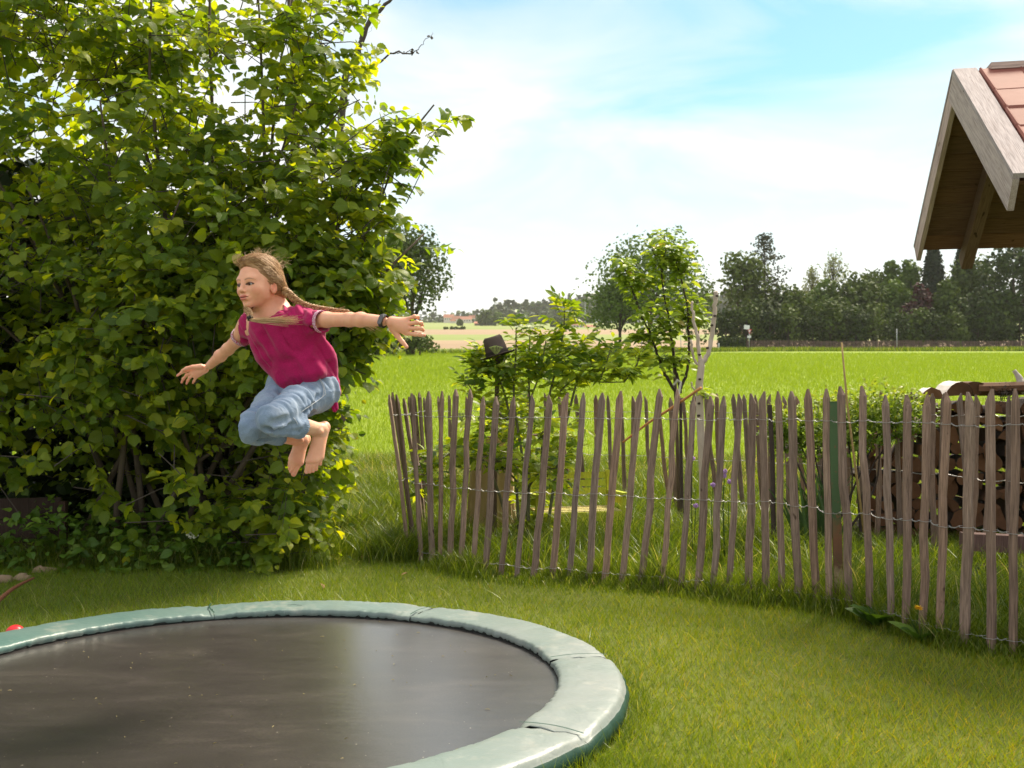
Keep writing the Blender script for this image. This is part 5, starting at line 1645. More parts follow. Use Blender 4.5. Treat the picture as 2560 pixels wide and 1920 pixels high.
# growth behind the bush, leaves coloured near black to stand in for deep shade
m_shadeleaf = leafmat('shade_dark_leaf', [(0.008, 0.018, 0.003), (0.014, 0.030, 0.004), (0.024, 0.048, 0.006)], 0.12)
hedge = thing('hedge', (-5, 9.4, 0), 'tangled hedge behind the hazel bush at far left, leaves coloured dark as shade', 'hedge')
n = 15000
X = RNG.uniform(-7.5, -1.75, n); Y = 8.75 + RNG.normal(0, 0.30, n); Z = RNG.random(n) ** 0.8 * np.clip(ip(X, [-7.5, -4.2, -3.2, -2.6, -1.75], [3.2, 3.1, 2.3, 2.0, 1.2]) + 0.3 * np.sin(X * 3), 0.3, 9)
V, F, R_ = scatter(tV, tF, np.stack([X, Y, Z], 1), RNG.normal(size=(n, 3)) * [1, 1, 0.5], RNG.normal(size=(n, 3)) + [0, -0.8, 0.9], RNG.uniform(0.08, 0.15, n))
part('foliage', hedge, V, [F], m_shadeleaf, kind='stuff', rnd=R_)
mb = MB()
for i in range(26):
    x = RNG.uniform(-7, -2.0); mb.tube([[x, 9.3, 0], [x + RNG.normal(0, .2), 9.3, 0.9], [x + RNG.normal(0, .4), 9.3, 1.7]], [0.03, 0.02, 0.01], 5)
V, F, _ = mb.arr(); part('stem', hedge, V, F, m_bark, smooth=True)
# ================================================================== PLANTS AND THINGS IN THE GARDEN PLOT
tE, fE = leaf_template('elder'); tA, fA = leaf_template('apple'); tS, fS = leaf_template('small')
m_elder = leafmat('elder_leaf', [(0.0, (0.07, 0.14, 0.012)), (0.4, (0.17, 0.26, 0.018)), (0.75, (0.28, 0.37, 0.025)), (1.0, (0.38, 0.46, 0.05))], 0.55, (2.0, 1.7, 0.4), 0.42)
m_elstem = pm('elder_stem', [(0.10, 0.12, 0.05), (0.16, 0.14, 0.09)], 15, 4, 0.8, rand=False, bumps=0.3)
m_dkbark = pm('dark_bark', [(0.022, 0.016, 0.013), (0.055, 0.038, 0.032), (0.10, 0.075, 0.06)], 22, 6, 0.8, stretch=(1, 1, 0.4), rand=False, bumps=0.5)
def plant_leaves(th, mat, tv, tf, LP, LD, LN, LS, LR, nobj=0):
    LP, LD, LN, LS, LR = map(np.array, (LP, LD, LN, LS, LR))
    sel = np.zeros(len(LP), bool)
    if nobj:
        px_ = 1280 + FPX * LP[:, 0] / LP[:, 1]
        sel[np.argsort(LP[:, 1] / LS)[:nobj]] = True
        leaf_objects(th, tv, tf, mat, LP[sel], LD[sel], LN[sel], LS[sel])
    V, F, R_ = scatter(tv, tf, LP[~sel], LD[~sel], LN[~sel], LS[~sel], LR[~sel])
    part('foliage', th, V, [F], mat, kind='stuff', rnd=R_)

elder = thing('elder_bush', P(1330, 1400, 8.3) * [1, 1, 0], 'bright green elder bush rising through the picket fence', 'bush')
mb = MB()
tips = []
def eb(pts, r0, r1, D=8.2, n=6):
    pp = smooth_path([P(p[0], p[1], p[2] if len(p) > 2 else D) for p in pts], 4)
    mb.tube(pp, np.linspace(r0, r1, len(pp)), n); return pp
lines = [
    [(1320, 1470), (1322, 1250), (1325, 1050), (1322, 930), (1325, 840)], [(1345, 1470), (1352, 1260), (1360, 1060), (1395, 900), (1408, 830), (1412, 770)],
    [(1305, 1470), (1290, 1200), (1270, 1020), (1240, 930), (1215, 880)], [(1330, 1470), (1310, 1180), (1285, 1000), (1290, 880), (1290, 820)],
    [(1350, 1460), (1390, 1180), (1430, 1000), (1450, 940), (1490, 900)], [(1300, 1460), (1250, 1240), (1190, 1130), (1130, 1130), (1060, 1190, 7.9)],
    [(1380, 1000), (1440, 945), (1500, 955), (1560, 955)], [(1500, 950), (1515, 910), (1525, 875)], [(1560, 955), (1590, 915), (1598, 890)],
    [(1310, 1240), (1350, 1180, 7.9), (1400, 1170, 7.8)], [(1290, 1200), (1230, 1140, 7.8), (1195, 1150, 7.7)], [(1240, 930), (1200, 930), (1180, 900)],
    [(1395, 900), (1440, 880), (1460, 860)], [(1325, 1000), (1350, 930), (1365, 850)], [(1270, 1050), (1200, 1000), (1170, 960)]]
paths = [eb(l, 0.016 if i < 6 else 0.008, 0.005) for i, l in enumerate(lines)]
LP, LD, LN, LS, LR = [], [], [], [], []
def compound(o, d, L, tone, lsz):
    """one elder leaf: a stalk with five to seven leaflets"""
    sd = nrm(np.cross(d, [0, 0, 1.0]) + 1e-3); up = nrm(np.cross(sd, d))
    nn = nrm(up + np.array([0.1, -0.45, 0.1]) + RNG.normal(0, 0.45, 3))
    if nn[2] < 0: nn = -nn
    end = o + d * L - np.array([0, 0, 0.12 * L])
    mb.tube([o, (o + end) / 2 + [0, 0, 0.03 * L], end], [0.0022, 0.0016, 0.001], 3, cap=False)
    for t, s in ((0.42, -1), (0.42, 1), (0.72, -1), (0.72, 1), (1.0, 0)):
        p = o + (end - o) * t + np.array([0, 0, 0.03 * L])
        ld = nrm(d * (0.55 if s else 1.0) + sd * s * 0.85 + np.array([0, 0, -0.22]) + RNG.normal(0, 0.1, 3))
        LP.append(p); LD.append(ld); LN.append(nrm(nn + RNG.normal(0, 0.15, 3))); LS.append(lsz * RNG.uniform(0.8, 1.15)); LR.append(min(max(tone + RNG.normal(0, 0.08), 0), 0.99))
for pi, pp in enumerate(paths):
    L = len(pp)
    start = int(L * (0.45 if pi < 6 else 0.15))
    for j in range(start, L):
        topn = (j - start) / max(1, L - start)
        for _ in range(2 if j < L - 1 else 5):
            a = RNG.random() * 2 * math.pi
            d = nrm(np.array([math.cos(a), math.sin(a) * 0.8 - 0.15, RNG.uniform(0.1, 0.9) + 0.5 * topn]))
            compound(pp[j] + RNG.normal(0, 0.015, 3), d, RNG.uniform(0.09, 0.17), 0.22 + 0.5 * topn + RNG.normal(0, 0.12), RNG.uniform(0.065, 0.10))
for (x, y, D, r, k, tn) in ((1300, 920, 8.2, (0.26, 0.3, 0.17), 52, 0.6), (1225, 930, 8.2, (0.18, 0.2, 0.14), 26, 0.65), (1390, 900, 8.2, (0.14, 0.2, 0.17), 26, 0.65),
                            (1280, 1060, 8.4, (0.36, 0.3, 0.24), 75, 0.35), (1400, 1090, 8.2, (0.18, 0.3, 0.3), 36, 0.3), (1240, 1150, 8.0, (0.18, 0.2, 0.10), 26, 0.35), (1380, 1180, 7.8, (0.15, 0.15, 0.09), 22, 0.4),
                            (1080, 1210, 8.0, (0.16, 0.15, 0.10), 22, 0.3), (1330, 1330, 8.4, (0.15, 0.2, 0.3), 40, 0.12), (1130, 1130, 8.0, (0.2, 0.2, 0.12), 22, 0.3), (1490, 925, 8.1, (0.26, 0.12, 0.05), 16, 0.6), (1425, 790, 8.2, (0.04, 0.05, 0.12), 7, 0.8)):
    c = P(x, y, D)
    for _ in range(k):
        o = c + nrm(RNG.normal(size=3)) * np.array(r) * RNG.random() ** 0.5
        a = RNG.random() * 2 * math.pi
        compound(o, nrm(np.array([math.cos(a), math.sin(a) * 0.8 - 0.3, RNG.uniform(-0.5, 1.1)])), RNG.uniform(0.09, 0.16), tn + 0.12 + RNG.normal(0, 0.15), RNG.uniform(0.07, 0.115))
hc_ = P(1240, 872, 7.9)
kk_ = [i for i in range(len(LP)) if np.linalg.norm((np.array(LP[i]) - hc_) * [1, 0.55, 1]) > 0.125 and not (abs(LP[i][0] - hc_[0]) < 0.10 and LP[i][2] > hc_[2] - 0.05 and LP[i][1] < 8.15 and LP[i][0] < hc_[0] + 0.06)]
LP, LD, LN, LS, LR = [[q_[i] for i in kk_] for q_ in (LP, LD, LN, LS, LR)]
V, F, _ = mb.arr(); part('stem', elder, V, F, m_elstem, smooth=True)
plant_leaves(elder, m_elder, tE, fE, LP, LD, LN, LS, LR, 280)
# flat flower heads still in bud
m_umbel = pm('green_buds', [(0.30, 0.38, 0.10), (0.45, 0.50, 0.20)], 60, 2, 0.8, rand=False, bumps=0)
for (x, y, D) in ((1345, 1160, 7.65), (1155, 1035, 7.9), (1240, 868, 8.0)):
    mb = MB(); c = P(x, y, D); b = c - [0, 0, 0.06]
    for _ in range(46):
        a = RNG.random() * 2 * math.pi; r = 0.055 * math.sqrt(RNG.random()); q_ = c + [r * math.cos(a), r * math.sin(a), 0.012 - r * 0.3]
        mb.tube([b, (b + q_) / 2 + [0, 0, -0.004], q_], [0.0009, 0.0008, 0.0008], 3, cap=False); mb.box(q_, (0.005, 0.005, 0.005), rmat(RNG.normal(size=3), RNG.normal(size=3)))
    V, F, _ = mb.arr(); part('flower_head', elder, V, F, m_umbel)

# ---- scarecrow: hat, post, sacking coat
m_felt = pm('brown_felt', [(0.060, 0.042, 0.040), (0.11, 0.08, 0.075), (0.16, 0.12, 0.11)], 9, 5, 0.95, rand=False, bumps=0.4)
m_bandr = pm('dark_hat_band', [(0.03, 0.022, 0.02), (0.05, 0.04, 0.035)], 9, 5, 0.8, rand=False, bumps=0.2)
m_sack = pm('tan_sacking', [(0.30, 0.20, 0.12), (0.46, 0.33, 0.20), (0.58, 0.44, 0.29)], 8, 6, 0.95, stretch=(2, 2, 0.5), rand=False, bumps=0.5, bscale=90)
m_pole = wood_mat('rough_pole', [(0.2, (0.10, 0.07, 0.055)), (0.8, (0.24, 0.18, 0.14))], 0.05)
scp = P(1235, 1300, 8.35)
scare = thing('scarecrow', scp * [1, 1, 0], 'scarecrow with a battered brown felt hat, half hidden behind the elder bush', 'scarecrow')
V, F = tube([scp * [1, 1, 0], P(1238, 1100, 8.45), P(1246, 880, 8.14)], [0.022, 0.02, 0.018], 8); part('pole', scare, V, F, m_pole, smooth=True)
V, F = tube([P(1130, 1100, 8.75), P(1360, 1088, 8.75)], [0.016, 0.016], 8); part('crossbar', scare, V, F, m_pole, smooth=True)
hc = P(1244, 888, 8.10); hup_ = nrm(np.array([0.05, -0.12, 1.0]) + np.array([0.06, 0, 0])); ha = nrm(np.array([1, 0, 0.30])); hb = nrm(np.cross(nrm(np.cross(ha, [0, 1, 0])) * -1, ha)); hu = nrm(np.cross(ha, hb)); 
if hu[2] < 0: hu = -hu
def ringmesh(center, prof_, n=28, dent=0.0):
    V = []; F = []
    for r, z in prof_:
        for i in range(n):
            t = i * 2 * math.pi / n
            k = 1 + dent * math.cos(2 * t)
            V.append(center + ha * r * math.cos(t) + hb * r * math.sin(t) * 0.9 + hu * (z + dent * 0.1 * math.cos(2 * t) * (z > 0.1)))
    m = len(prof_)
    for a in range(m - 1):
        for i in range(n): F.append((a * n + i, a * n + (i + 1) % n, (a + 1) * n + (i + 1) % n, (a + 1) * n + i))
    F.append(tuple(range((m - 1) * n, m * n)))
    return np.array(V), F
V, F = ringmesh(hc, [(0.088, 0.0), (0.086, 0.05), (0.080, 0.10), (0.074, 0.135), (0.062, 0.150), (0.03, 0.138)], dent=0.03)
ho = part('hat_crown', scare, V, F, m_felt, smooth=True)
V, F = ringmesh(hc, [(0.092, 0.006), (0.0925, 0.034), (0.086, 0.034)]); F = F[:-1]; part('hat_band', ho, V, F, m_bandr, smooth=True)
V, F = ringmesh(hc, [(0.086, 0.004), (0.13, -0.006), (0.15, 0.004), (0.15, 0.0), (0.086, -0.002)], dent=0.02); part('hat_brim', scare, V, F[:-1], m_felt, smooth=True)
# coat: wrinkled cone of sacking hanging from the crossbar
V, F = [], []
n = 40; rows = 14
for j in range(rows):
    t = j / (rows - 1)
    cz = P(1225, 1095 + 220 * t, 8.75); cz[0] = cz[0] + 0.02 * t
    rx = 0.15 + 0.03 * t; ry = 0.07 + 0.02 * t
    for i in range(n):
        a = i * 2 * math.pi / n
        k = 1 + (0.10 + 0.12 * t) * math.sin(a * 9 + 2 * t) + 0.06 * math.sin(a * 17 + 5)
        V.append(cz + [rx * math.cos(a) * k, ry * math.sin(a) * k, 0])
for j in range(rows - 1):
    for i in range(n): F.append((j * n + i, (j + 1) * n + i, (j + 1) * n + (i + 1) % n, j * n + (i + 1) % n))
part('coat', scare, np.array(V), F, m_sack, smooth=True)
m_pale = pm('pale_cloth', [(0.55, 0.50, 0.45), (0.68, 0.64, 0.60)], 8, 5, 0.9, rand=False, bumps=0.3)
for (x, y, w, h) in ((1215, 1125, 60, 26), (1300, 1140, 22, 14), (1386, 1082, 14, 16)):
    a, b = P(x, y, 8.62), P(x + w, y + h, 8.60)
    c = (a + b) / 2; q_ = Field().ell(c, (abs(b[0] - a[0]) / 2, 0.03, abs(b[2] - a[2]) / 2), None, 0.001)
    V, F = q_.mesh(c - 0.13, c + 0.13, 0.012); V = V + (vnoise(V, 30)[:, None] - 0.5) * 0.02
    part('rag', scare, V, [F], m_pale, smooth=True)

# ---- young apple tree
apple = thing('apple_tree', P(1702, 1330, 8.6) * [1, 1, 0], 'young apple tree with thin dark branches tied to a stake', 'tree')
m_apple = leafmat('apple_leaf', [(0.0, (0.11, 0.18, 0.015)), (0.45, (0.19, 0.28, 0.02)), (0.8, (0.30, 0.40, 0.03)), (0.94, (0.38, 0.44, 0.06)), (1.0, (0.48, 0.30, 0.14))], 0.42, (1.5, 1.4, 0.7), 0.42)
def ga(x, y): return 1480 + x / 3.607, 540 + y / 3.607
mb = MB(); LP, LD, LN, LS, LR = [], [], [], [], []
def ab(pts, r0, r1, D=8.6):
    pp = smooth_path([P(*ga(x, y), D) for x, y in pts], 5); pp = pp + RNG.normal(0, 0.003, pp.shape)
    mb.tube(pp, np.linspace(r0, r1, len(pp)), 6); return pp
pp0 = smooth_path([np.append(P(1706, 1000, 8.6)[:2] + [0, 0], 0) , P(1704, 1200, 8.6), P(1702, 1080, 8.6), P(*ga(800, 1640), 8.6)], 5)
mb.tube(pp0, np.linspace(0.015, 0.013, len(pp0)), 8)
bl = [[(790, 1640), (700, 1500), (640, 1380), (590, 1260), (560, 1150), (530, 1060), (470, 950), (400, 760), (350, 640), (290, 450), (270, 400)],
      [(800, 1600), (770, 1450), (740, 1330), (730, 1200), (705, 1060), (690, 920), (655, 740), (630, 520), (650, 380), (665, 300), (650, 180)],
      [(800, 1560), (850, 1420), (875, 1250), (870, 1050), (865, 900), (840, 720), (800, 550), (760, 420), (710, 300)],
      [(690, 920), (700, 1000), (640, 1060), (590, 1110)], [(400, 680), (440, 640), (470, 620)], [(540, 300), (590, 400), (630, 520)], [(380, 600), (350, 560), (330, 560)],
      [(870, 1000), (930, 980), (990, 930)], [(760, 1350), (800, 1300), (810, 1290)], [(720, 440), (690, 400), (680, 330)], [(590, 1280), (650, 1300), (690, 1290)],
      [(800, 540), (850, 480), (900, 430)], [(540, 1080), (460, 1100), (400, 1110)], [(865, 900), (910, 860), (960, 740)]]
bp = [ab(l, 0.014 if i < 3 else 0.005, 0.004 if i < 3 else 0.002) for i, l in enumerate(bl)]
def aleaf(p, n, tone):
    for _ in range(n):
        a = RNG.random() * 2 * math.pi
        ld = nrm(np.array([math.cos(a), math.sin(a) * 0.9 - 0.1, RNG.uniform(-0.35, 0.45)]))
        LP.append(p + ld * RNG.uniform(0.01, 0.07)); LD.append(ld); LN.append(nrm(np.array([0, -0.25, 1.0]) + RNG.normal(0, 0.35, 3)))
        LS.append(RNG.uniform(0.05, 0.095)); LR.append(min(max(tone + RNG.normal(0, 0.13), 0), 0.93))
for i, pp in enumerate(bp):
    st = int(len(pp) * (0.42 if i < 3 else 0.1))
    for j in range(st, len(pp)): aleaf(pp[j], 4 if i < 3 else 4, 0.55)
for (x, y, r, k) in ((620, 230, 100, 34), (820, 330, 100, 26), (880, 430, 60, 12), (300, 430, 60, 16), (360, 560, 110, 26), (470, 560, 60, 10), (820, 590, 80, 18), (620, 860, 120, 44), (480, 880, 80, 18), (880, 880, 90, 26),
                     (640, 1010, 120, 34), (430, 1130, 80, 20), (760, 1090, 90, 18), (600, 1130, 90, 22), (780, 1250, 70, 16), (620, 1370, 50, 14), (1000, 930, 50, 10), (560, 700, 50, 5), (800, 740, 80, 12), (880, 1350, 40, 6), (650, 450, 80, 14), (710, 1440, 60, 10)):
    for _ in range(k):
        a = RNG.random() * 2 * math.pi; q_ = r * math.sqrt(RNG.random())
        aleaf(P(*ga(x + q_ * math.cos(a), y + q_ * math.sin(a)), 8.6 + RNG.normal(0, 0.12)), 1, 0.5 + 0.3 * RNG.random())
for (x, y) in ((210, 345), (285, 350), (460, 190), (560, 175), (455, 238), (650, 160)):       # reddish young leaves at the tips
    LP.append(P(*ga(x - 20, y), 8.6)); LD.append(nrm(np.array([RNG.choice([-1, 1]) * 1.0, -.2, 0.1]))); LN.append(np.array([0, -0.5, 1.0])); LS.append(0.075); LR.append(0.995)
V, F, _ = mb.arr(); part('trunk', apple, V, F, m_dkbark, smooth=True)
plant_leaves(apple, m_apple, tA, fA, LP, LD, LN, LS, LR, 250)
V, F = tube([P(1682, 850, 8.72), P(1690, 1000, 8.72), P(1700, 1345, 8.72)], [0.013, 0.015, 0.017], 8); V[:, 2] = np.maximum(V[:, 2], 0)
stake = single('stake', V, F, m_pole, 'rough grey stake beside the apple tree trunk', 'stake', smooth=True)
m_tape = pm('white_tape', [(0.62, 0.60, 0.58), (0.72, 0.70, 0.68)], 9, 2, 0.7, rand=False, bumps=0)
V, F = tube([P(1684, 962, 8.56), P(1694, 950, 8.54), P(1702, 956, 8.56), P(1697, 985, 8.55), P(1693, 1002, 8.56)], [0.010, 0.012, 0.011, 0.010, 0.006], 5)
part('tie_ribbon', apple, V, F, m_tape)

# ---- pruned pale tree with a forked top
m_birch = pm('pale_scarred_bark', [(0.30, 0.21, 0.16), (0.50, 0.41, 0.34), (0.66, 0.58, 0.50)], 11, 6, 0.8, stretch=(1, 1, 0.5), rand=False, bumps=0.5)
pale = thing('pruned_tree', P(1760, 1330, 8.3) * [1, 1, 0], 'pruned pale-barked tree with two bare forked arms behind the fence', 'tree')
mb = MB()
def pb(pts, r0, r1, D=8.3, n=9):
    pp = smooth_path([P(*ga(x, y), D) for x, y in pts], 5); pp = pp + RNG.normal(0, 0.0035, pp.shape)
    mb.tube(pp, np.linspace(r0, r1, len(pp)) * (1 + RNG.normal(0, 0.05, len(pp))), n)
q0 = [P(1756, 1335, 8.3), P(1758, 1200, 8.3), P(1752, 1080, 8.3), P(*ga(968, 1560), 8.3), P(*ga(972, 1480), 8.3), P(*ga(985, 1350), 8.3), P(*ga(985, 1290), 8.3)]
q0[0][2] = 0
pp = smooth_path(q0, 4); mb.tube(pp, np.linspace(0.034, 0.026, len(pp)), 10)
pb([(985, 1330), (1040, 1250), (1075, 1120), (1095, 960), (1105, 800), (1120, 680)], 0.020, 0.0165)
pb([(985, 1330), (965, 1240), (955, 1100), (930, 1000), (905, 860), (903, 770)], 0.018, 0.010)
pb([(975, 1360), (930, 1300), (905, 1220), (895, 1120)], 0.012, 0.010)
pb([(925, 1580), (905, 1530), (895, 1500)], 0.007, 0.006)
V, F, _ = mb.arr(); part('trunk', pale, V, F, m_birch, smooth=True)
mb = MB()
for x, y in ((972, 1472), (1080, 985), (1128, 720), (1108, 900), (1040, 1190), (970, 1250), (965, 1690), (962, 1800)):
    c = P(*ga(x, y), 8.27); V, F = Field().ell(c, (0.014, 0.012, 0.010), None, 0.001).mesh(c - 0.02, c + 0.02, 0.005); mb.add(V, F)
V, F, _ = mb.arr(); part('knots', pale, V, F, m_dkbark, kind='stuff', smooth=True)
LP, LD, LN, LS, LR = [], [], [], [], []
for _ in range(16): aleaf(P(*ga(990 + RNG.normal(0, 30), 1600 + RNG.normal(0, 25)), 8.25), 1, 0.6)
plant_leaves(pale, m_apple, tA, fA, LP, LD, LN, LS, LR)

# ---- children's garden bench, lime paint
m_lime = wood_mat('lime_paint', [(0.2, (0.42, 0.46, 0.03)), (0.6, (0.52, 0.56, 0.05)), (0.9, (0.58, 0.58, 0.16))], 0.04)
m_worn = wood_mat('worn_seat_wood', [(0.2, (0.50, 0.46, 0.12)), (0.6, (0.58, 0.50, 0.22)), (0.9, (0.50, 0.38, 0.22))], 0.04)
ba, bb = P(1325, 1215, 8.55), P(1512, 1195, 8.75)
bx = nrm((bb - ba) * [1, 1, 0]); by = np.cross([0, 0, 1.0], bx)          # by points away from us
bench = thing('garden_bench', (bb + ba) / 2 * [1, 1, 0], "small lime-green slatted children's bench behind the pickets", 'bench')
RB = np.stack([bx, by, [0, 0, 1]], 1); bc = (bb + ba) / 2 * [1, 1, 0]
Lb = 0.70
def bbox(name, x, y, z, sx, sy, sz, mat, rx=0.0, parent=bench):
    c_, s_ = math.cos(rx), math.sin(rx); Q = RB @ np.array([[1, 0, 0], [0, c_, -s_], [0, s_, c_]])
    m_ = MB(); m_.box(bc + RB @ np.array([x, y, z]), (sx, sy, sz), Q); V, F, _ = m_.arr()
    return part(name, parent, V, F, mat)
for z in (0.52, 0.455, 0.39): bbox('backrest_slat', 0, 0.02 + (z - .39) * 0.12, z, Lb, 0.014, 0.052, m_lime, -0.12)
for k_ in range(4): bbox('seat_slat', 0, -0.05 - 0.075 * k_, 0.262 - 0.004 * k_, Lb, 0.062, 0.016, m_worn)
bbox('front_rail', 0, -0.325, 0.215, Lb, 0.018, 0.07, m_lime)
for s in (-1, 1):
    bbox('leg', s * (Lb / 2 + 0.02), 0.02, 0.28, 0.032, 0.034, 0.56, m_lime, -0.06)
    bbox('leg', s * (Lb / 2 + 0.02), -0.30, 0.19, 0.032, 0.034, 0.38, m_lime)
    bbox('armrest', s * (Lb / 2 + 0.02), -0.15, 0.39, 0.045, 0.38, 0.020, m_lime)
    bbox('side_rail', s * (Lb / 2 + 0.02), -0.14, 0.33, 0.018, 0.30, 0.05, m_lime)

# ---- yellow-green shrub
m_spir = leafmat('small_shrub_leaf', [(0.0, (0.07, 0.14, 0.012)), (0.4, (0.15, 0.24, 0.02)), (0.8, (0.28, 0.36, 0.035)), (1.0, (0.42, 0.46, 0.06))], 0.42, (1.4, 1.3, 0.6))
spir = thing('spirea_shrub', P(2110, 1300, 7.9) * [1, 1, 0], 'yellow-green small-leaved shrub beside the stacked firewood', 'shrub')
mb = MB(); LP, LD, LN, LS, LR = [], [], [], [], []
vols2 = [(1990, 1090, 0.20, 0.15), (2060, 1060, 0.24, 0.20), (2150, 1040, 0.26, 0.20), (2220, 1030, 0.24, 0.19), (2275, 1045, 0.16, 0.15), (2120, 1090, 0.30, 0.18), (1960, 1070, 0.12, 0.12), (2200, 1080, 0.28, 0.14), (2030, 1110, 0.2, 0.14)]
c0 = P(2110, 1300, 7.9) * [1, 1, 0]
for x, y, rx, rz in vols2:
    c = P(x, y, 7.9)
    mb.tube(smooth_path([c0 + RNG.normal(0, 0.08, 3) * [1, 1, 0], (c0 + c) / 2 + RNG.normal(0, 0.05, 3), c], 4), np.linspace(0.012, 0.005, 9), 5)
    for _ in range(105):
        d = nrm(RNG.normal(size=3)); o = c + d * np.array([rx, 0.18, rz]) * (0.45 + 0.55 * RNG.random())
        dd = nrm(d * [1, 1, 0.4] + [0, -0.1, 0.7] + RNG.normal(0, 0.35, 3)); L = RNG.uniform(0.06, 0.15)
        for t in np.linspace(0.1, 1, 8):
            LP.append(o + dd * L * t); LD.append(nrm(dd * 0.5 + RNG.normal(0, 0.6, 3))); LN.append(nrm(np.array([0, -0.3, 0.9]) + RNG.normal(0, 0.4, 3)))
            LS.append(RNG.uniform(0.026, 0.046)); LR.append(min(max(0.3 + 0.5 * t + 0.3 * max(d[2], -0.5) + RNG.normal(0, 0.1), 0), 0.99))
V, F, _ = mb.arr(); part('stem', spir, V, F, m_dkbark, smooth=True)
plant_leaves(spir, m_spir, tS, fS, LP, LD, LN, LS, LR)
# iris blades and a dark stake under the shrub
m_iris = leafmat('sword_leaf', [(0.03, 0.07, 0.02), (0.06, 0.12, 0.03)], 0.3)
ir = thing('iris_clump', P(2060, 1290, 7.6) * [1, 1, 0], 'clump of dark upright sword leaves under the yellow-green shrub', 'plant')
V, F, n0, R_ = [], [], 0, []
for i in range(60):
    b = P(2040 + RNG.normal(0, 38), 1290, 7.6 + RNG.normal(0, 0.1)); b[2] = 0
    h = RNG.uniform(0.45, 0.72); lx = RNG.normal(0, 0.16); w = RNG.uniform(0.009, 0.014); s = np.array([1, RNG.normal(0, .5), 0]); s /= np.linalg.norm(s)
    for k in range(6):
        t = k / 5; c = b + [lx * t ** 2, -0.02 * t, h * t]; ww = w * (1 - t ** 3) + 0.0005
        V += [c - s * ww, c + s * ww]; R_ += [RNG.random()] * 2
    F += [(n0 + 2 * k, n0 + 2 * k + 1, n0 + 2 * k + 3, n0 + 2 * k + 2) for k in range(5)]; n0 += 12
part('blades', ir, np.array(V), F, m_iris, kind='stuff', rnd=np.array(R_))
V, F = tube([P(1935, 1350, 7.6) * [1, 1, 0], P(1931, 1140, 7.6), P(1924, 1012, 7.6)], [0.02, 0.018, 0.017], 6)
single('stake', V, F, m_dkbark, 'dark square stake at the left end of the yellow-green shrub', 'stake')

# ---- chives with purple heads
m_purple = pm('purple_flower', [(0.36, 0.20, 0.48), (0.52, 0.34, 0.62)], 90, 2, 0.8, rand=False, bumps=0)
for i, (x, y, lb_) in enumerate(((170, 648, 'purple chive flower left of the pair in the tall grass'), (228, 600, 'purple chive flower standing just above the pair behind the fence'), (258, 630, 'purple chive flower right of its neighbour, beside a picket'),
                               (82, 755, 'lowest purple chive flower, close above the grass'), (232, 578, 'topmost purple chive flower of the close group'), (65, 510, 'pale purple flower high up beside the pruned tree'))):
    px_, py_ = gz6(x, y); c = P(px_, py_, 7.3)
    t_ = thing('chive_flower', c * [1, 1, 0], lb_, 'flower', 'purple chive flowers behind the fence')
    V, F = tube([c * [1, 1, 0], c - [0.01, 0, 0.2], c], [0.003, 0.0025, 0.002], 4); part('stem', t_, V, F, m_iris, rnd=np.zeros(len(V)))
    mb = MB()
    for _ in range(60):
        d = nrm(RNG.normal(size=3)); mb.box(c + d * 0.013, (0.004, 0.004, 0.012), rmat(RNG.normal(size=3), d))
    V, F, _ = mb.arr(); part('flower_head', t_, V, F, m_purple)
# ================================================================== ROOFED SHELTER AND FIREWOOD
Da = 6.4
apex = P(2388.5, 171, Da) - np.array([0, 0, 0.045])
rd = nrm(np.array([0.983, -0.182, 0]))             # along the ridge, to the right
gd = np.array([0.182, 0.983, 0])                    # away from us, across the roof
W, Hh = 1.20, 0.88
shed = thing('roofed_shelter', np.array([apex[0] + 1.6, apex[1] - 0.2, 0]), 'open timber shelter with tiled gable roof and board soffit at the upper right', 'shelter')
m_grey = wood_mat('silvered_board', [(0.25, (0.22, 0.165, 0.15)), (0.45, (0.42, 0.35, 0.33)), (0.8, (0.58, 0.51, 0.49))], 0.05, 0.6)
m_beam = wood_mat('brown_beam', [(0.2, (0.11, 0.070, 0.042)), (0.8, (0.22, 0.145, 0.09))], 0.06)
m_soff = wood_mat('soffit_board', [(0.2, (0.11, 0.058, 0.032)), (0.8, (0.21, 0.12, 0.07))], 0.14)
m_tile = pm('red_clay_tile', [(0.15, 0.042, 0.030), (0.22, 0.070, 0.050), (0.28, 0.115, 0.09)], 6, 6, 0.75, vary=0.1, bumps=0.3, bdist=0.003)
Lr = 3.4
def slope(s):       # s=-1 near slope, +1 far slope: unit vector down the slope, outward normal
    d = nrm(gd * s * W + np.array([0, 0, -Hh])); n = nrm(np.cross(d, rd)); n = n if n[2] > 0 else -n
    return d, n
SL = math.hypot(W, Hh)
def plank(name, c, ex, ey, ez, sx, sy, sz, mat, parent=shed):
    ax3 = [nrm(ex), nrm(ey), nrm(ez)]; sz3 = [sx, sy, sz]; k = int(np.argmax(sz3)); o3 = [(k + 1) % 3, (k + 2) % 3, k]      # grain runs along the board
    m_ = MB(); m_.box([0, 0, 0], [sz3[q] for q in o3]); V, F, _ = m_.arr()
    me = mkmesh(name, V, F); o = put(name, me, mat, parent)
    R = np.stack([ax3[q] for q in o3], 1); b = np.asarray(c, float) - ORG[shed.name]
    o.matrix_basis = Matrix([[*R[0], b[0]], [*R[1], b[1]], [*R[2], b[2]], [0, 0, 0, 1]])
    return o
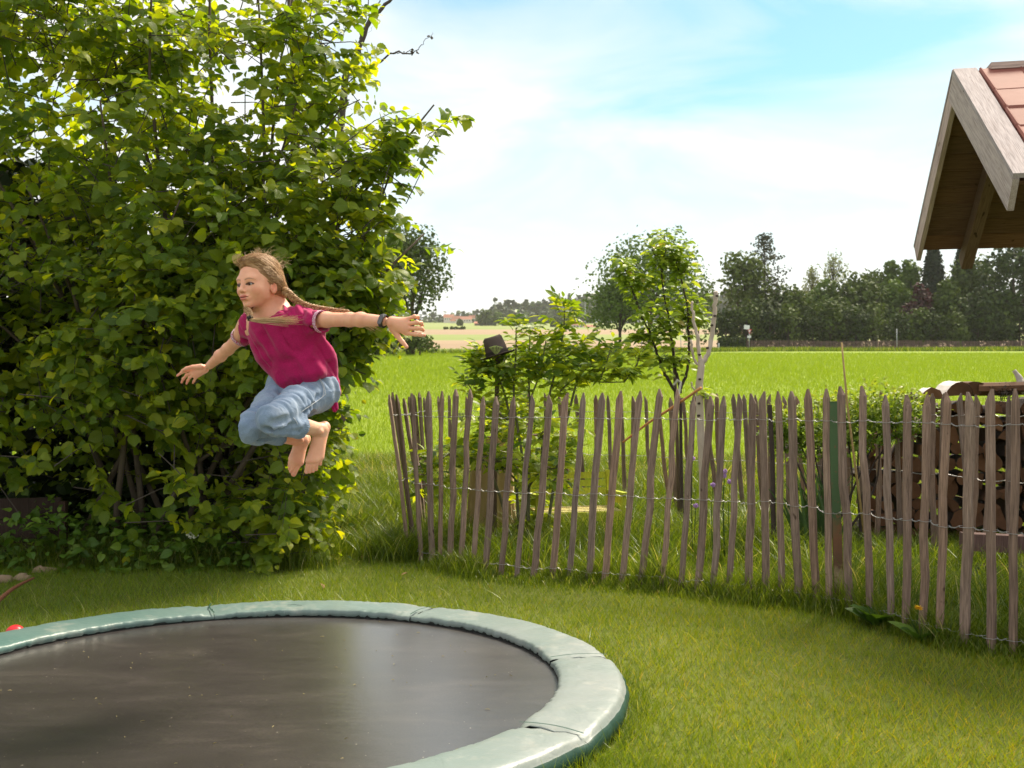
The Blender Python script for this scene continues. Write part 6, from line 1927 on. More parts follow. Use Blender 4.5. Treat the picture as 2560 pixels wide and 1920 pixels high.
for s in (-1, 1):
    d, n = slope(s)
    # soffit boards run with the ridge
    nb = 10
    for k in range(nb):
        c = apex + d * (SL * (k + 0.5) / nb) + rd * (Lr / 2 + 0.03) - n * 0.035
        plank('soffit_board', c, rd, d, n, Lr, SL / nb - 0.004, 0.018, m_soff)
    # barge board at the gable end
    if s < 0:
        c = apex + d * (SL / 2 + 0.02) + rd * 0.0 - n * 0.075
        plank('barge_board', c, d, n, rd, SL + 0.07, 0.175, 0.032, m_grey)
        plank('verge_cap', apex + d * (SL / 2 + 0.02) + rd * 0.050 + n * 0.028, d, n, rd, SL + 0.06, 0.026, 0.135, m_grey)
    else:
        c = apex + d * (SL / 2 + 0.01) - n * 0.055
        plank('barge_board', c, d, n, rd, SL + 0.04, 0.13, 0.030, m_grey)
        plank('verge_cap', apex + d * (SL / 2 + 0.01) + rd * 0.050 + n * 0.028, d, n, rd, SL + 0.05, 0.022, 0.135, m_grey)
    # rafters under the boards
    for q_ in (0.33, 1.25, 2.2):
        c = apex + d * (SL / 2 + 0.07) + rd * q_ - n * 0.105
        plank('rafter', c, d, n, rd, SL + 0.02, 0.12, 0.075, m_beam)
    # purlin
    c = apex + d * SL * 0.62 + rd * (Lr / 2 + 0.35) - n * 0.18
    plank('purlin', c, rd, d, n, Lr - 0.7, 0.10, 0.10, m_beam)
    # tiles in courses, each tile its own piece
    tw_, tl = 0.245, 0.335
    ncol, nrow = int(Lr / tw_) - 1, 5
    sec = [(-0.5, 0.012), (-0.46, 0.022), (-0.42, 0.012), (0.40, 0.010), (0.46, 0.020), (0.5, 0.010)]
    V0 = []
    for yy, lift in ((-tl * 0.62, -0.004), (tl * 0.50, 0.016), (tl * 0.56, 0.008)):
        V0 += [(x * tw_, yy, z + lift) for x, z in sec]
    V0 += [(x * tw_, tl * 0.56, z - 0.008) for x, z in sec] + [(x * tw_, -tl * 0.62, z - 0.016) for x, z in sec]
    F0 = [(a * 6 + i, a * 6 + i + 1, (a + 1) * 6 + i + 1, (a + 1) * 6 + i) for a in range(4) for i in range(5)]
    tm = mkmesh('roof_tile', np.array(V0), F0); tm.materials.append(m_tile)
    base = ORG[shed.name]
    for r_ in range(nrow):
        for k in range(ncol):
            c = apex + d * (tl * 0.62 + r_ * (SL - 0.12) / nrow + 0.02) + rd * (0.125 + tw_ * (k + 0.5)) + n * (0.030 + RNG.normal(0, 0.002))
            o = bpy.data.objects.new('roof_tile', tm); COL.objects.link(o); o.parent = shed
            yy = nrm(d - n * 0.03); xx = rd; zz = np.cross(xx, yy); 
            if zz @ n < 0: xx = -rd; zz = np.cross(xx, yy)
            b = c - base
            o.matrix_basis = Matrix([[xx[0], yy[0], zz[0], b[0]], [xx[1], yy[1], zz[1], b[1]], [xx[2], yy[2], zz[2], b[2]], [0, 0, 0, 1]])
# ridge board, gutter, post and tie
plank('ridge_board', apex + rd * (Lr / 2 + 0.19) + [0, 0, 0.030], rd, gd, [0, 0, 1], Lr, 0.14, 0.04, m_grey)
dn, nn_ = slope(-1)
ge = apex + dn * (SL + 0.03)
V, F = [], []
for k in range(2):
    for i in range(9):
        a = math.pi + math.pi * i / 8
        V.append(ge + rd * (0.10 + k * Lr) - gd * (0.065 + 0.055 * math.cos(a) * -1) + np.array([0, 0, -0.045 + 0.055 * math.sin(a)]))
F = [(i, i + 1, 9 + i + 1, 9 + i) for i in range(8)] + [tuple(range(9))]
m_gut = pm('zinc_gutter', [(0.05, 0.05, 0.05), (0.10, 0.10, 0.10)], 9, 3, 0.5, metal=0.5, bumps=0)
part('gutter', shed, np.array(V), F, m_gut)
for yy in (-0.9, 0.9):
    b = apex + rd * 2.35 + gd * yy
    plank('post', np.array([b[0], b[1], (apex[2] - 0.84) / 2]), rd, gd, [0, 0, 1], 0.12, 0.12, apex[2] - 0.84, m_beam)
plank('tie_beam', apex + rd * 2.35 + [0, 0, -0.80], gd, rd, [0, 0, 1], 2.1, 0.10, 0.12, m_beam)
plank('collar_beam', apex + rd * 1.9 + gd * 0.80 + [0, 0, -0.74], rd, gd, [0, 0, 1], 2.5, 0.09, 0.09, m_beam)

# ---- firewood: every split log a thing of its own
m_logend = pm('split_log', [(0.05, 0.022, 0.011), (0.12, 0.056, 0.028), (0.22, 0.115, 0.062)], 7, 7, 0.85, stretch=(1, 0.25, 1), vary=0.35, bumps=0.5, bdist=0.006)  # log colour darkened to stand in for the shade under the roof
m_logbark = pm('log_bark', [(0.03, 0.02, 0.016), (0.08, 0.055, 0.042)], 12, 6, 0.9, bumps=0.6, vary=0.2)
m_litlog = pm('white_lit_log', [(0.50, 0.44, 0.40), (0.70, 0.66, 0.62)], 9, 5, 0.75, vary=0.05, bumps=0.4)  # white colour stands in for strong light on the log tops
def log_mesh(kind, r, L, seed):
    rg = np.random.default_rng(seed)
    if kind == 'wedge': pts = [(0, -0.5 * r)] + [(r * 1.05 * math.sin(a), r * 1.05 * math.cos(a) - 0.5 * r) for a in np.linspace(-0.75, 0.75, 6)]
    elif kind == 'half': pts = [(r * 0.9 * math.cos(a), r * 0.9 * math.sin(a) - 0.3 * r) for a in np.linspace(0, math.pi, 8)]
    else: pts = [(r * 0.75 * math.cos(a), r * 0.75 * math.sin(a)) for a in np.linspace(0, 2 * math.pi, 10)[:-1]]
    pts = np.array(pts) * (1 + rg.normal(0, 0.06, (len(pts), 1)))
    n = len(pts); V = []
    for y in (-L / 2, 0, L / 2):
        o = rg.normal(0, 0.004, 2)
        for a, b in pts: V.append((a + o[0], y + rg.normal(0, 0.003), b + o[1]))
    F = [(k * n + i, k * n + (i + 1) % n, (k + 1) * n + (i + 1) % n, (k + 1) * n + i) for k in range(2) for i in range(n)]
    F += [tuple(range(n))[::-1], tuple(range(2 * n, 3 * n))]
    mi = []
    for k in range(2):
        for i in range(n):
            mi.append(1 if (kind == 'round' or (kind == 'wedge' and 1 <= i < n - 1) or (kind == 'half' and i < n - 1)) else 0)
    mi += [0, 0]
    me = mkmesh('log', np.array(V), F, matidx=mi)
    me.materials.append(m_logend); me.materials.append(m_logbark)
    return me
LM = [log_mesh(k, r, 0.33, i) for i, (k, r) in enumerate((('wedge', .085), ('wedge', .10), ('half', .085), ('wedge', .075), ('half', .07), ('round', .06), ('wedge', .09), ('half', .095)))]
ORD = ('first', 'second', 'third', 'fourth', 'fifth', 'sixth', 'seventh', 'eighth', 'ninth', 'tenth', 'eleventh', 'twelfth')
TENS = ORD + tuple('%dth' % q_ for q_ in range(13, 21)) + ('21st', '22nd', '23rd') + tuple('%dth' % q_ for q_ in range(24, 31))
rows = 10; pd = nrm(np.array([1.0, -0.10, 0]))
pile0 = P(2135, 1300, 8.6) * [1, 1, 0]
nlog = 0
for r_ in range(rows):
    z = 0.075 + r_ * 0.112
    x = (0.03 if r_ < 9 else 0.55) + 0.06 * (r_ % 2)
    nr_ = 0
    while x < 3.1:
        k = int(RNG.integers(0, len(LM))); w = [.125, .14, .15, .115, .13, .105, .13, .16][k]
        x += w / 2 + RNG.uniform(0, 0.012)
        p = pile0 + pd * x + np.array([0, RNG.normal(0, 0.025), z + RNG.normal(0, 0.008) + (0.05 * (x > 1.6) if r_ == rows - 1 else 0)])
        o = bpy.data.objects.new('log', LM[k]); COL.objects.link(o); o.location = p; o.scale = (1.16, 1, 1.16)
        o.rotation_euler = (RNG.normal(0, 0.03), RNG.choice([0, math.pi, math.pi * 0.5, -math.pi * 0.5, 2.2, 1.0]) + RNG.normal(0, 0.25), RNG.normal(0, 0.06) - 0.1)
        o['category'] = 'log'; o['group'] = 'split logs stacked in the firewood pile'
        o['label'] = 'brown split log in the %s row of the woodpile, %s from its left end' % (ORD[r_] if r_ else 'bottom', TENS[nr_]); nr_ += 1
        x += w / 2
        nlog += 1
# logs lying on top, told apart one by one
def top_log(x, y, D, kind, r, L, mats, label, rot, i):
    me = log_mesh(kind, r, L, 50 + i)
    for q_, m_ in enumerate(mats): me.materials[q_] = m_
    o = bpy.data.objects.new('log', me); COL.objects.link(o); o.location = P(x, y, D); o.rotation_euler = rot
    o['category'] = 'log'; o['group'] = 'logs lying on top of the firewood pile'; o['label'] = label
top_log(2322, 986, 8.32, 'half', .085, .34, (m_logend, m_litlog), 'log with its round side painted sunlit white, leftmost on top of the woodpile', (0, 0.1, -.2), 0)
top_log(2382, 976, 8.30, 'half', .115, .34, (m_logend, m_litlog), 'largest log with its round side painted sunlit white, on top of the woodpile', (0, -0.05, -.1), 1)
top_log(2432, 974, 8.28, 'wedge', .115, .34, (m_logend, m_logend), 'reddish brown split log standing up beside the large log painted sunlit white', (0, 0.35, -.2), 2)
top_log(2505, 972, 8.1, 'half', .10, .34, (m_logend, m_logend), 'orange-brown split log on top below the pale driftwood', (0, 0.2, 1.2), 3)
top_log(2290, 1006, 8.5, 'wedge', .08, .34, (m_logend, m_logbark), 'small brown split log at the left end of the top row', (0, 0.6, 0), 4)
# driftwood root on top
m_drift = pm('bleached_driftwood', [(0.30, 0.25, 0.22), (0.55, 0.50, 0.46)], 15, 6, 0.85, stretch=(1, 1, 0.4), bumps=0.5)
V, F = tube(smooth_path([P(2535, 926, 8.1), P(2548, 945, 8.08), P(2556, 965, 8.05), P(2585, 985, 8.0), P(2640, 1000, 8.0)], 5), np.linspace(0.018, 0.05, 21) * (1 + RNG.normal(0, 0.12, 21)), 9)
single('driftwood', V, F, m_drift, 'bleached grey driftwood stump pointing up on the woodpile', 'driftwood', smooth=True)
m_cone = pm('dark_cones', [(0.02, 0.014, 0.012), (0.05, 0.035, 0.03)], 60, 3, 0.9, bumps=0)
mb = MB()
for _ in range(260):
    c = P(2513, 984, 8.0) + RNG.normal(0, 1, 3) * [0.045, 0.04, 0.028]; d_ = nrm(RNG.normal(size=3)); mb.tube([c, c + d_ * 0.02], [0.003, 0.0015], 3, cap=False)
cw = thing('cone_wreath', P(2513, 984, 8.0), 'dark prickly wreath of cones lying on the firewood', 'wreath'); V, F, _ = mb.arr(); part('cones', cw, V, F, m_cone, kind='stuff')
# old beams on the ground to the right
m_oldbeam = wood_mat('old_red_beam', [(0.2, (0.10, 0.055, 0.045)), (0.8, (0.22, 0.13, 0.11))], 0.06)
for i, (x, y, D, L, t, lab) in enumerate(((2530, 1420, 6.75, 0.62, 0.11, 'upper old squared timber lying behind the fence at right'), (2570, 1462, 6.6, 0.60, 0.09, 'lower old squared timber on the ground behind the fence'))):
    c = P(x, y, D); c[2] = 0.22 if i == 0 else 0.05
    m_ = MB(); m_.box([0, 0, 0], (L, 0.12, t)); V, F, _ = m_.arr()
    V = V + (vnoise(V, 8)[:, None] - .5) * .01
    me = mkmesh('timber', V, F); put('timber', me, m_oldbeam, None, None, lab, 'timber', 'old timbers behind the fence', loc=c).rotation_euler = (0, 0.03, -0.12)
m_ = MB(); m_.box([0, 0, 0], (0.12, 0.14, 0.12)); V, F, _ = m_.arr(); c = P(2600, 1450, 6.75); c[2] = 0.1
put('block', mkmesh('block', V, F), m_oldbeam, None, None, 'short wooden block propping the old timber', 'block', loc=c)

# ---- left side: stump with pot, broken branch, boards, stones, stick
stp = P(822, 1262, 10.4) * [1, 1, 0]
m_stumpbark = pm('plum_bark', [(0.06, 0.042, 0.036), (0.17, 0.12, 0.10), (0.30, 0.24, 0.20)], 11, 6, 0.8, stretch=(1, 1, 0.5), rand=False, bumps=0.6)
bt_ = thing('cut_tree', stp, 'leaning cut-off small tree trunk with reddish bark in the long grass beside the hazel', 'tree')
def gs(x, y): return 700 + x / 4.147, 1000 + y / 4.147
mb = MB()
mb.tube(smooth_path([stp, P(*gs(505, 980), 10.4), P(*gs(520, 780), 10.4), P(*gs(535, 560), 10.4), P(*gs(570, 380), 10.4), P(*gs(600, 230), 10.4), P(*gs(645, 140), 10.4)], 5), np.linspace(0.075, 0.062, 31) * (1 + RNG.normal(0, 0.05, 31)), 10)
mb.tube([P(*gs(600, 220), 10.4), P(*gs(590, 150), 10.38), P(*gs(585, 125), 10.38)], [0.045, 0.04, 0.036], 8)
mb.tube([P(*gs(560, 260), 10.4), P(*gs(520, 190), 10.36), P(*gs(495, 110), 10.36)], [0.022, 0.02, 0.018], 7)
mb.tube([P(*gs(600, 330), 10.4), P(*gs(628, 300), 10.36), P(*gs(632, 250), 10.36)], [0.02, 0.018, 0.015], 7)
mb.tube([P(*gs(460, 1000), 10.2), P(*gs(468, 850), 10.2), P(*gs(480, 770), 10.25)], [0.03, 0.03, 0.026], 7)
V, F, _ = mb.arr(); part('trunk', bt_, V, F, m_stumpbark, smooth=True)
LP, LD, LN, LS, LR = [], [], [], [], []
for x, y, k, sp_ in ((560, 470, 7, 40), (640, 530, 4, 30), (480, 690, 8, 40), (380, 190, 10, 45), (640, 110, 5, 25), (330, 190, 6, 30), (590, 650, 3, 30), (440, 830, 8, 40)):
    for _ in range(k):
        LP.append(P(*gs(x + RNG.normal(0, sp_), y + RNG.normal(0, sp_ * .5)), 10.2 + RNG.normal(0, .1))); LD.append(nrm(RNG.normal(size=3) * [1, 1, .4])); LN.append(nrm(np.array([0, -.5, 1]) + RNG.normal(0, .4, 3))); LS.append(RNG.uniform(.09, .15)); LR.append(0.55 + 0.35 * RNG.random())
plant_leaves(bt_, m_hazel, tA, fA, LP, LD, LN, LS, LR)
m_terra = pm('terracotta', [(0.42, 0.17, 0.11), (0.55, 0.25, 0.17)], 9, 4, 0.8, rand=False, bumps=0.15)
pt0 = P(802, 1300, 10.0) * [1, 1, 0]
pot = thing('flower_pot', pt0, 'terracotta pot standing on a tree stump behind the hazel leaves', 'pot')
def lathe(prof_, c, n=24):
    V = [(c[0] + r * math.cos(2 * math.pi * i / n), c[1] + r * math.sin(2 * math.pi * i / n), c[2] + z) for r, z in prof_ for i in range(n)]
    F = [(a * n + i, a * n + (i + 1) % n, (a + 1) * n + (i + 1) % n, (a + 1) * n + i) for a in range(len(prof_) - 1) for i in range(n)]
    return np.array(V), F
pc = P(803, 1216, 10.0)
V, F = lathe([(0.001, 0), (0.065, 0.0), (0.085, 0.13), (0.097, 0.13), (0.097, 0.165), (0.085, 0.165), (0.078, 0.12), (0.001, 0.11)], pc); part('pot_body', pot, V, F, m_terra, smooth=False)
V, F = lathe([(0.001, 0.0), (0.105, 0.0), (0.115, 0.022), (0.108, 0.022), (0.1, 0.006), (0.001, 0.006)], pc - [0, 0, 0.012]); part('saucer', pot, V, F, m_terra)
V, F = lathe([(0.13, 0), (0.15, 0.02), (0.125, 0.2), (0.13, pc[2] - 0.016), (0.10, pc[2] - 0.013), (0.001, pc[2] - 0.013)], [pc[0], pc[1], 0.0], 18)
V = V + (vnoise(V, 9)[:, None] - .5) * .03
single('tree_stump', V, F, m_stumpbark, 'weathered tree stump carrying the terracotta pot', 'stump', smooth=True)
# arching dead twigs by the stump
mb = MB()
for a in ([(330, 905), (420, 890), (520, 950), (600, 1060)], [(300, 1000), (400, 1010), (520, 1010)], [(340, 1060), (420, 960), (440, 880)], [(380, 1080), (470, 1040), (560, 1055)]):
    mb.tube(smooth_path([P(*gs(*q_), 9.3) for q_ in a], 5), 0.004, 4)
V, F, _ = mb.arr(); single('dead_twigs', V, F, m_twig, 'arching dead twigs in front of the stump', 'twigs', kind='stuff')
# plank box edge at far left under the bush
bl_ = thing('raised_bed', P(40, 1400, 7.4) * [1, 1, 0], 'dark wooden raised bed edge in the shade at the far left', 'raised bed')
m_bed = wood_mat('shade_dark_plank', [(0.2, (0.03, 0.018, 0.014)), (0.8, (0.075, 0.045, 0.035))], 0.1)  # brown plank colour darkened further to sink the bed into shade
for k in range(3):
    c = P(10, 1400, 7.4) * [1, 1, 0] + np.array([0, 0, 0.08 + 0.15 * k]); m_ = MB(); m_.box(c, (0.75, 0.035, 0.142), [[0.97, -0.24, 0], [0.24, 0.97, 0], [0, 0, 1]]); V, F, _ = m_.arr(); part('board', bl_, V, F, m_bed)
c = P(120, 1400, 7.32) * [1, 1, 0] + np.array([0.06, 0.1, 0.2]); m_ = MB(); m_.box(c, (0.05, 0.05, 0.46)); V, F, _ = m_.arr(); part('corner_post', bl_, V, F, m_bed)
m_stone = pm('sandy_stone', [(0.12, 0.08, 0.05), (0.24, 0.17, 0.11), (0.36, 0.28, 0.19)], 7, 7, 0.95, rand=True, bumps=0.6)
sn = ['pale sandy stone at the foot of the bush, rightmost of the row', 'low brown stone left of the pale sandy stone', 'flat stone half covered by grass in the row under the bush', 'long stone in the middle of the row under the bush',
      'dark stone near the left end of the row', 'sandy stone at the left edge of the lawn', 'small stone leaning on the leftmost stones']
for i, (x, y, D, r) in enumerate(((252, 1392, 7.45, .060), (205, 1398, 7.3, .045), (160, 1415, 7.1, .035), (108, 1428, 6.95, .055), (60, 1448, 6.7, .045), (5, 1450, 6.6, .055), (-30, 1465, 6.5, .05))):
    c = P(x, y, D); c[2] = r * 0.15
    V, F = Field().ell(c, (r * 1.3, r, r * 0.75), None, 0.001).mesh(c - r * 1.6, c + r * 1.6, r / 6)
    V = V + (vnoise(V, 7 / r * .1)[:, None] - 0.5) * r * 0.55 + (vnoise(V, 28)[:, None] - .5) * .02
    single('stone', V, F, m_stone, sn[i], 'stone', 'stones edging the bed under the bush', smooth=True)
m_redstick = wood_mat('red_brown_stick', [(0.2, (0.15, 0.06, 0.035)), (0.8, (0.28, 0.13, 0.07))], 0.05)
V, F = tube(smooth_path([P(-30, 1545, 5.6), P(20, 1500, 5.9), P(50, 1480, 6.1), P(84, 1463, 6.3)], 4), np.linspace(0.014, 0.007, 13), 7)
V[:, 2] -= V[:, 2].min() - 0.01
single('stick', V, F, m_redstick, 'reddish brown stick lying on the lawn at the left edge', 'stick', smooth=True)
# ================================================================== FAR TREES, WOOD, VILLAGE
def fcols(k):
    return {'dark': [(0.0150, 0.0286, 0.0041), (0.0286, 0.0510, 0.0054), (0.0510, 0.0782, 0.0082)],
            'mid': [(0.0238, 0.0442, 0.0041), (0.0510, 0.0816, 0.0061), (0.0918, 0.1258, 0.0102)],
            'olive': [(0.0374, 0.0578, 0.0082), (0.0680, 0.1020, 0.0122), (0.1088, 0.1428, 0.0204)],
            'light': [(0.0476, 0.0884, 0.0102), (0.0816, 0.1360, 0.0170), (0.1360, 0.1904, 0.0306)],
            'birch': [(0.14, 0.17, 0.06), (0.22, 0.25, 0.10), (0.32, 0.34, 0.16)],
            'fir': [(0.0068, 0.0136, 0.0054), (0.0122, 0.0231, 0.0082), (0.0204, 0.0354, 0.0122)],
            'pine': [(0.0204, 0.0272, 0.0122), (0.0374, 0.0442, 0.0190), (0.0578, 0.0646, 0.0272)],
            'purple': [(0.0238, 0.0054, 0.0082), (0.0442, 0.0095, 0.0136), (0.0680, 0.0170, 0.0204)]}[k]
m_far = {k: leafmat('foliage_' + k, fcols(k), 0.16, (1.3, 1.25, 0.5), 0.7, objrand=False) for k in ('dark', 'mid', 'olive', 'light', 'birch', 'fir', 'pine', 'purple')}
m_trunk = pm('far_bark', [(0.03, 0.022, 0.018), (0.08, 0.06, 0.05)], 3, 4, 0.9, bumps=0.2)
tC = np.array([(-0.5, -0.3, 0), (0.5, -0.35, 0.05), (0.45, 0.4, 0), (-0.4, 0.45, 0.08), (0.0, 0.0, 0.12)]); fC = np.array([(0, 1, 4), (1, 2, 4), (2, 3, 4), (3, 0, 4)])
def crown_pts(c, r, nb, per, rg, flat=1.0, lump=0.34, hollow=0.55):
    """lumpy crown: clumps on smaller balls spread through an ellipsoid"""
    d = nrm(rg.normal(size=(nb, 3))); d[:, 2] = np.where(d[:, 2] < -0.55, -d[:, 2], d[:, 2])
    rad = hollow + (1 - hollow) * rg.random(nb)
    bc = c + d * rad[:, None] * np.array(r) * 0.80
    rb = lump * min(r[0], r[2]) * rg.uniform(0.6, 1.25, nb)
    P_, N_ = [], []
    for b, q in zip(bc, rb):
        m = max(4, int(per * (q / (lump * min(r[0], r[2]))) ** 2))
        dd = nrm(rg.normal(size=(m, 3))); P_.append(b + dd * q * (0.65 + 0.35 * rg.random((m, 1)))); N_.append(nrm(dd + rg.normal(0, 0.45, (m, 3)) + [0, 0, 0.25]))
    return np.concatenate(P_), np.concatenate(N_)
def far_tree(px, top, base, wpx, D, kind, label, shape='round', nb=46, per=34, size=None, group='trees and shrubs beyond the green field', name='broadleaf_tree', seed=0, open_=0.0, trunk_px=None):
    rg = np.random.default_rng(int(px) * 7 + int(top) + seed)
    b = P(px, base, D); t = P(px, top, D); g0 = tz(D)
    w = wpx * 1.06 * D / FPX; hgt = t[2] - g0
    th_ = thing(name, [b[0], D, g0], label, 'shrub' if name == 'shrub' else 'tree', group)
    mb = MB(); tr = max(0.08, hgt * 0.018)
    size = size or max(0.25, D * 0.0030)
    if shape == 'round':
        z0 = g0 + hgt * (0.02 if D < 110 and name != 'shrub' else 0.07 if D < 130 and name != 'shrub' else -0.30)
        c = np.array([b[0], D, (z0 + t[2]) / 2]); r = (w / 2, w / 2 * 0.9, (t[2] - z0) / 2)
        Q, N = crown_pts(c, r, nb, per, rg)
        k = Q[:, 2] > g0 - 0.2; Q, N = Q[k], N[k]
        Q[:, 2] = g0 + (Q[:, 2] - g0) * (t[2] - g0) / (np.percentile(Q[:, 2], 99.7) - g0)
        Q[:, 0] = b[0] + (Q[:, 0] - b[0]) * (w / 2) / np.percentile(np.abs(Q[:, 0] - b[0]), 99.5)
        if open_: k = vnoise(Q, 1.4 / (w * 0.22)) > open_; Q, N = Q[k], N[k]
        sz = rg.uniform(0.7, 1.3, len(Q)) * size
        mb.tube([[b[0], D, g0 - 0.3], [b[0], D, g0 + hgt * 0.3], [b[0], D, g0 + hgt * 0.75]], [tr * 1.4, tr, tr * 0.3], 6)
        for _ in range(7):
            a = rg.random() * 6.28; e = c + np.array([math.cos(a) * r[0], math.sin(a) * r[1], rg.uniform(0, .7) * r[2]]) * 0.75
            mb.tube([[b[0], D, g0 + hgt * rg.uniform(.2, .4)], (e + c) / 2, e], [tr * .6, tr * .4, tr * .12], 4)
    elif shape == 'fir':
        n = nb * per; h = rg.random(n) ** 0.75; lay = np.clip(np.floor(h * 22) / 22 + 0.045 * rg.random(n), 0, 1)
        env = (1 - lay) ** 0.65 * (0.75 + 0.25 * rg.random(n)); a = rg.random(n) * 6.283; rr = np.sqrt(rg.random(n)) * env
        Q = np.stack([b[0] + np.cos(a) * rr * w / 2, D + np.sin(a) * rr * w / 2, g0 + hgt * (0.06 + 0.94 * lay) - rr * w * 0.10], 1); N = nrm(np.stack([np.cos(a), np.sin(a), np.full(n, 1.0)], 1) + rg.normal(0, .4, (n, 3))); sz = rg.uniform(.7, 1.2, n) * size
        mb.tube([[b[0], D, g0], [b[0], D, g0 + hgt * .98]], [tr, tr * .1], 6)
    elif shape == 'pine':
        # open crown of stacked clumps on bare limbs
        Ql, Nl = [], []
        for i in range(nb):
            h = 0.18 + 0.80 * (i + 0.5) / nb; env = (1 - h) ** 0.62 * 1.05; a = rg.random() * 6.283; rr = env * rg.uniform(0.25, 1.0)
            c = np.array([b[0] + math.cos(a) * rr * w / 2, D + math.sin(a) * rr * w / 2, g0 + hgt * h + rr * hgt * 0.04])
            q = w * 0.065 * rg.uniform(.7, 1.3) * (0.6 + (1 - h))
            dd = nrm(rg.normal(size=(per, 3))) * [1.5, 1.2, 0.65]; Ql.append(c + dd * q); Nl.append(nrm(dd + rg.normal(0, .5, (per, 3)) + [0, 0, .4]))
            mb.tube([[b[0], D, g0 + hgt * h - rr * hgt * 0.03], c], [tr * .35 * (1.1 - h), tr * .12], 4)
        Q, N = np.concatenate(Ql), np.concatenate(Nl); sz = rg.uniform(.6, 1.1, len(Q)) * size * 0.9
        mb.tube([[b[0], D, g0], [b[0], D, g0 + hgt * .97]], [tr * 1.1, tr * .15], 7)
    else:   # birch: drooping airy strands
        Ql = []
        for i in range(nb * 3):
            a = rg.random() * 6.283; h = rg.uniform(.25, 1.0); env = math.sin(math.pi * min(1, 0.22 + h * 0.78) ** 1.3) ** 0.6 + 0.1; rr = env * rg.uniform(.2, 1)
            s0 = np.array([b[0] + math.cos(a) * rr * w / 2, D + math.sin(a) * rr * w / 2, g0 + hgt * h]); k = per // 3 + 3; tt = rg.random(k)
            Ql.append(s0 - np.stack([tt * 0, tt * 0, tt * hgt * .15], 1) + rg.normal(0, .12, (k, 3)))
            if i % 3 == 0: mb.tube([[b[0], D, g0 + hgt * h * .7], s0], [tr * .3, tr * .06], 3)
        Q = np.concatenate(Ql); N = nrm(rg.normal(size=(len(Q), 3))); sz = rg.uniform(.5, .9, len(Q)) * size * .7
        mb.tube([[b[0], D, g0], [b[0], D, g0 + hgt * .95]], [tr, tr * .1], 6)
    n = len(Q)
    tone = np.clip(0.5 + rg.normal(0, 0.16, n) + 0.25 * (vnoise(Q, 1.5 / max(w * .2, .5)) - .5), 0, 0.99)
    dirs = nrm(rg.normal(size=(n, 3)))
    V, F, R_ = scatter(tC, fC, Q, dirs, N, sz, tone)
    part('crown', th_, V, [F], m_far[kind], kind='stuff', rnd=R_)
    V, F, _ = mb.arr(); part('trunk', th_, V, F, m_trunk, smooth=True)
    return th_

far_tree(1030, 560, 885, 185, 92, 'mid', 'tall green tree behind the right edge of the hazel bush', nb=90, per=44, size=0.24, group=None)
far_tree(950, 540, 885, 170, 94, 'mid', 'green tree mostly hidden behind the hazel bush beside the outstretched arm', nb=80, per=40, size=0.24, seed=3, group=None)
for i, (x, t, w, lb) in enumerate(((930, 830, 70, 'rounded bush left of the outstretched hand below the tall tree'), (985, 826, 80, 'rounded bush in the middle of the three under the tall tree'), (1050, 836, 90, 'rounded bush at the right end of the three under the tall tree'))):
    far_tree(x, t, 882, w, 90, 'olive', lb, nb=30, per=40, size=0.2, name='shrub', group='bushes under the tall tree', seed=i)
far_tree(1625, 580, 880, 300, 118, 'light', 'broad spreading oak by the road behind the young apple tree', nb=150, per=46, size=0.30, group=None, open_=0.14)
far_tree(1550, 680, 876, 170, 117, 'light', 'lower rounded tree at the left side of the spreading oak', nb=70, per=40, size=0.28, group=None)
far_tree(1745, 700, 868, 90, 150, 'olive', 'small light tree between the oak and the dark tree group', nb=40, per=30, size=0.34, open_=0.3)
T = [  # px, top, base, width, depth, colour, shape, label
    (1862, 632, 870, 150, 160, 'olive', 'round', 'broad grey-green tree at the left end of the far tree row'),
    (1912, 582, 870, 185, 164, 'pine', 'pine', 'tall open pine rising highest above the far tree row'),
    (1985, 715, 868, 120, 158, 'mid', 'round', 'dense green tree right of the tall pine'),
    (1915, 745, 868, 150, 157, 'dark', 'round', 'dark low tree under the pine behind the road signs'),
    (2085, 620, 868, 100, 178, 'birch', 'birch', 'pale airy birch standing above the green trees'),
    (2030, 665, 868, 60, 178, 'birch', 'birch', 'smaller pale birch left of the airy birch'),
    (2060, 700, 868, 130, 165, 'light', 'round', 'light green tree in front of the birch'),
    (2150, 676, 868, 150, 162, 'mid', 'round', 'tall rounded green tree in the middle of the row'),
    (2105, 745, 868, 110, 157, 'mid', 'round', 'bushy tree below the rounded green tree'),
    (2190, 680, 868, 80, 172, 'olive', 'round', 'olive tree crown peeking right of the rounded tree'),
    (2235, 655, 868, 60, 170, 'light', 'round', 'left of the two slim light green tree tops near the shelter'),
    (2278, 650, 868, 66, 170, 'light', 'round', 'right of the two slim light green tree tops near the shelter'),
    (2250, 705, 868, 100, 163, 'light', 'round', 'yellow-green tree left of the purple beech'),
    (2335, 598, 868, 120, 166, 'fir', 'fir', 'dark fir whose top meets the left end of the shelter roof'),
    (2405, 610, 868, 100, 168, 'fir', 'fir', 'second dark fir right of the rafter end'),
    (2300, 715, 868, 95, 159, 'purple', 'round', 'purple copper beech among the green trees'),
    (2435, 640, 868, 130, 162, 'mid', 'round', 'green tree with a gap of sky under the shelter roof'),
    (2370, 705, 868, 90, 157, 'mid', 'round', 'pointed green tree in front of the firs'),
    (2535, 590, 868, 150, 156, 'dark', 'round', 'big dark tree at the right edge below the roof'),
    (2620, 570, 868, 160, 158, 'dark', 'round', 'dark tree just past the right edge of the picture'),
    (2470, 720, 868, 120, 155, 'dark', 'round', 'low dark tree left of the big dark tree')]
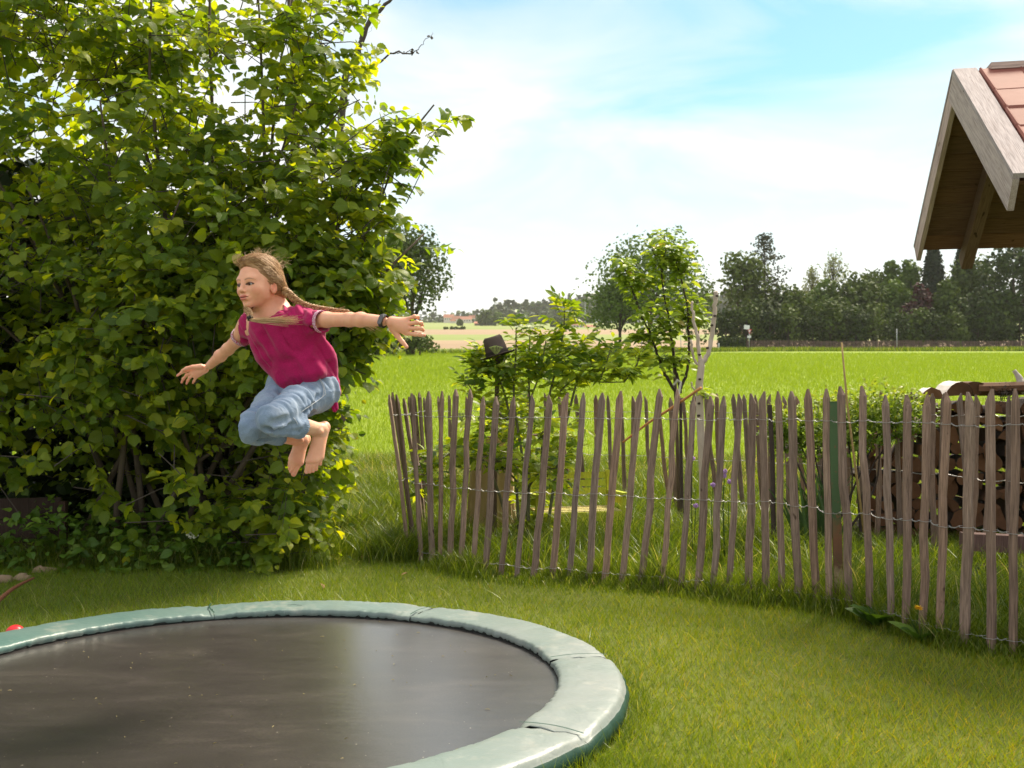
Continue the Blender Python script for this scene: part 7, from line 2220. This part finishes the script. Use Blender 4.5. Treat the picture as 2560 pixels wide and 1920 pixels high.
for i, (x, t, b, w, D, k, sh, lb) in enumerate(T):
    far_tree(x, t, b, w, D, k, lb, shape=sh, nb=(90 if sh == 'fir' else 60 if sh != 'pine' else 85), per=(48 if sh not in ('birch', 'pine') else 26), seed=i,
             name={'round': 'broadleaf_tree', 'fir': 'fir_tree', 'pine': 'pine_tree', 'birch': 'birch_tree'}[sh], size=0.50 if sh != 'pine' else 0.40)
xs = np.arange(1820, 2700, 52)
for i, x in enumerate(xs):
    k = ('dark', 'mid', 'dark', 'olive')[i % 4]
    far_tree(x + RNG.normal(0, 6), 770 + RNG.normal(0, 14), 868, 80, 153.5, k, '%s shrub in the low row by the far fence, %s' % ({'dark': 'dark green', 'mid': 'mid green', 'olive': 'olive green'}[k],
             ('under the tall pine', 'left of the road signs', 'just behind the signs', 'right of the road signs', 'below the pale birch', 'below the light tree', 'under the rounded tree', 'in the centre', 'by the lone white post', 'right of the lone post', 'below the copper beech', 'under the two firs', 'under the second fir', 'below the gap of sky', 'under the big dark tree', 'at the right edge', 'past the right edge')[i % 17]),
             nb=34, per=30, name='shrub', group='shrubs along the far fence', size=0.34, seed=i)
# clipped hedge at the left end
hd = thing('hedge', [P(1820, 868, 150)[0], 150, tz(150)], 'low clipped dark hedge at the left end of the far fence', 'hedge')
n = 2600; X = RNG.uniform(P(1796, 868, 150)[0], P(1862, 868, 150)[0], n); Z = tz(150) + RNG.random(n) * 1.55
V, F, R_ = scatter(tC, fC, np.stack([X, 150 + RNG.normal(0, .4, n), Z], 1), RNG.normal(size=(n, 3)), RNG.normal(size=(n, 3)) + [0, -1, .5], RNG.uniform(.2, .35, n)); part('foliage', hd, V, [F], m_far['dark'], kind='stuff', rnd=R_)

# far picket fence
m_ffence = pm('far_fence_wood', [(0.085, 0.055, 0.045), (0.16, 0.11, 0.09)], 1.5, 4, 0.9, vary=0.2, bumps=0)
ff = thing('far_fence', [30, 151.5, tz(151.5)], 'long brown picket fence in front of the far tree row', 'fence')
x0, x1 = P(1855, 868, 151.5)[0], P(2640, 868, 151.5)[0]
npk = 290; fm = None
m_ = MB(); m_.box([0, 0, 0.58], (0.115, 0.03, 1.16), taper=0.8); V, F, _ = m_.arr(); fm = mkmesh('picket', V, F); fm.materials.append(m_ffence)
for i in range(npk):
    o = bpy.data.objects.new('picket', fm); COL.objects.link(o); o.parent = ff
    o.location = (x0 + (x1 - x0) * i / (npk - 1) - 30, 0, 0.12 * math.sin(i * .05) * .5); o.rotation_euler = (0, RNG.normal(0, .02), 0)
for z in (0.3, 0.95):
    m_ = MB(); m_.box([(x0 + x1) / 2, 151.54, tz(151.5) + z], (x1 - x0, 0.04, 0.08)); V, F, _ = m_.arr(); part('rail', ff, V, F, m_ffence)
# road signs
m_white = pm('white_enamel', [(0.70, 0.70, 0.72), (0.78, 0.78, 0.80)], 3, 2, 0.5, bumps=0)
m_redp = pm('red_enamel', [(0.55, 0.05, 0.05), (0.6, 0.06, 0.06)], 3, 2, 0.5, bumps=0)
m_steel = pm('grey_steel', [(0.40, 0.41, 0.42), (0.5, 0.51, 0.52)], 3, 2, 0.5, metal=0.4, bumps=0)
def pole(th_, px, top, D, r=0.045, nm='pole'):
    a = P(px, top, D); V, F = tube([[a[0], D, tz(D) - 0.2], [a[0], D, a[2]]], [r, r], 8); part(nm, th_, V, F, m_steel, smooth=True)
def plate(th_, nm, px, row, D, w, h, mat, yaw_=0.0, tri=False, roll=0.0):
    c = P(px, row, D - 0.08); n = 3 if tri else 4
    if tri: pts = [(-w / 2, h / 2), (w / 2, h / 2), (0, -h / 2)]
    else: pts = [(-w / 2, -h / 2), (w / 2, -h / 2), (w / 2, h / 2), (-w / 2, h / 2)]
    cr_, sr_ = math.cos(roll), math.sin(roll); pts = [(a * cr_ - b * sr_, a * sr_ + b * cr_) for a, b in pts]
    V = [(c[0] + a * math.cos(yaw_), c[1] + a * math.sin(yaw_) + o, c[2] + b) for o in (0, 0.03) for a, b in pts]
    F = [tuple(range(n)), tuple(range(n, 2 * n))[::-1]] + [(i, (i + 1) % n, n + (i + 1) % n, n + i) for i in range(n)]
    return part(nm, th_, np.array(V), F, mat)
s1 = thing('road_sign', [P(1873, 868, 150)[0], 150, tz(150)], 'road sign post with white direction plate, yield triangle and small plate', 'road sign')
pole(s1, 1873, 814, 150, 0.06); plate(s1, 'direction_plate', 1867, 818, 150, 0.80, 0.62, m_white, roll=-0.12)
plate(s1, 'yield_triangle', 1874, 829, 150, 0.62, 0.70, m_redp, tri=True); plate(s1, 'yield_centre', 1874, 828.6, 149.95, 0.36, 0.40, m_white, tri=True); plate(s1, 'small_plate', 1873, 842, 150, 0.55, 0.32, m_white)
s2 = thing('marker_post', [P(2242, 868, 150)[0], 150, tz(150)], 'lone thin pale post in front of the far fence', 'post'); pole(s2, 2242, 822, 150, 0.06)
s3 = thing('road_sign', [P(1604, 880, 112)[0], 112, tz(112)], 'white rectangular road sign on a post beneath the oak', 'road sign'); pole(s3, 1604, 820, 112, 0.05); plate(s3, 'sign_plate', 1604, 838, 112, 0.34, 0.50, m_white); plate(s3, 'mirror', 1606, 818, 112, 0.32, 0.30, m_steel)
s4 = thing('delineator_post', [P(1797, 874, 125)[0], 125, tz(125)], 'short white roadside delineator post by the hedge', 'post'); pole(s4, 1797, 858, 125, 0.07)
s5 = thing('marker_post', [P(1702, 874, 125)[0], 125, tz(125)], 'thin dark post on the verge between apple tree and pruned tree', 'post'); pole(s5, 1702, 832, 125, 0.045)

# village
m_wall = pm('pale_render', [(0.55, 0.50, 0.46), (0.68, 0.63, 0.58)], 0.3, 3, 0.9, bumps=0, vary=.1)
m_roof = pm('red_roof', [(0.42, 0.17, 0.12), (0.52, 0.25, 0.18)], 0.6, 4, 0.85, bumps=0, vary=.12)
m_brown = pm('brown_barn_wall', [(0.14, 0.09, 0.07), (0.22, 0.15, 0.12)], 0.5, 3, 0.9, bumps=0)
m_glass = pm('window_glass', [(0.06, 0.07, 0.08), (0.10, 0.11, 0.12)], 1, 2, 0.2, bumps=0)
def house(px, ridge, base, wpx, D, label, wall=m_wall, roof=m_roof, name='house', rise=0.5, nwin=4):
    b = P(px, base, D); t = P(px, ridge, D); g0 = b[2]; w = wpx * D / FPX; h = t[2] - g0; e = g0 + h * (1 - rise); dp = w * 0.5 if name == 'house' else w * 0.3
    h_ = thing(name, [b[0], D, g0], label, 'barn' if name == 'barn' else 'house', 'far village houses')
    m_ = MB(); m_.box([b[0], D, (g0 - 2 + e) / 2], (w * 0.94, dp * 0.9, e - g0 + 2)); V, F, _ = m_.arr(); part('wall', h_, V, F, wall)
    V = []
    for s in (-1, 1): V += [(b[0] + s * w / 2, D - dp / 2, e - .2), (b[0] + s * w / 2, D + dp / 2, e - .2), (b[0] + s * w / 2, D, t[2]), ]
    F = [(0, 3, 5, 2), (1, 2, 5, 4), (0, 2, 1), (3, 4, 5), (0, 1, 4, 3)]
    part('roof', h_, np.array(V), F, roof)
    for i in range(nwin):
        m_ = MB(); m_.box([b[0] + w * 0.8 * ((i + .5) / nwin - .5), D - dp * 0.45 - 0.05, g0 + (e - g0) * .5], (w * .8 / nwin * .4, 0.1, (e - g0) * .4)); V, F, _ = m_.arr(); part('window', h_, V, F, m_glass)
for a in ((1122, 786, 802, 26, 930, 'village house at the left end with hazy red roof'), (1142, 790, 806, 24, 900, 'low red-roofed village house beside the first one'), (1165, 791, 806, 30, 900, 'wide red-roofed house in the middle of the village'),
          (1180, 788, 803, 16, 960, 'small gabled village house next to the barn'), (1132, 797, 808, 14, 860, 'small white house in front of the village')): house(*a)
house(1210, 804, 814, 50, 640, 'long low red-roofed barn in the far fields', wall=m_brown, name='barn', rise=.45)
house(1440, 803, 821, 40, 520, 'pale house with pink-red roof behind the elder shoots')
house(1474, 812, 822, 30, 525, 'low outbuilding right of the pink-roofed house', rise=.55)
mast = thing('mast', [P(1463, 815, 560)[0], 560, tz(560)], 'thin lattice mast in front of the wooded hill', 'mast')
a = P(1463, 745, 560)
for dx in (-.35, .35):
    V, F = tube([[a[0] + dx, 560, tz(560)], [a[0] + dx * .3, 560, a[2]]], [0.10, 0.06], 5); part('leg', mast, V, F, m_steel)
m_ = MB()
for i in range(14):
    z = tz(560) + (a[2] - tz(560)) * i / 14; m_.tube([[a[0] - .3, 560, z], [a[0] + .3, 560, z + 1.2]], [.05, .05], 3)
V, F, _ = m_.arr(); part('lattice', mast, V, F, m_steel, kind='stuff')

# wooded hill and distant tree line, read as masses
def wood(name, prof_px, prof_row, x0, x1, D, dD, n, mats_k, size, label, base_row=812):
    rg = np.random.default_rng(len(label)); Q, N, R2 = [], [], []
    cx = np.arange(x0, x1, 5.5)
    for lay in range(3):
        for x in cx:
            xx = x + rg.normal(0, 3); top = ip(xx, prof_px, prof_row) + lay * 13 + rg.normal(0, 3.5)
            dd = D - lay * dD; c = P(xx, top + 8, dd); r = rg.uniform(4.5, 8.5) * dd / FPX
            m = n; con = rg.random() < 0.45
            d = nrm(rg.normal(size=(m, 3)))
            if con: h = rg.random(m); d = np.stack([d[:, 0] * (1 - h) * .9, d[:, 1] * (1 - h), h * 3.2 - 1.3], 1)
            Q.append(c + d * r * [1, 1, 1.3]); N.append(nrm(d + [0, -.2, .3])); R2.append(np.full(m, min(.99, max(0, (.15 if con else .62) + rg.normal(0, .14)))))
            low = P(xx, top + 26, dd); Q.append(low + rg.normal(size=(m // 2, 3)) * r * [1, .5, 1.6]); N.append(nrm(rg.normal(size=(m // 2, 3)) + [0, -.5, .5])); R2.append(np.full(m // 2, rg.random() * .6))
    Q, N, R2 = map(np.concatenate, (Q, N, R2))
    V, F, R_ = scatter(tC, fC, Q, nrm(rg.normal(size=Q.shape)), N, rg.uniform(.7, 1.4, len(Q)) * size, R2)
    me = mkmesh(name, V, [F], rnd=R_); put(name, me, mats_k, None, 'stuff', label, 'wood')
m_wood = leafmat('hill_foliage', [(0.018, 0.035, 0.012), (0.035, 0.060, 0.016), (0.08, 0.12, 0.03), (0.12, 0.16, 0.04)], 0.2, objrand=False)
wood('wooded_hill', [1225, 1240, 1300, 1350, 1400, 1450, 1500, 1560, 1800, 2700], [770, 764, 762, 761, 753, 746, 742, 740, 738, 742], 1228, 2700, 900, 25, 26, m_wood, 3.2, 'wooded hill of mixed trees on the hazy horizon')
wood('distant_trees', [-200, 900, 1100, 1150, 1200, 1235], [790, 790, 790, 784, 784, 778], -100, 1245, 1000, 30, 12, m_wood, 3.4, 'hazy line of distant trees behind the village')
# nearer round trees before the wood
for i, (x, t, w) in enumerate(((1215, 776, 40), (1245, 782, 26), (1262, 790, 22), (1300, 785, 30), (1395, 794, 34), (1420, 790, 24), (1150, 800, 12))):
    far_tree(x, t, 812, w, 620 if i != 4 else 540, 'light' if i % 2 else 'mid', ('round hazy tree just right of the village', 'small bush-like tree right of the round hazy tree', 'low tree right of the barn', 'light tree before the wooded hill', 'round bush left of the pink-roofed house', 'tree touching the pink-roofed house', 'tiny tree among the village roofs')[i], nb=24, per=26, size=1.5, group='trees at the edge of the village', seed=i)
far_tree(1135, 818, 826, 50, 420, 'mid', 'low dark hedge in the fields left of the barn', nb=18, per=30, size=.9, name='shrub', group=None)
# ================================================================== GRASS
GC = [(0.0, (0.065, 0.125, 0.006)), (0.35, (0.115, 0.190, 0.008)), (0.7, (0.205, 0.265, 0.010)), (0.9, (0.32, 0.29, 0.018)), (1.0, (0.40, 0.31, 0.09))]
m_grass = leafmat('lawn_grass', GC, 0.40, (1.8, 1.5, 0.4), 0.42, objrand=False)
m_long = leafmat('long_grass', [(0.0, (0.055, 0.095, 0.007)), (0.5, (0.10, 0.155, 0.009)), (0.88, (0.17, 0.22, 0.016)), (0.97, (0.28, 0.30, 0.09)), (1.0, (0.45, 0.38, 0.20))], 0.42, (1.7, 1.6, 0.6), 0.35, objrand=False)
m_cropb = leafmat('crop_blade', [(0.155, 0.225, 0.009), (0.19, 0.265, 0.013), (0.235, 0.30, 0.02)], 0.45, (1.45, 1.45, 0.4), 0.5, objrand=False)
F0 = np.array([b for b, t in line_f]); 
def fence_y(x): return ip(x, F0[:, 0], F0[:, 1])
order = np.argsort(F0[:, 0]); FX, FY = F0[order, 0], F0[order, 1]
def fence_y(x): return np.interp(x, FX, FY)
def in_frustum(X, Y, m=0.5): return np.abs(X) < Y * 0.50 + m
def clear_tramp(X, Y, m=0.0): return np.hypot(X - TC[0], Y - TC[1]) > TRo + 0.012 + m
def sample(n, x0, x1, y0, y1, power=0.0):
    u = RNG.random(n); Y = y0 + (y1 - y0) * u ** (1 + power); X = RNG.uniform(x0, x1, n); return X, Y
# mown lawn
N1 = 330000
X, Y = sample(N1, -4.4, 4.2, 2.7, 10.5, 0.55)
k = in_frustum(X, Y) & clear_tramp(X, Y, -0.02)
X, Y = X[k], Y[k]
XYZ = np.stack([X, Y, X * 0], 1)
patch = vnoise(XYZ, 1.3); p2 = vnoise(XYZ + 7, 5.5)
hgt = (0.022 + 0.030 * p2 + 0.018 * RNG.random(len(X))) * (0.7 + 0.6 * patch)
dist_t = np.hypot(X - TC[0], Y - TC[1]) - TRo
hgt = hgt * (1 + 0.8 * np.exp(-np.clip(dist_t, 0, 9) / 0.05))
yel = np.clip(0.28 + 0.9 * (vnoise(XYZ + 3, 0.8) - 0.5) + 0.12 * np.clip(X, -2, 3) + 0.55 * np.clip((6.3 - Y) * 0.6, 0, 1) * np.clip(X * 1.2, 0, 1) - 0.1 * (Y > 6.5), 0, 1)
rn = np.clip(RNG.random(len(X)) * 0.62 + 0.30 * yel + RNG.normal(0, 0.05, len(X)) + (RNG.random(len(X)) < 0.03) * 0.3, 0, 1)
grass('grass_blades', np.stack([X, Y], 1), np.zeros(len(X)), hgt, RNG.uniform(0.0022, 0.0042, len(X)), lean=0.9, seg=1, mats=m_grass, label='short mown grass of the lawn with yellowish patches', cat='grass', rnd=rn)
# long grass along the foot of the fence, inside the plot, and in the rough patch on the left
def longg(name, X, Y, h, label, lean=0.5, w=(0.003, 0.006), seg=3, z=None, mat=None, rn=None, bias=(0, 0)):
    grass(name, np.stack([X, Y], 1), tz(Y) if z is None else z, h, RNG.uniform(*w, len(X)), lean=lean, seg=seg, mats=mat or m_long, label=label, cat='grass', rnd=rn, bias=bias)
n = 22000; X = RNG.uniform(FX.min() - 0.3, 2.6, n); Y = fence_y(X) + RNG.normal(0.02, 0.13, n)
h = (0.05 + 0.12 * RNG.random(n)) * (0.35 + 2.2 * vnoise(np.stack([X, Y, X * 0], 1), 3.3) ** 2) * np.exp(-np.clip(fence_y(X) - Y, 0, 1) / 0.25); longg('fence_grass', X, Y, h, 'long uncut grass along the foot of the picket fence', 0.6)
n = 60000; X = RNG.uniform(-1.4, 4.6, n); Y = RNG.uniform(4.6, 11.5, n); k = (Y > fence_y(X) + 0.05) & in_frustum(X, Y, .4); X, Y = X[k], Y[k]
h = (0.10 + 0.17 * RNG.random(len(X))) * (0.35 + 1.2 * vnoise(np.stack([X, Y, X * 0], 1), 1.6)); longg('plot_grass', X, Y, h, 'tall grass growing inside the fenced plot', 0.7, (0.004, 0.008))
n = 46000; X = RNG.uniform(-2.6, -0.55, n); Y = RNG.uniform(8.1, 13.4, n); k = (X < ip(Y, [8.1, 10.9, 13.4], [-0.95, -1.0, 2])); X, Y = X[k], Y[k]
h = (0.10 + 0.22 * RNG.random(len(X))) * (0.3 + 1.2 * vnoise(np.stack([X, Y, X * 0], 1), 1.4)) * ip(Y, [8.1, 9.0], [0.4, 1.0]); longg('rough_grass', X, Y, h, 'rough tall grass between the hazel bush and the fence', 0.7, (0.004, 0.008))
# taller tufts at the fence corner and beneath the girl
for j, (x, y, n, hh) in enumerate(((-0.80, 7.55, 900, 0.30), (-1.35, 8.6, 1500, 0.36), (-1.15, 9.4, 900, 0.36), (0.9, 9.2, 900, 0.4), (1.8, 8.0, 900, 0.4), (0.25, 8.2, 600, 0.35))):
    X = x + RNG.normal(0, 0.16, n); Y = y + RNG.normal(0, 0.14, n); longg('grass_tuft', X, Y, hh * RNG.uniform(0.5, 1.0, n), 'arching tuft of tall grass, %s' % ('at the left corner of the fence', 'left of the fence corner', 'behind the fence corner tuft', 'beside the lime bench', 'in the middle of the plot', 'at the foot of the elder')[j], 0.9, (0.004, 0.007), 4)
# field behind: rough margin then crop blades
n = 60000; X = RNG.uniform(-6, 9, n); Y = RNG.uniform(11.0, 13.6, n); h = (0.12 + 0.16 * RNG.random(n)) * (0.5 + vnoise(np.stack([X, Y, X * 0], 1), 1.2)); rn = np.clip(RNG.random(n) + 0.25 * (vnoise(np.stack([X, Y, X * 0], 1), 3) > .6), 0, 1)
longg('margin_grass', X, Y, h, 'unmown grass where the garden meets the crop field', 0.6, (0.006, 0.011), 2, rn=rn)
n = 300000; u = RNG.random(n); Y = 13.2 * (104 / 13.2) ** u; X = RNG.uniform(-1, 1, n) * (Y * 0.52 + 1)
h = (0.085 + 0.05 * RNG.random(n)) * np.clip(Y / 25, 0.9, 1.8); w = Y * 0.00045 + 0.002
grass('crop_blades', np.stack([X, Y], 1), tz(Y), h, w, lean=0.4, seg=1, mats=m_cropb, label='young crop blades covering the green field', cat='crop')
# verge blades along the far edge of the field
n = 16000; X = RNG.uniform(-60, 80, n); Y = far_edge(X) + RNG.uniform(-0.5, 1.8, n) ; h = RNG.uniform(.25, .75, n); longg('verge_blades', X, Y, h, 'tall verge grass along the far edge of the field', 0.5, (0.06, 0.14), 1)
n = 16000; X = RNG.uniform(20, 85, n); Y = RNG.uniform(128, 151, n); h = RNG.uniform(.15, .5, n) * (0.3 + vnoise(np.stack([X, Y, X * 0], 1), .15)); longg('verge_blades', X, Y, h, 'tall verge grass in front of the far picket fence', 0.5, (0.08, 0.18), 1)
# stray seed stalks on the lawn, pale and bent
n = 200; X = RNG.uniform(-3, 3.2, n); Y = RNG.uniform(4.8, 7.2, n); k = clear_tramp(X, Y, .03) & (Y < fence_y(X) + .2); X, Y = X[k], Y[k]
longg('bent_stalks', X, Y, RNG.uniform(.07, .16, len(X)), 'pale bent grass stalks standing out of the lawn', 1.1, (.0015, .003), 4, rn=np.full(len(X), .97))
n = 700; a = RNG.random(n) * 2 * math.pi; rr = TRo + 0.02 + RNG.random(n) * .06; X, Y = TC[0] + rr * np.cos(a), TC[1] + rr * np.sin(a); longg('edge_stalks', X, Y, RNG.uniform(.05, .13, n), 'longer grass stalks against the trampoline edge', 1.0, (.002, .0035), 3)

# low weeds in the shade under the bush
m_weed = leafmat('weed_leaf', [(0.04, 0.09, 0.01), (0.08, 0.16, 0.015), (0.14, 0.22, 0.02)], .4, (1.6, 1.5, .6))
n = 2600; X = RNG.uniform(-4.3, -1.7, n); Y = RNG.uniform(6.9, 8.0, n) + 0.05 * (X + 3); Z = RNG.random(n) ** 1.6 * 0.42 * (0.35 + vnoise(np.stack([X, Y, X * 0], 1), 2.2))
V, F, R_ = scatter(tA * [1.3, 1, 1], fA, np.stack([X, Y, Z], 1), nrm(RNG.normal(size=(n, 3)) * [1, 1, .3]), nrm(RNG.normal(0, .4, (n, 3)) + [0, -.4, 1]), RNG.uniform(.03, .085, n))
me = mkmesh('ground_weeds', V, [F], rnd=R_); put('ground_weeds', me, m_weed, None, 'stuff', 'low leafy weeds in the shade at the foot of the hazel', 'weeds')
n = 9000; X = RNG.uniform(-4.6, -1.2, n); Y = 7.0 + RNG.random(n) * 1.0; longg('shade_grass', X, Y, RNG.uniform(.06, .26, n), 'thin dark grass in the shade of the bush', .6, (.003, .005), 3)
# leafy plant, dandelion, white umbel flowers
def rosette(name, loc, k, L, mat, label, cat, up=0.6):
    th_ = thing(name, loc, label, cat)
    for i in range(k):
        a = 2 * math.pi * i / k + RNG.normal(0, .2); d = nrm(np.array([math.cos(a), math.sin(a), up + RNG.normal(0, .15)])); V, F, R_ = scatter(tA * [1.1, 1, 1], fA, [np.array(loc, float) + [0, 0, .01]], [d], [np.array([0, -.2, 1.0])], [L * RNG.uniform(.75, 1.1)], np.array([RNG.random()])); part('leaf', th_, V, [F], mat, rnd=R_)
    return th_
rosette('weed_plant', P(2190, 1590, 5.25) * [1, 1, 0], 9, .17, m_weed, 'broad-leaved weed growing by the foot of the fence at right', 'plant', 1.2)
rosette('weed_plant', P(102, 1330, 7.1) * [1, 1, 0] + np.array([0, 0, .25]), 6, .16, m_weed, 'big-leaved nettle-like plant in the shade at left', 'plant', .4)
rosette('weed_plant', P(300, 1560, 6.9) * [1, 1, 0], 7, .08, m_weed, 'small leafy weed on the lawn edge under the bush', 'plant', .5)
m_yel = leafmat('yellow_petal', [(0.80, 0.42, 0.01), (0.85, 0.55, 0.02)], .3, (1, 1, 1))
dl = thing('dandelion', P(2296, 1640, 4.95) * [1, 1, 0], 'yellow dandelion flower on a tall stem beside the fence', 'flower')
dc = P(2296, 1521, 4.95); V, F = tube([dc * [1, 1, 0], dc - [0.01, 0, .1], dc], [.003, .0025, .0025], 5); part('stem', dl, V, F, m_weed, rnd=np.zeros(len(V)))
n = 70; a = RNG.random(n) * 6.283; el = RNG.uniform(-.15, .9, n); d = np.stack([np.cos(a) * np.cos(el), np.sin(a) * np.cos(el), np.sin(el)], 1)
V, F, R_ = scatter(tS * [.5, 1, 1], fS, np.tile(dc, (n, 1)), d, np.tile([0, 0, 1.0], (n, 1)) + RNG.normal(0, .2, (n, 3)), RNG.uniform(.018, .026, n)); part('flower_head', dl, V, [F], m_yel, rnd=R_)
for i in range(5):
    d_ = nrm(np.array([math.cos(i * 1.3), math.sin(i * 1.3), 1.1])); V, F, R_ = scatter(tA * [.7, 1, 1], fA, [dc * [1, 1, 0]], [d_], [np.array([0, -.3, 1.0])], [.16], np.array([.5])); part('leaf', dl, V, [F], m_weed, rnd=R_)
m_wpet = pm('white_petal', [(0.75, 0.74, 0.68), (0.8, 0.8, 0.75)], 30, 2, .8, rand=False, bumps=0)
wf = thing('white_flower', P(470, 1420, 7.0) * [1, 1, 0], 'cluster of small white flowers on a thin stem against the dark bush', 'flower')
wc_ = P(477, 1338, 7.0); V, F = tube([P(455, 1420, 7.0) * [1, 1, 0], wc_ - [.02, 0, .08], wc_], [.0025, .002, .0015], 4); part('stem', wf, V, F, m_weed, rnd=np.zeros(len(V)))
mb = MB()
for (x, y) in ((470, 1336), (480, 1331), (476, 1342), (489, 1338), (473, 1330), (485, 1342)):
    c = P(x, y, 7.0)
    for q_ in range(6): mb.box(c + RNG.normal(0, .007, 3), (.010, .010, .003), rmat(RNG.normal(size=3), nrm(RNG.normal(0, .5, 3) + [0, -1, .6])))
V, F, _ = mb.arr(); part('petals', wf, V, F, m_wpet, kind='stuff')
# fallen brown leaf bits on the lawn
m_dead = pm('dead_leaf', [(0.14, 0.07, 0.035), (0.26, 0.15, 0.08)], 30, 3, .9, bumps=0)
LPd = [P(x, y, 2990 / (y - 1000.0)) for x, y in ((833, 1385), (802, 1412), (802, 1472), (880, 1360), (1020, 1445), (905, 1400))]
for i, p_ in enumerate(LPd):
    p_[2] = 0.035; V, F, R_ = scatter(tA, fA, [p_], [nrm(RNG.normal(size=3) * [1, 1, .2])], [nrm(RNG.normal(0, .5, 3) + [0, 0, 1])], [.05]); single('fallen_leaf', V, [F], m_dead, ('brown crumpled leaf on the lawn left of the fence corner', 'curled brown leaf just below the first one on the lawn', 'dark fallen leaf near the trampoline', 'brown leaf bit at the shade edge of the lawn', 'small fallen leaf in front of the fence corner', 'fallen leaf between bush and fence')[i], 'leaf', 'fallen leaves on the lawn')
# ================================================================== AIR
hz = bpy.data.materials.new('haze_air'); hz.use_nodes = True; nt = hz.node_tree; nt.nodes.clear()
out = nt.nodes.new('ShaderNodeOutputMaterial'); pv = nt.nodes.new('ShaderNodeVolumePrincipled')
pv.inputs['Color'].default_value = (0.97, 0.985, 1.0, 1); pv.inputs['Density'].default_value = 0.00010; pv.inputs['Anisotropy'].default_value = 0.3
nt.links.new(pv.outputs[0], out.inputs['Volume'])
m_ = MB(); m_.box([0, 1480, 137], (5600, 3160, 280)); V, F, _ = m_.arr()
me = mkmesh('haze', V, F); put('haze', me, hz, None, 'stuff', 'thin summer haze over the fields', None)
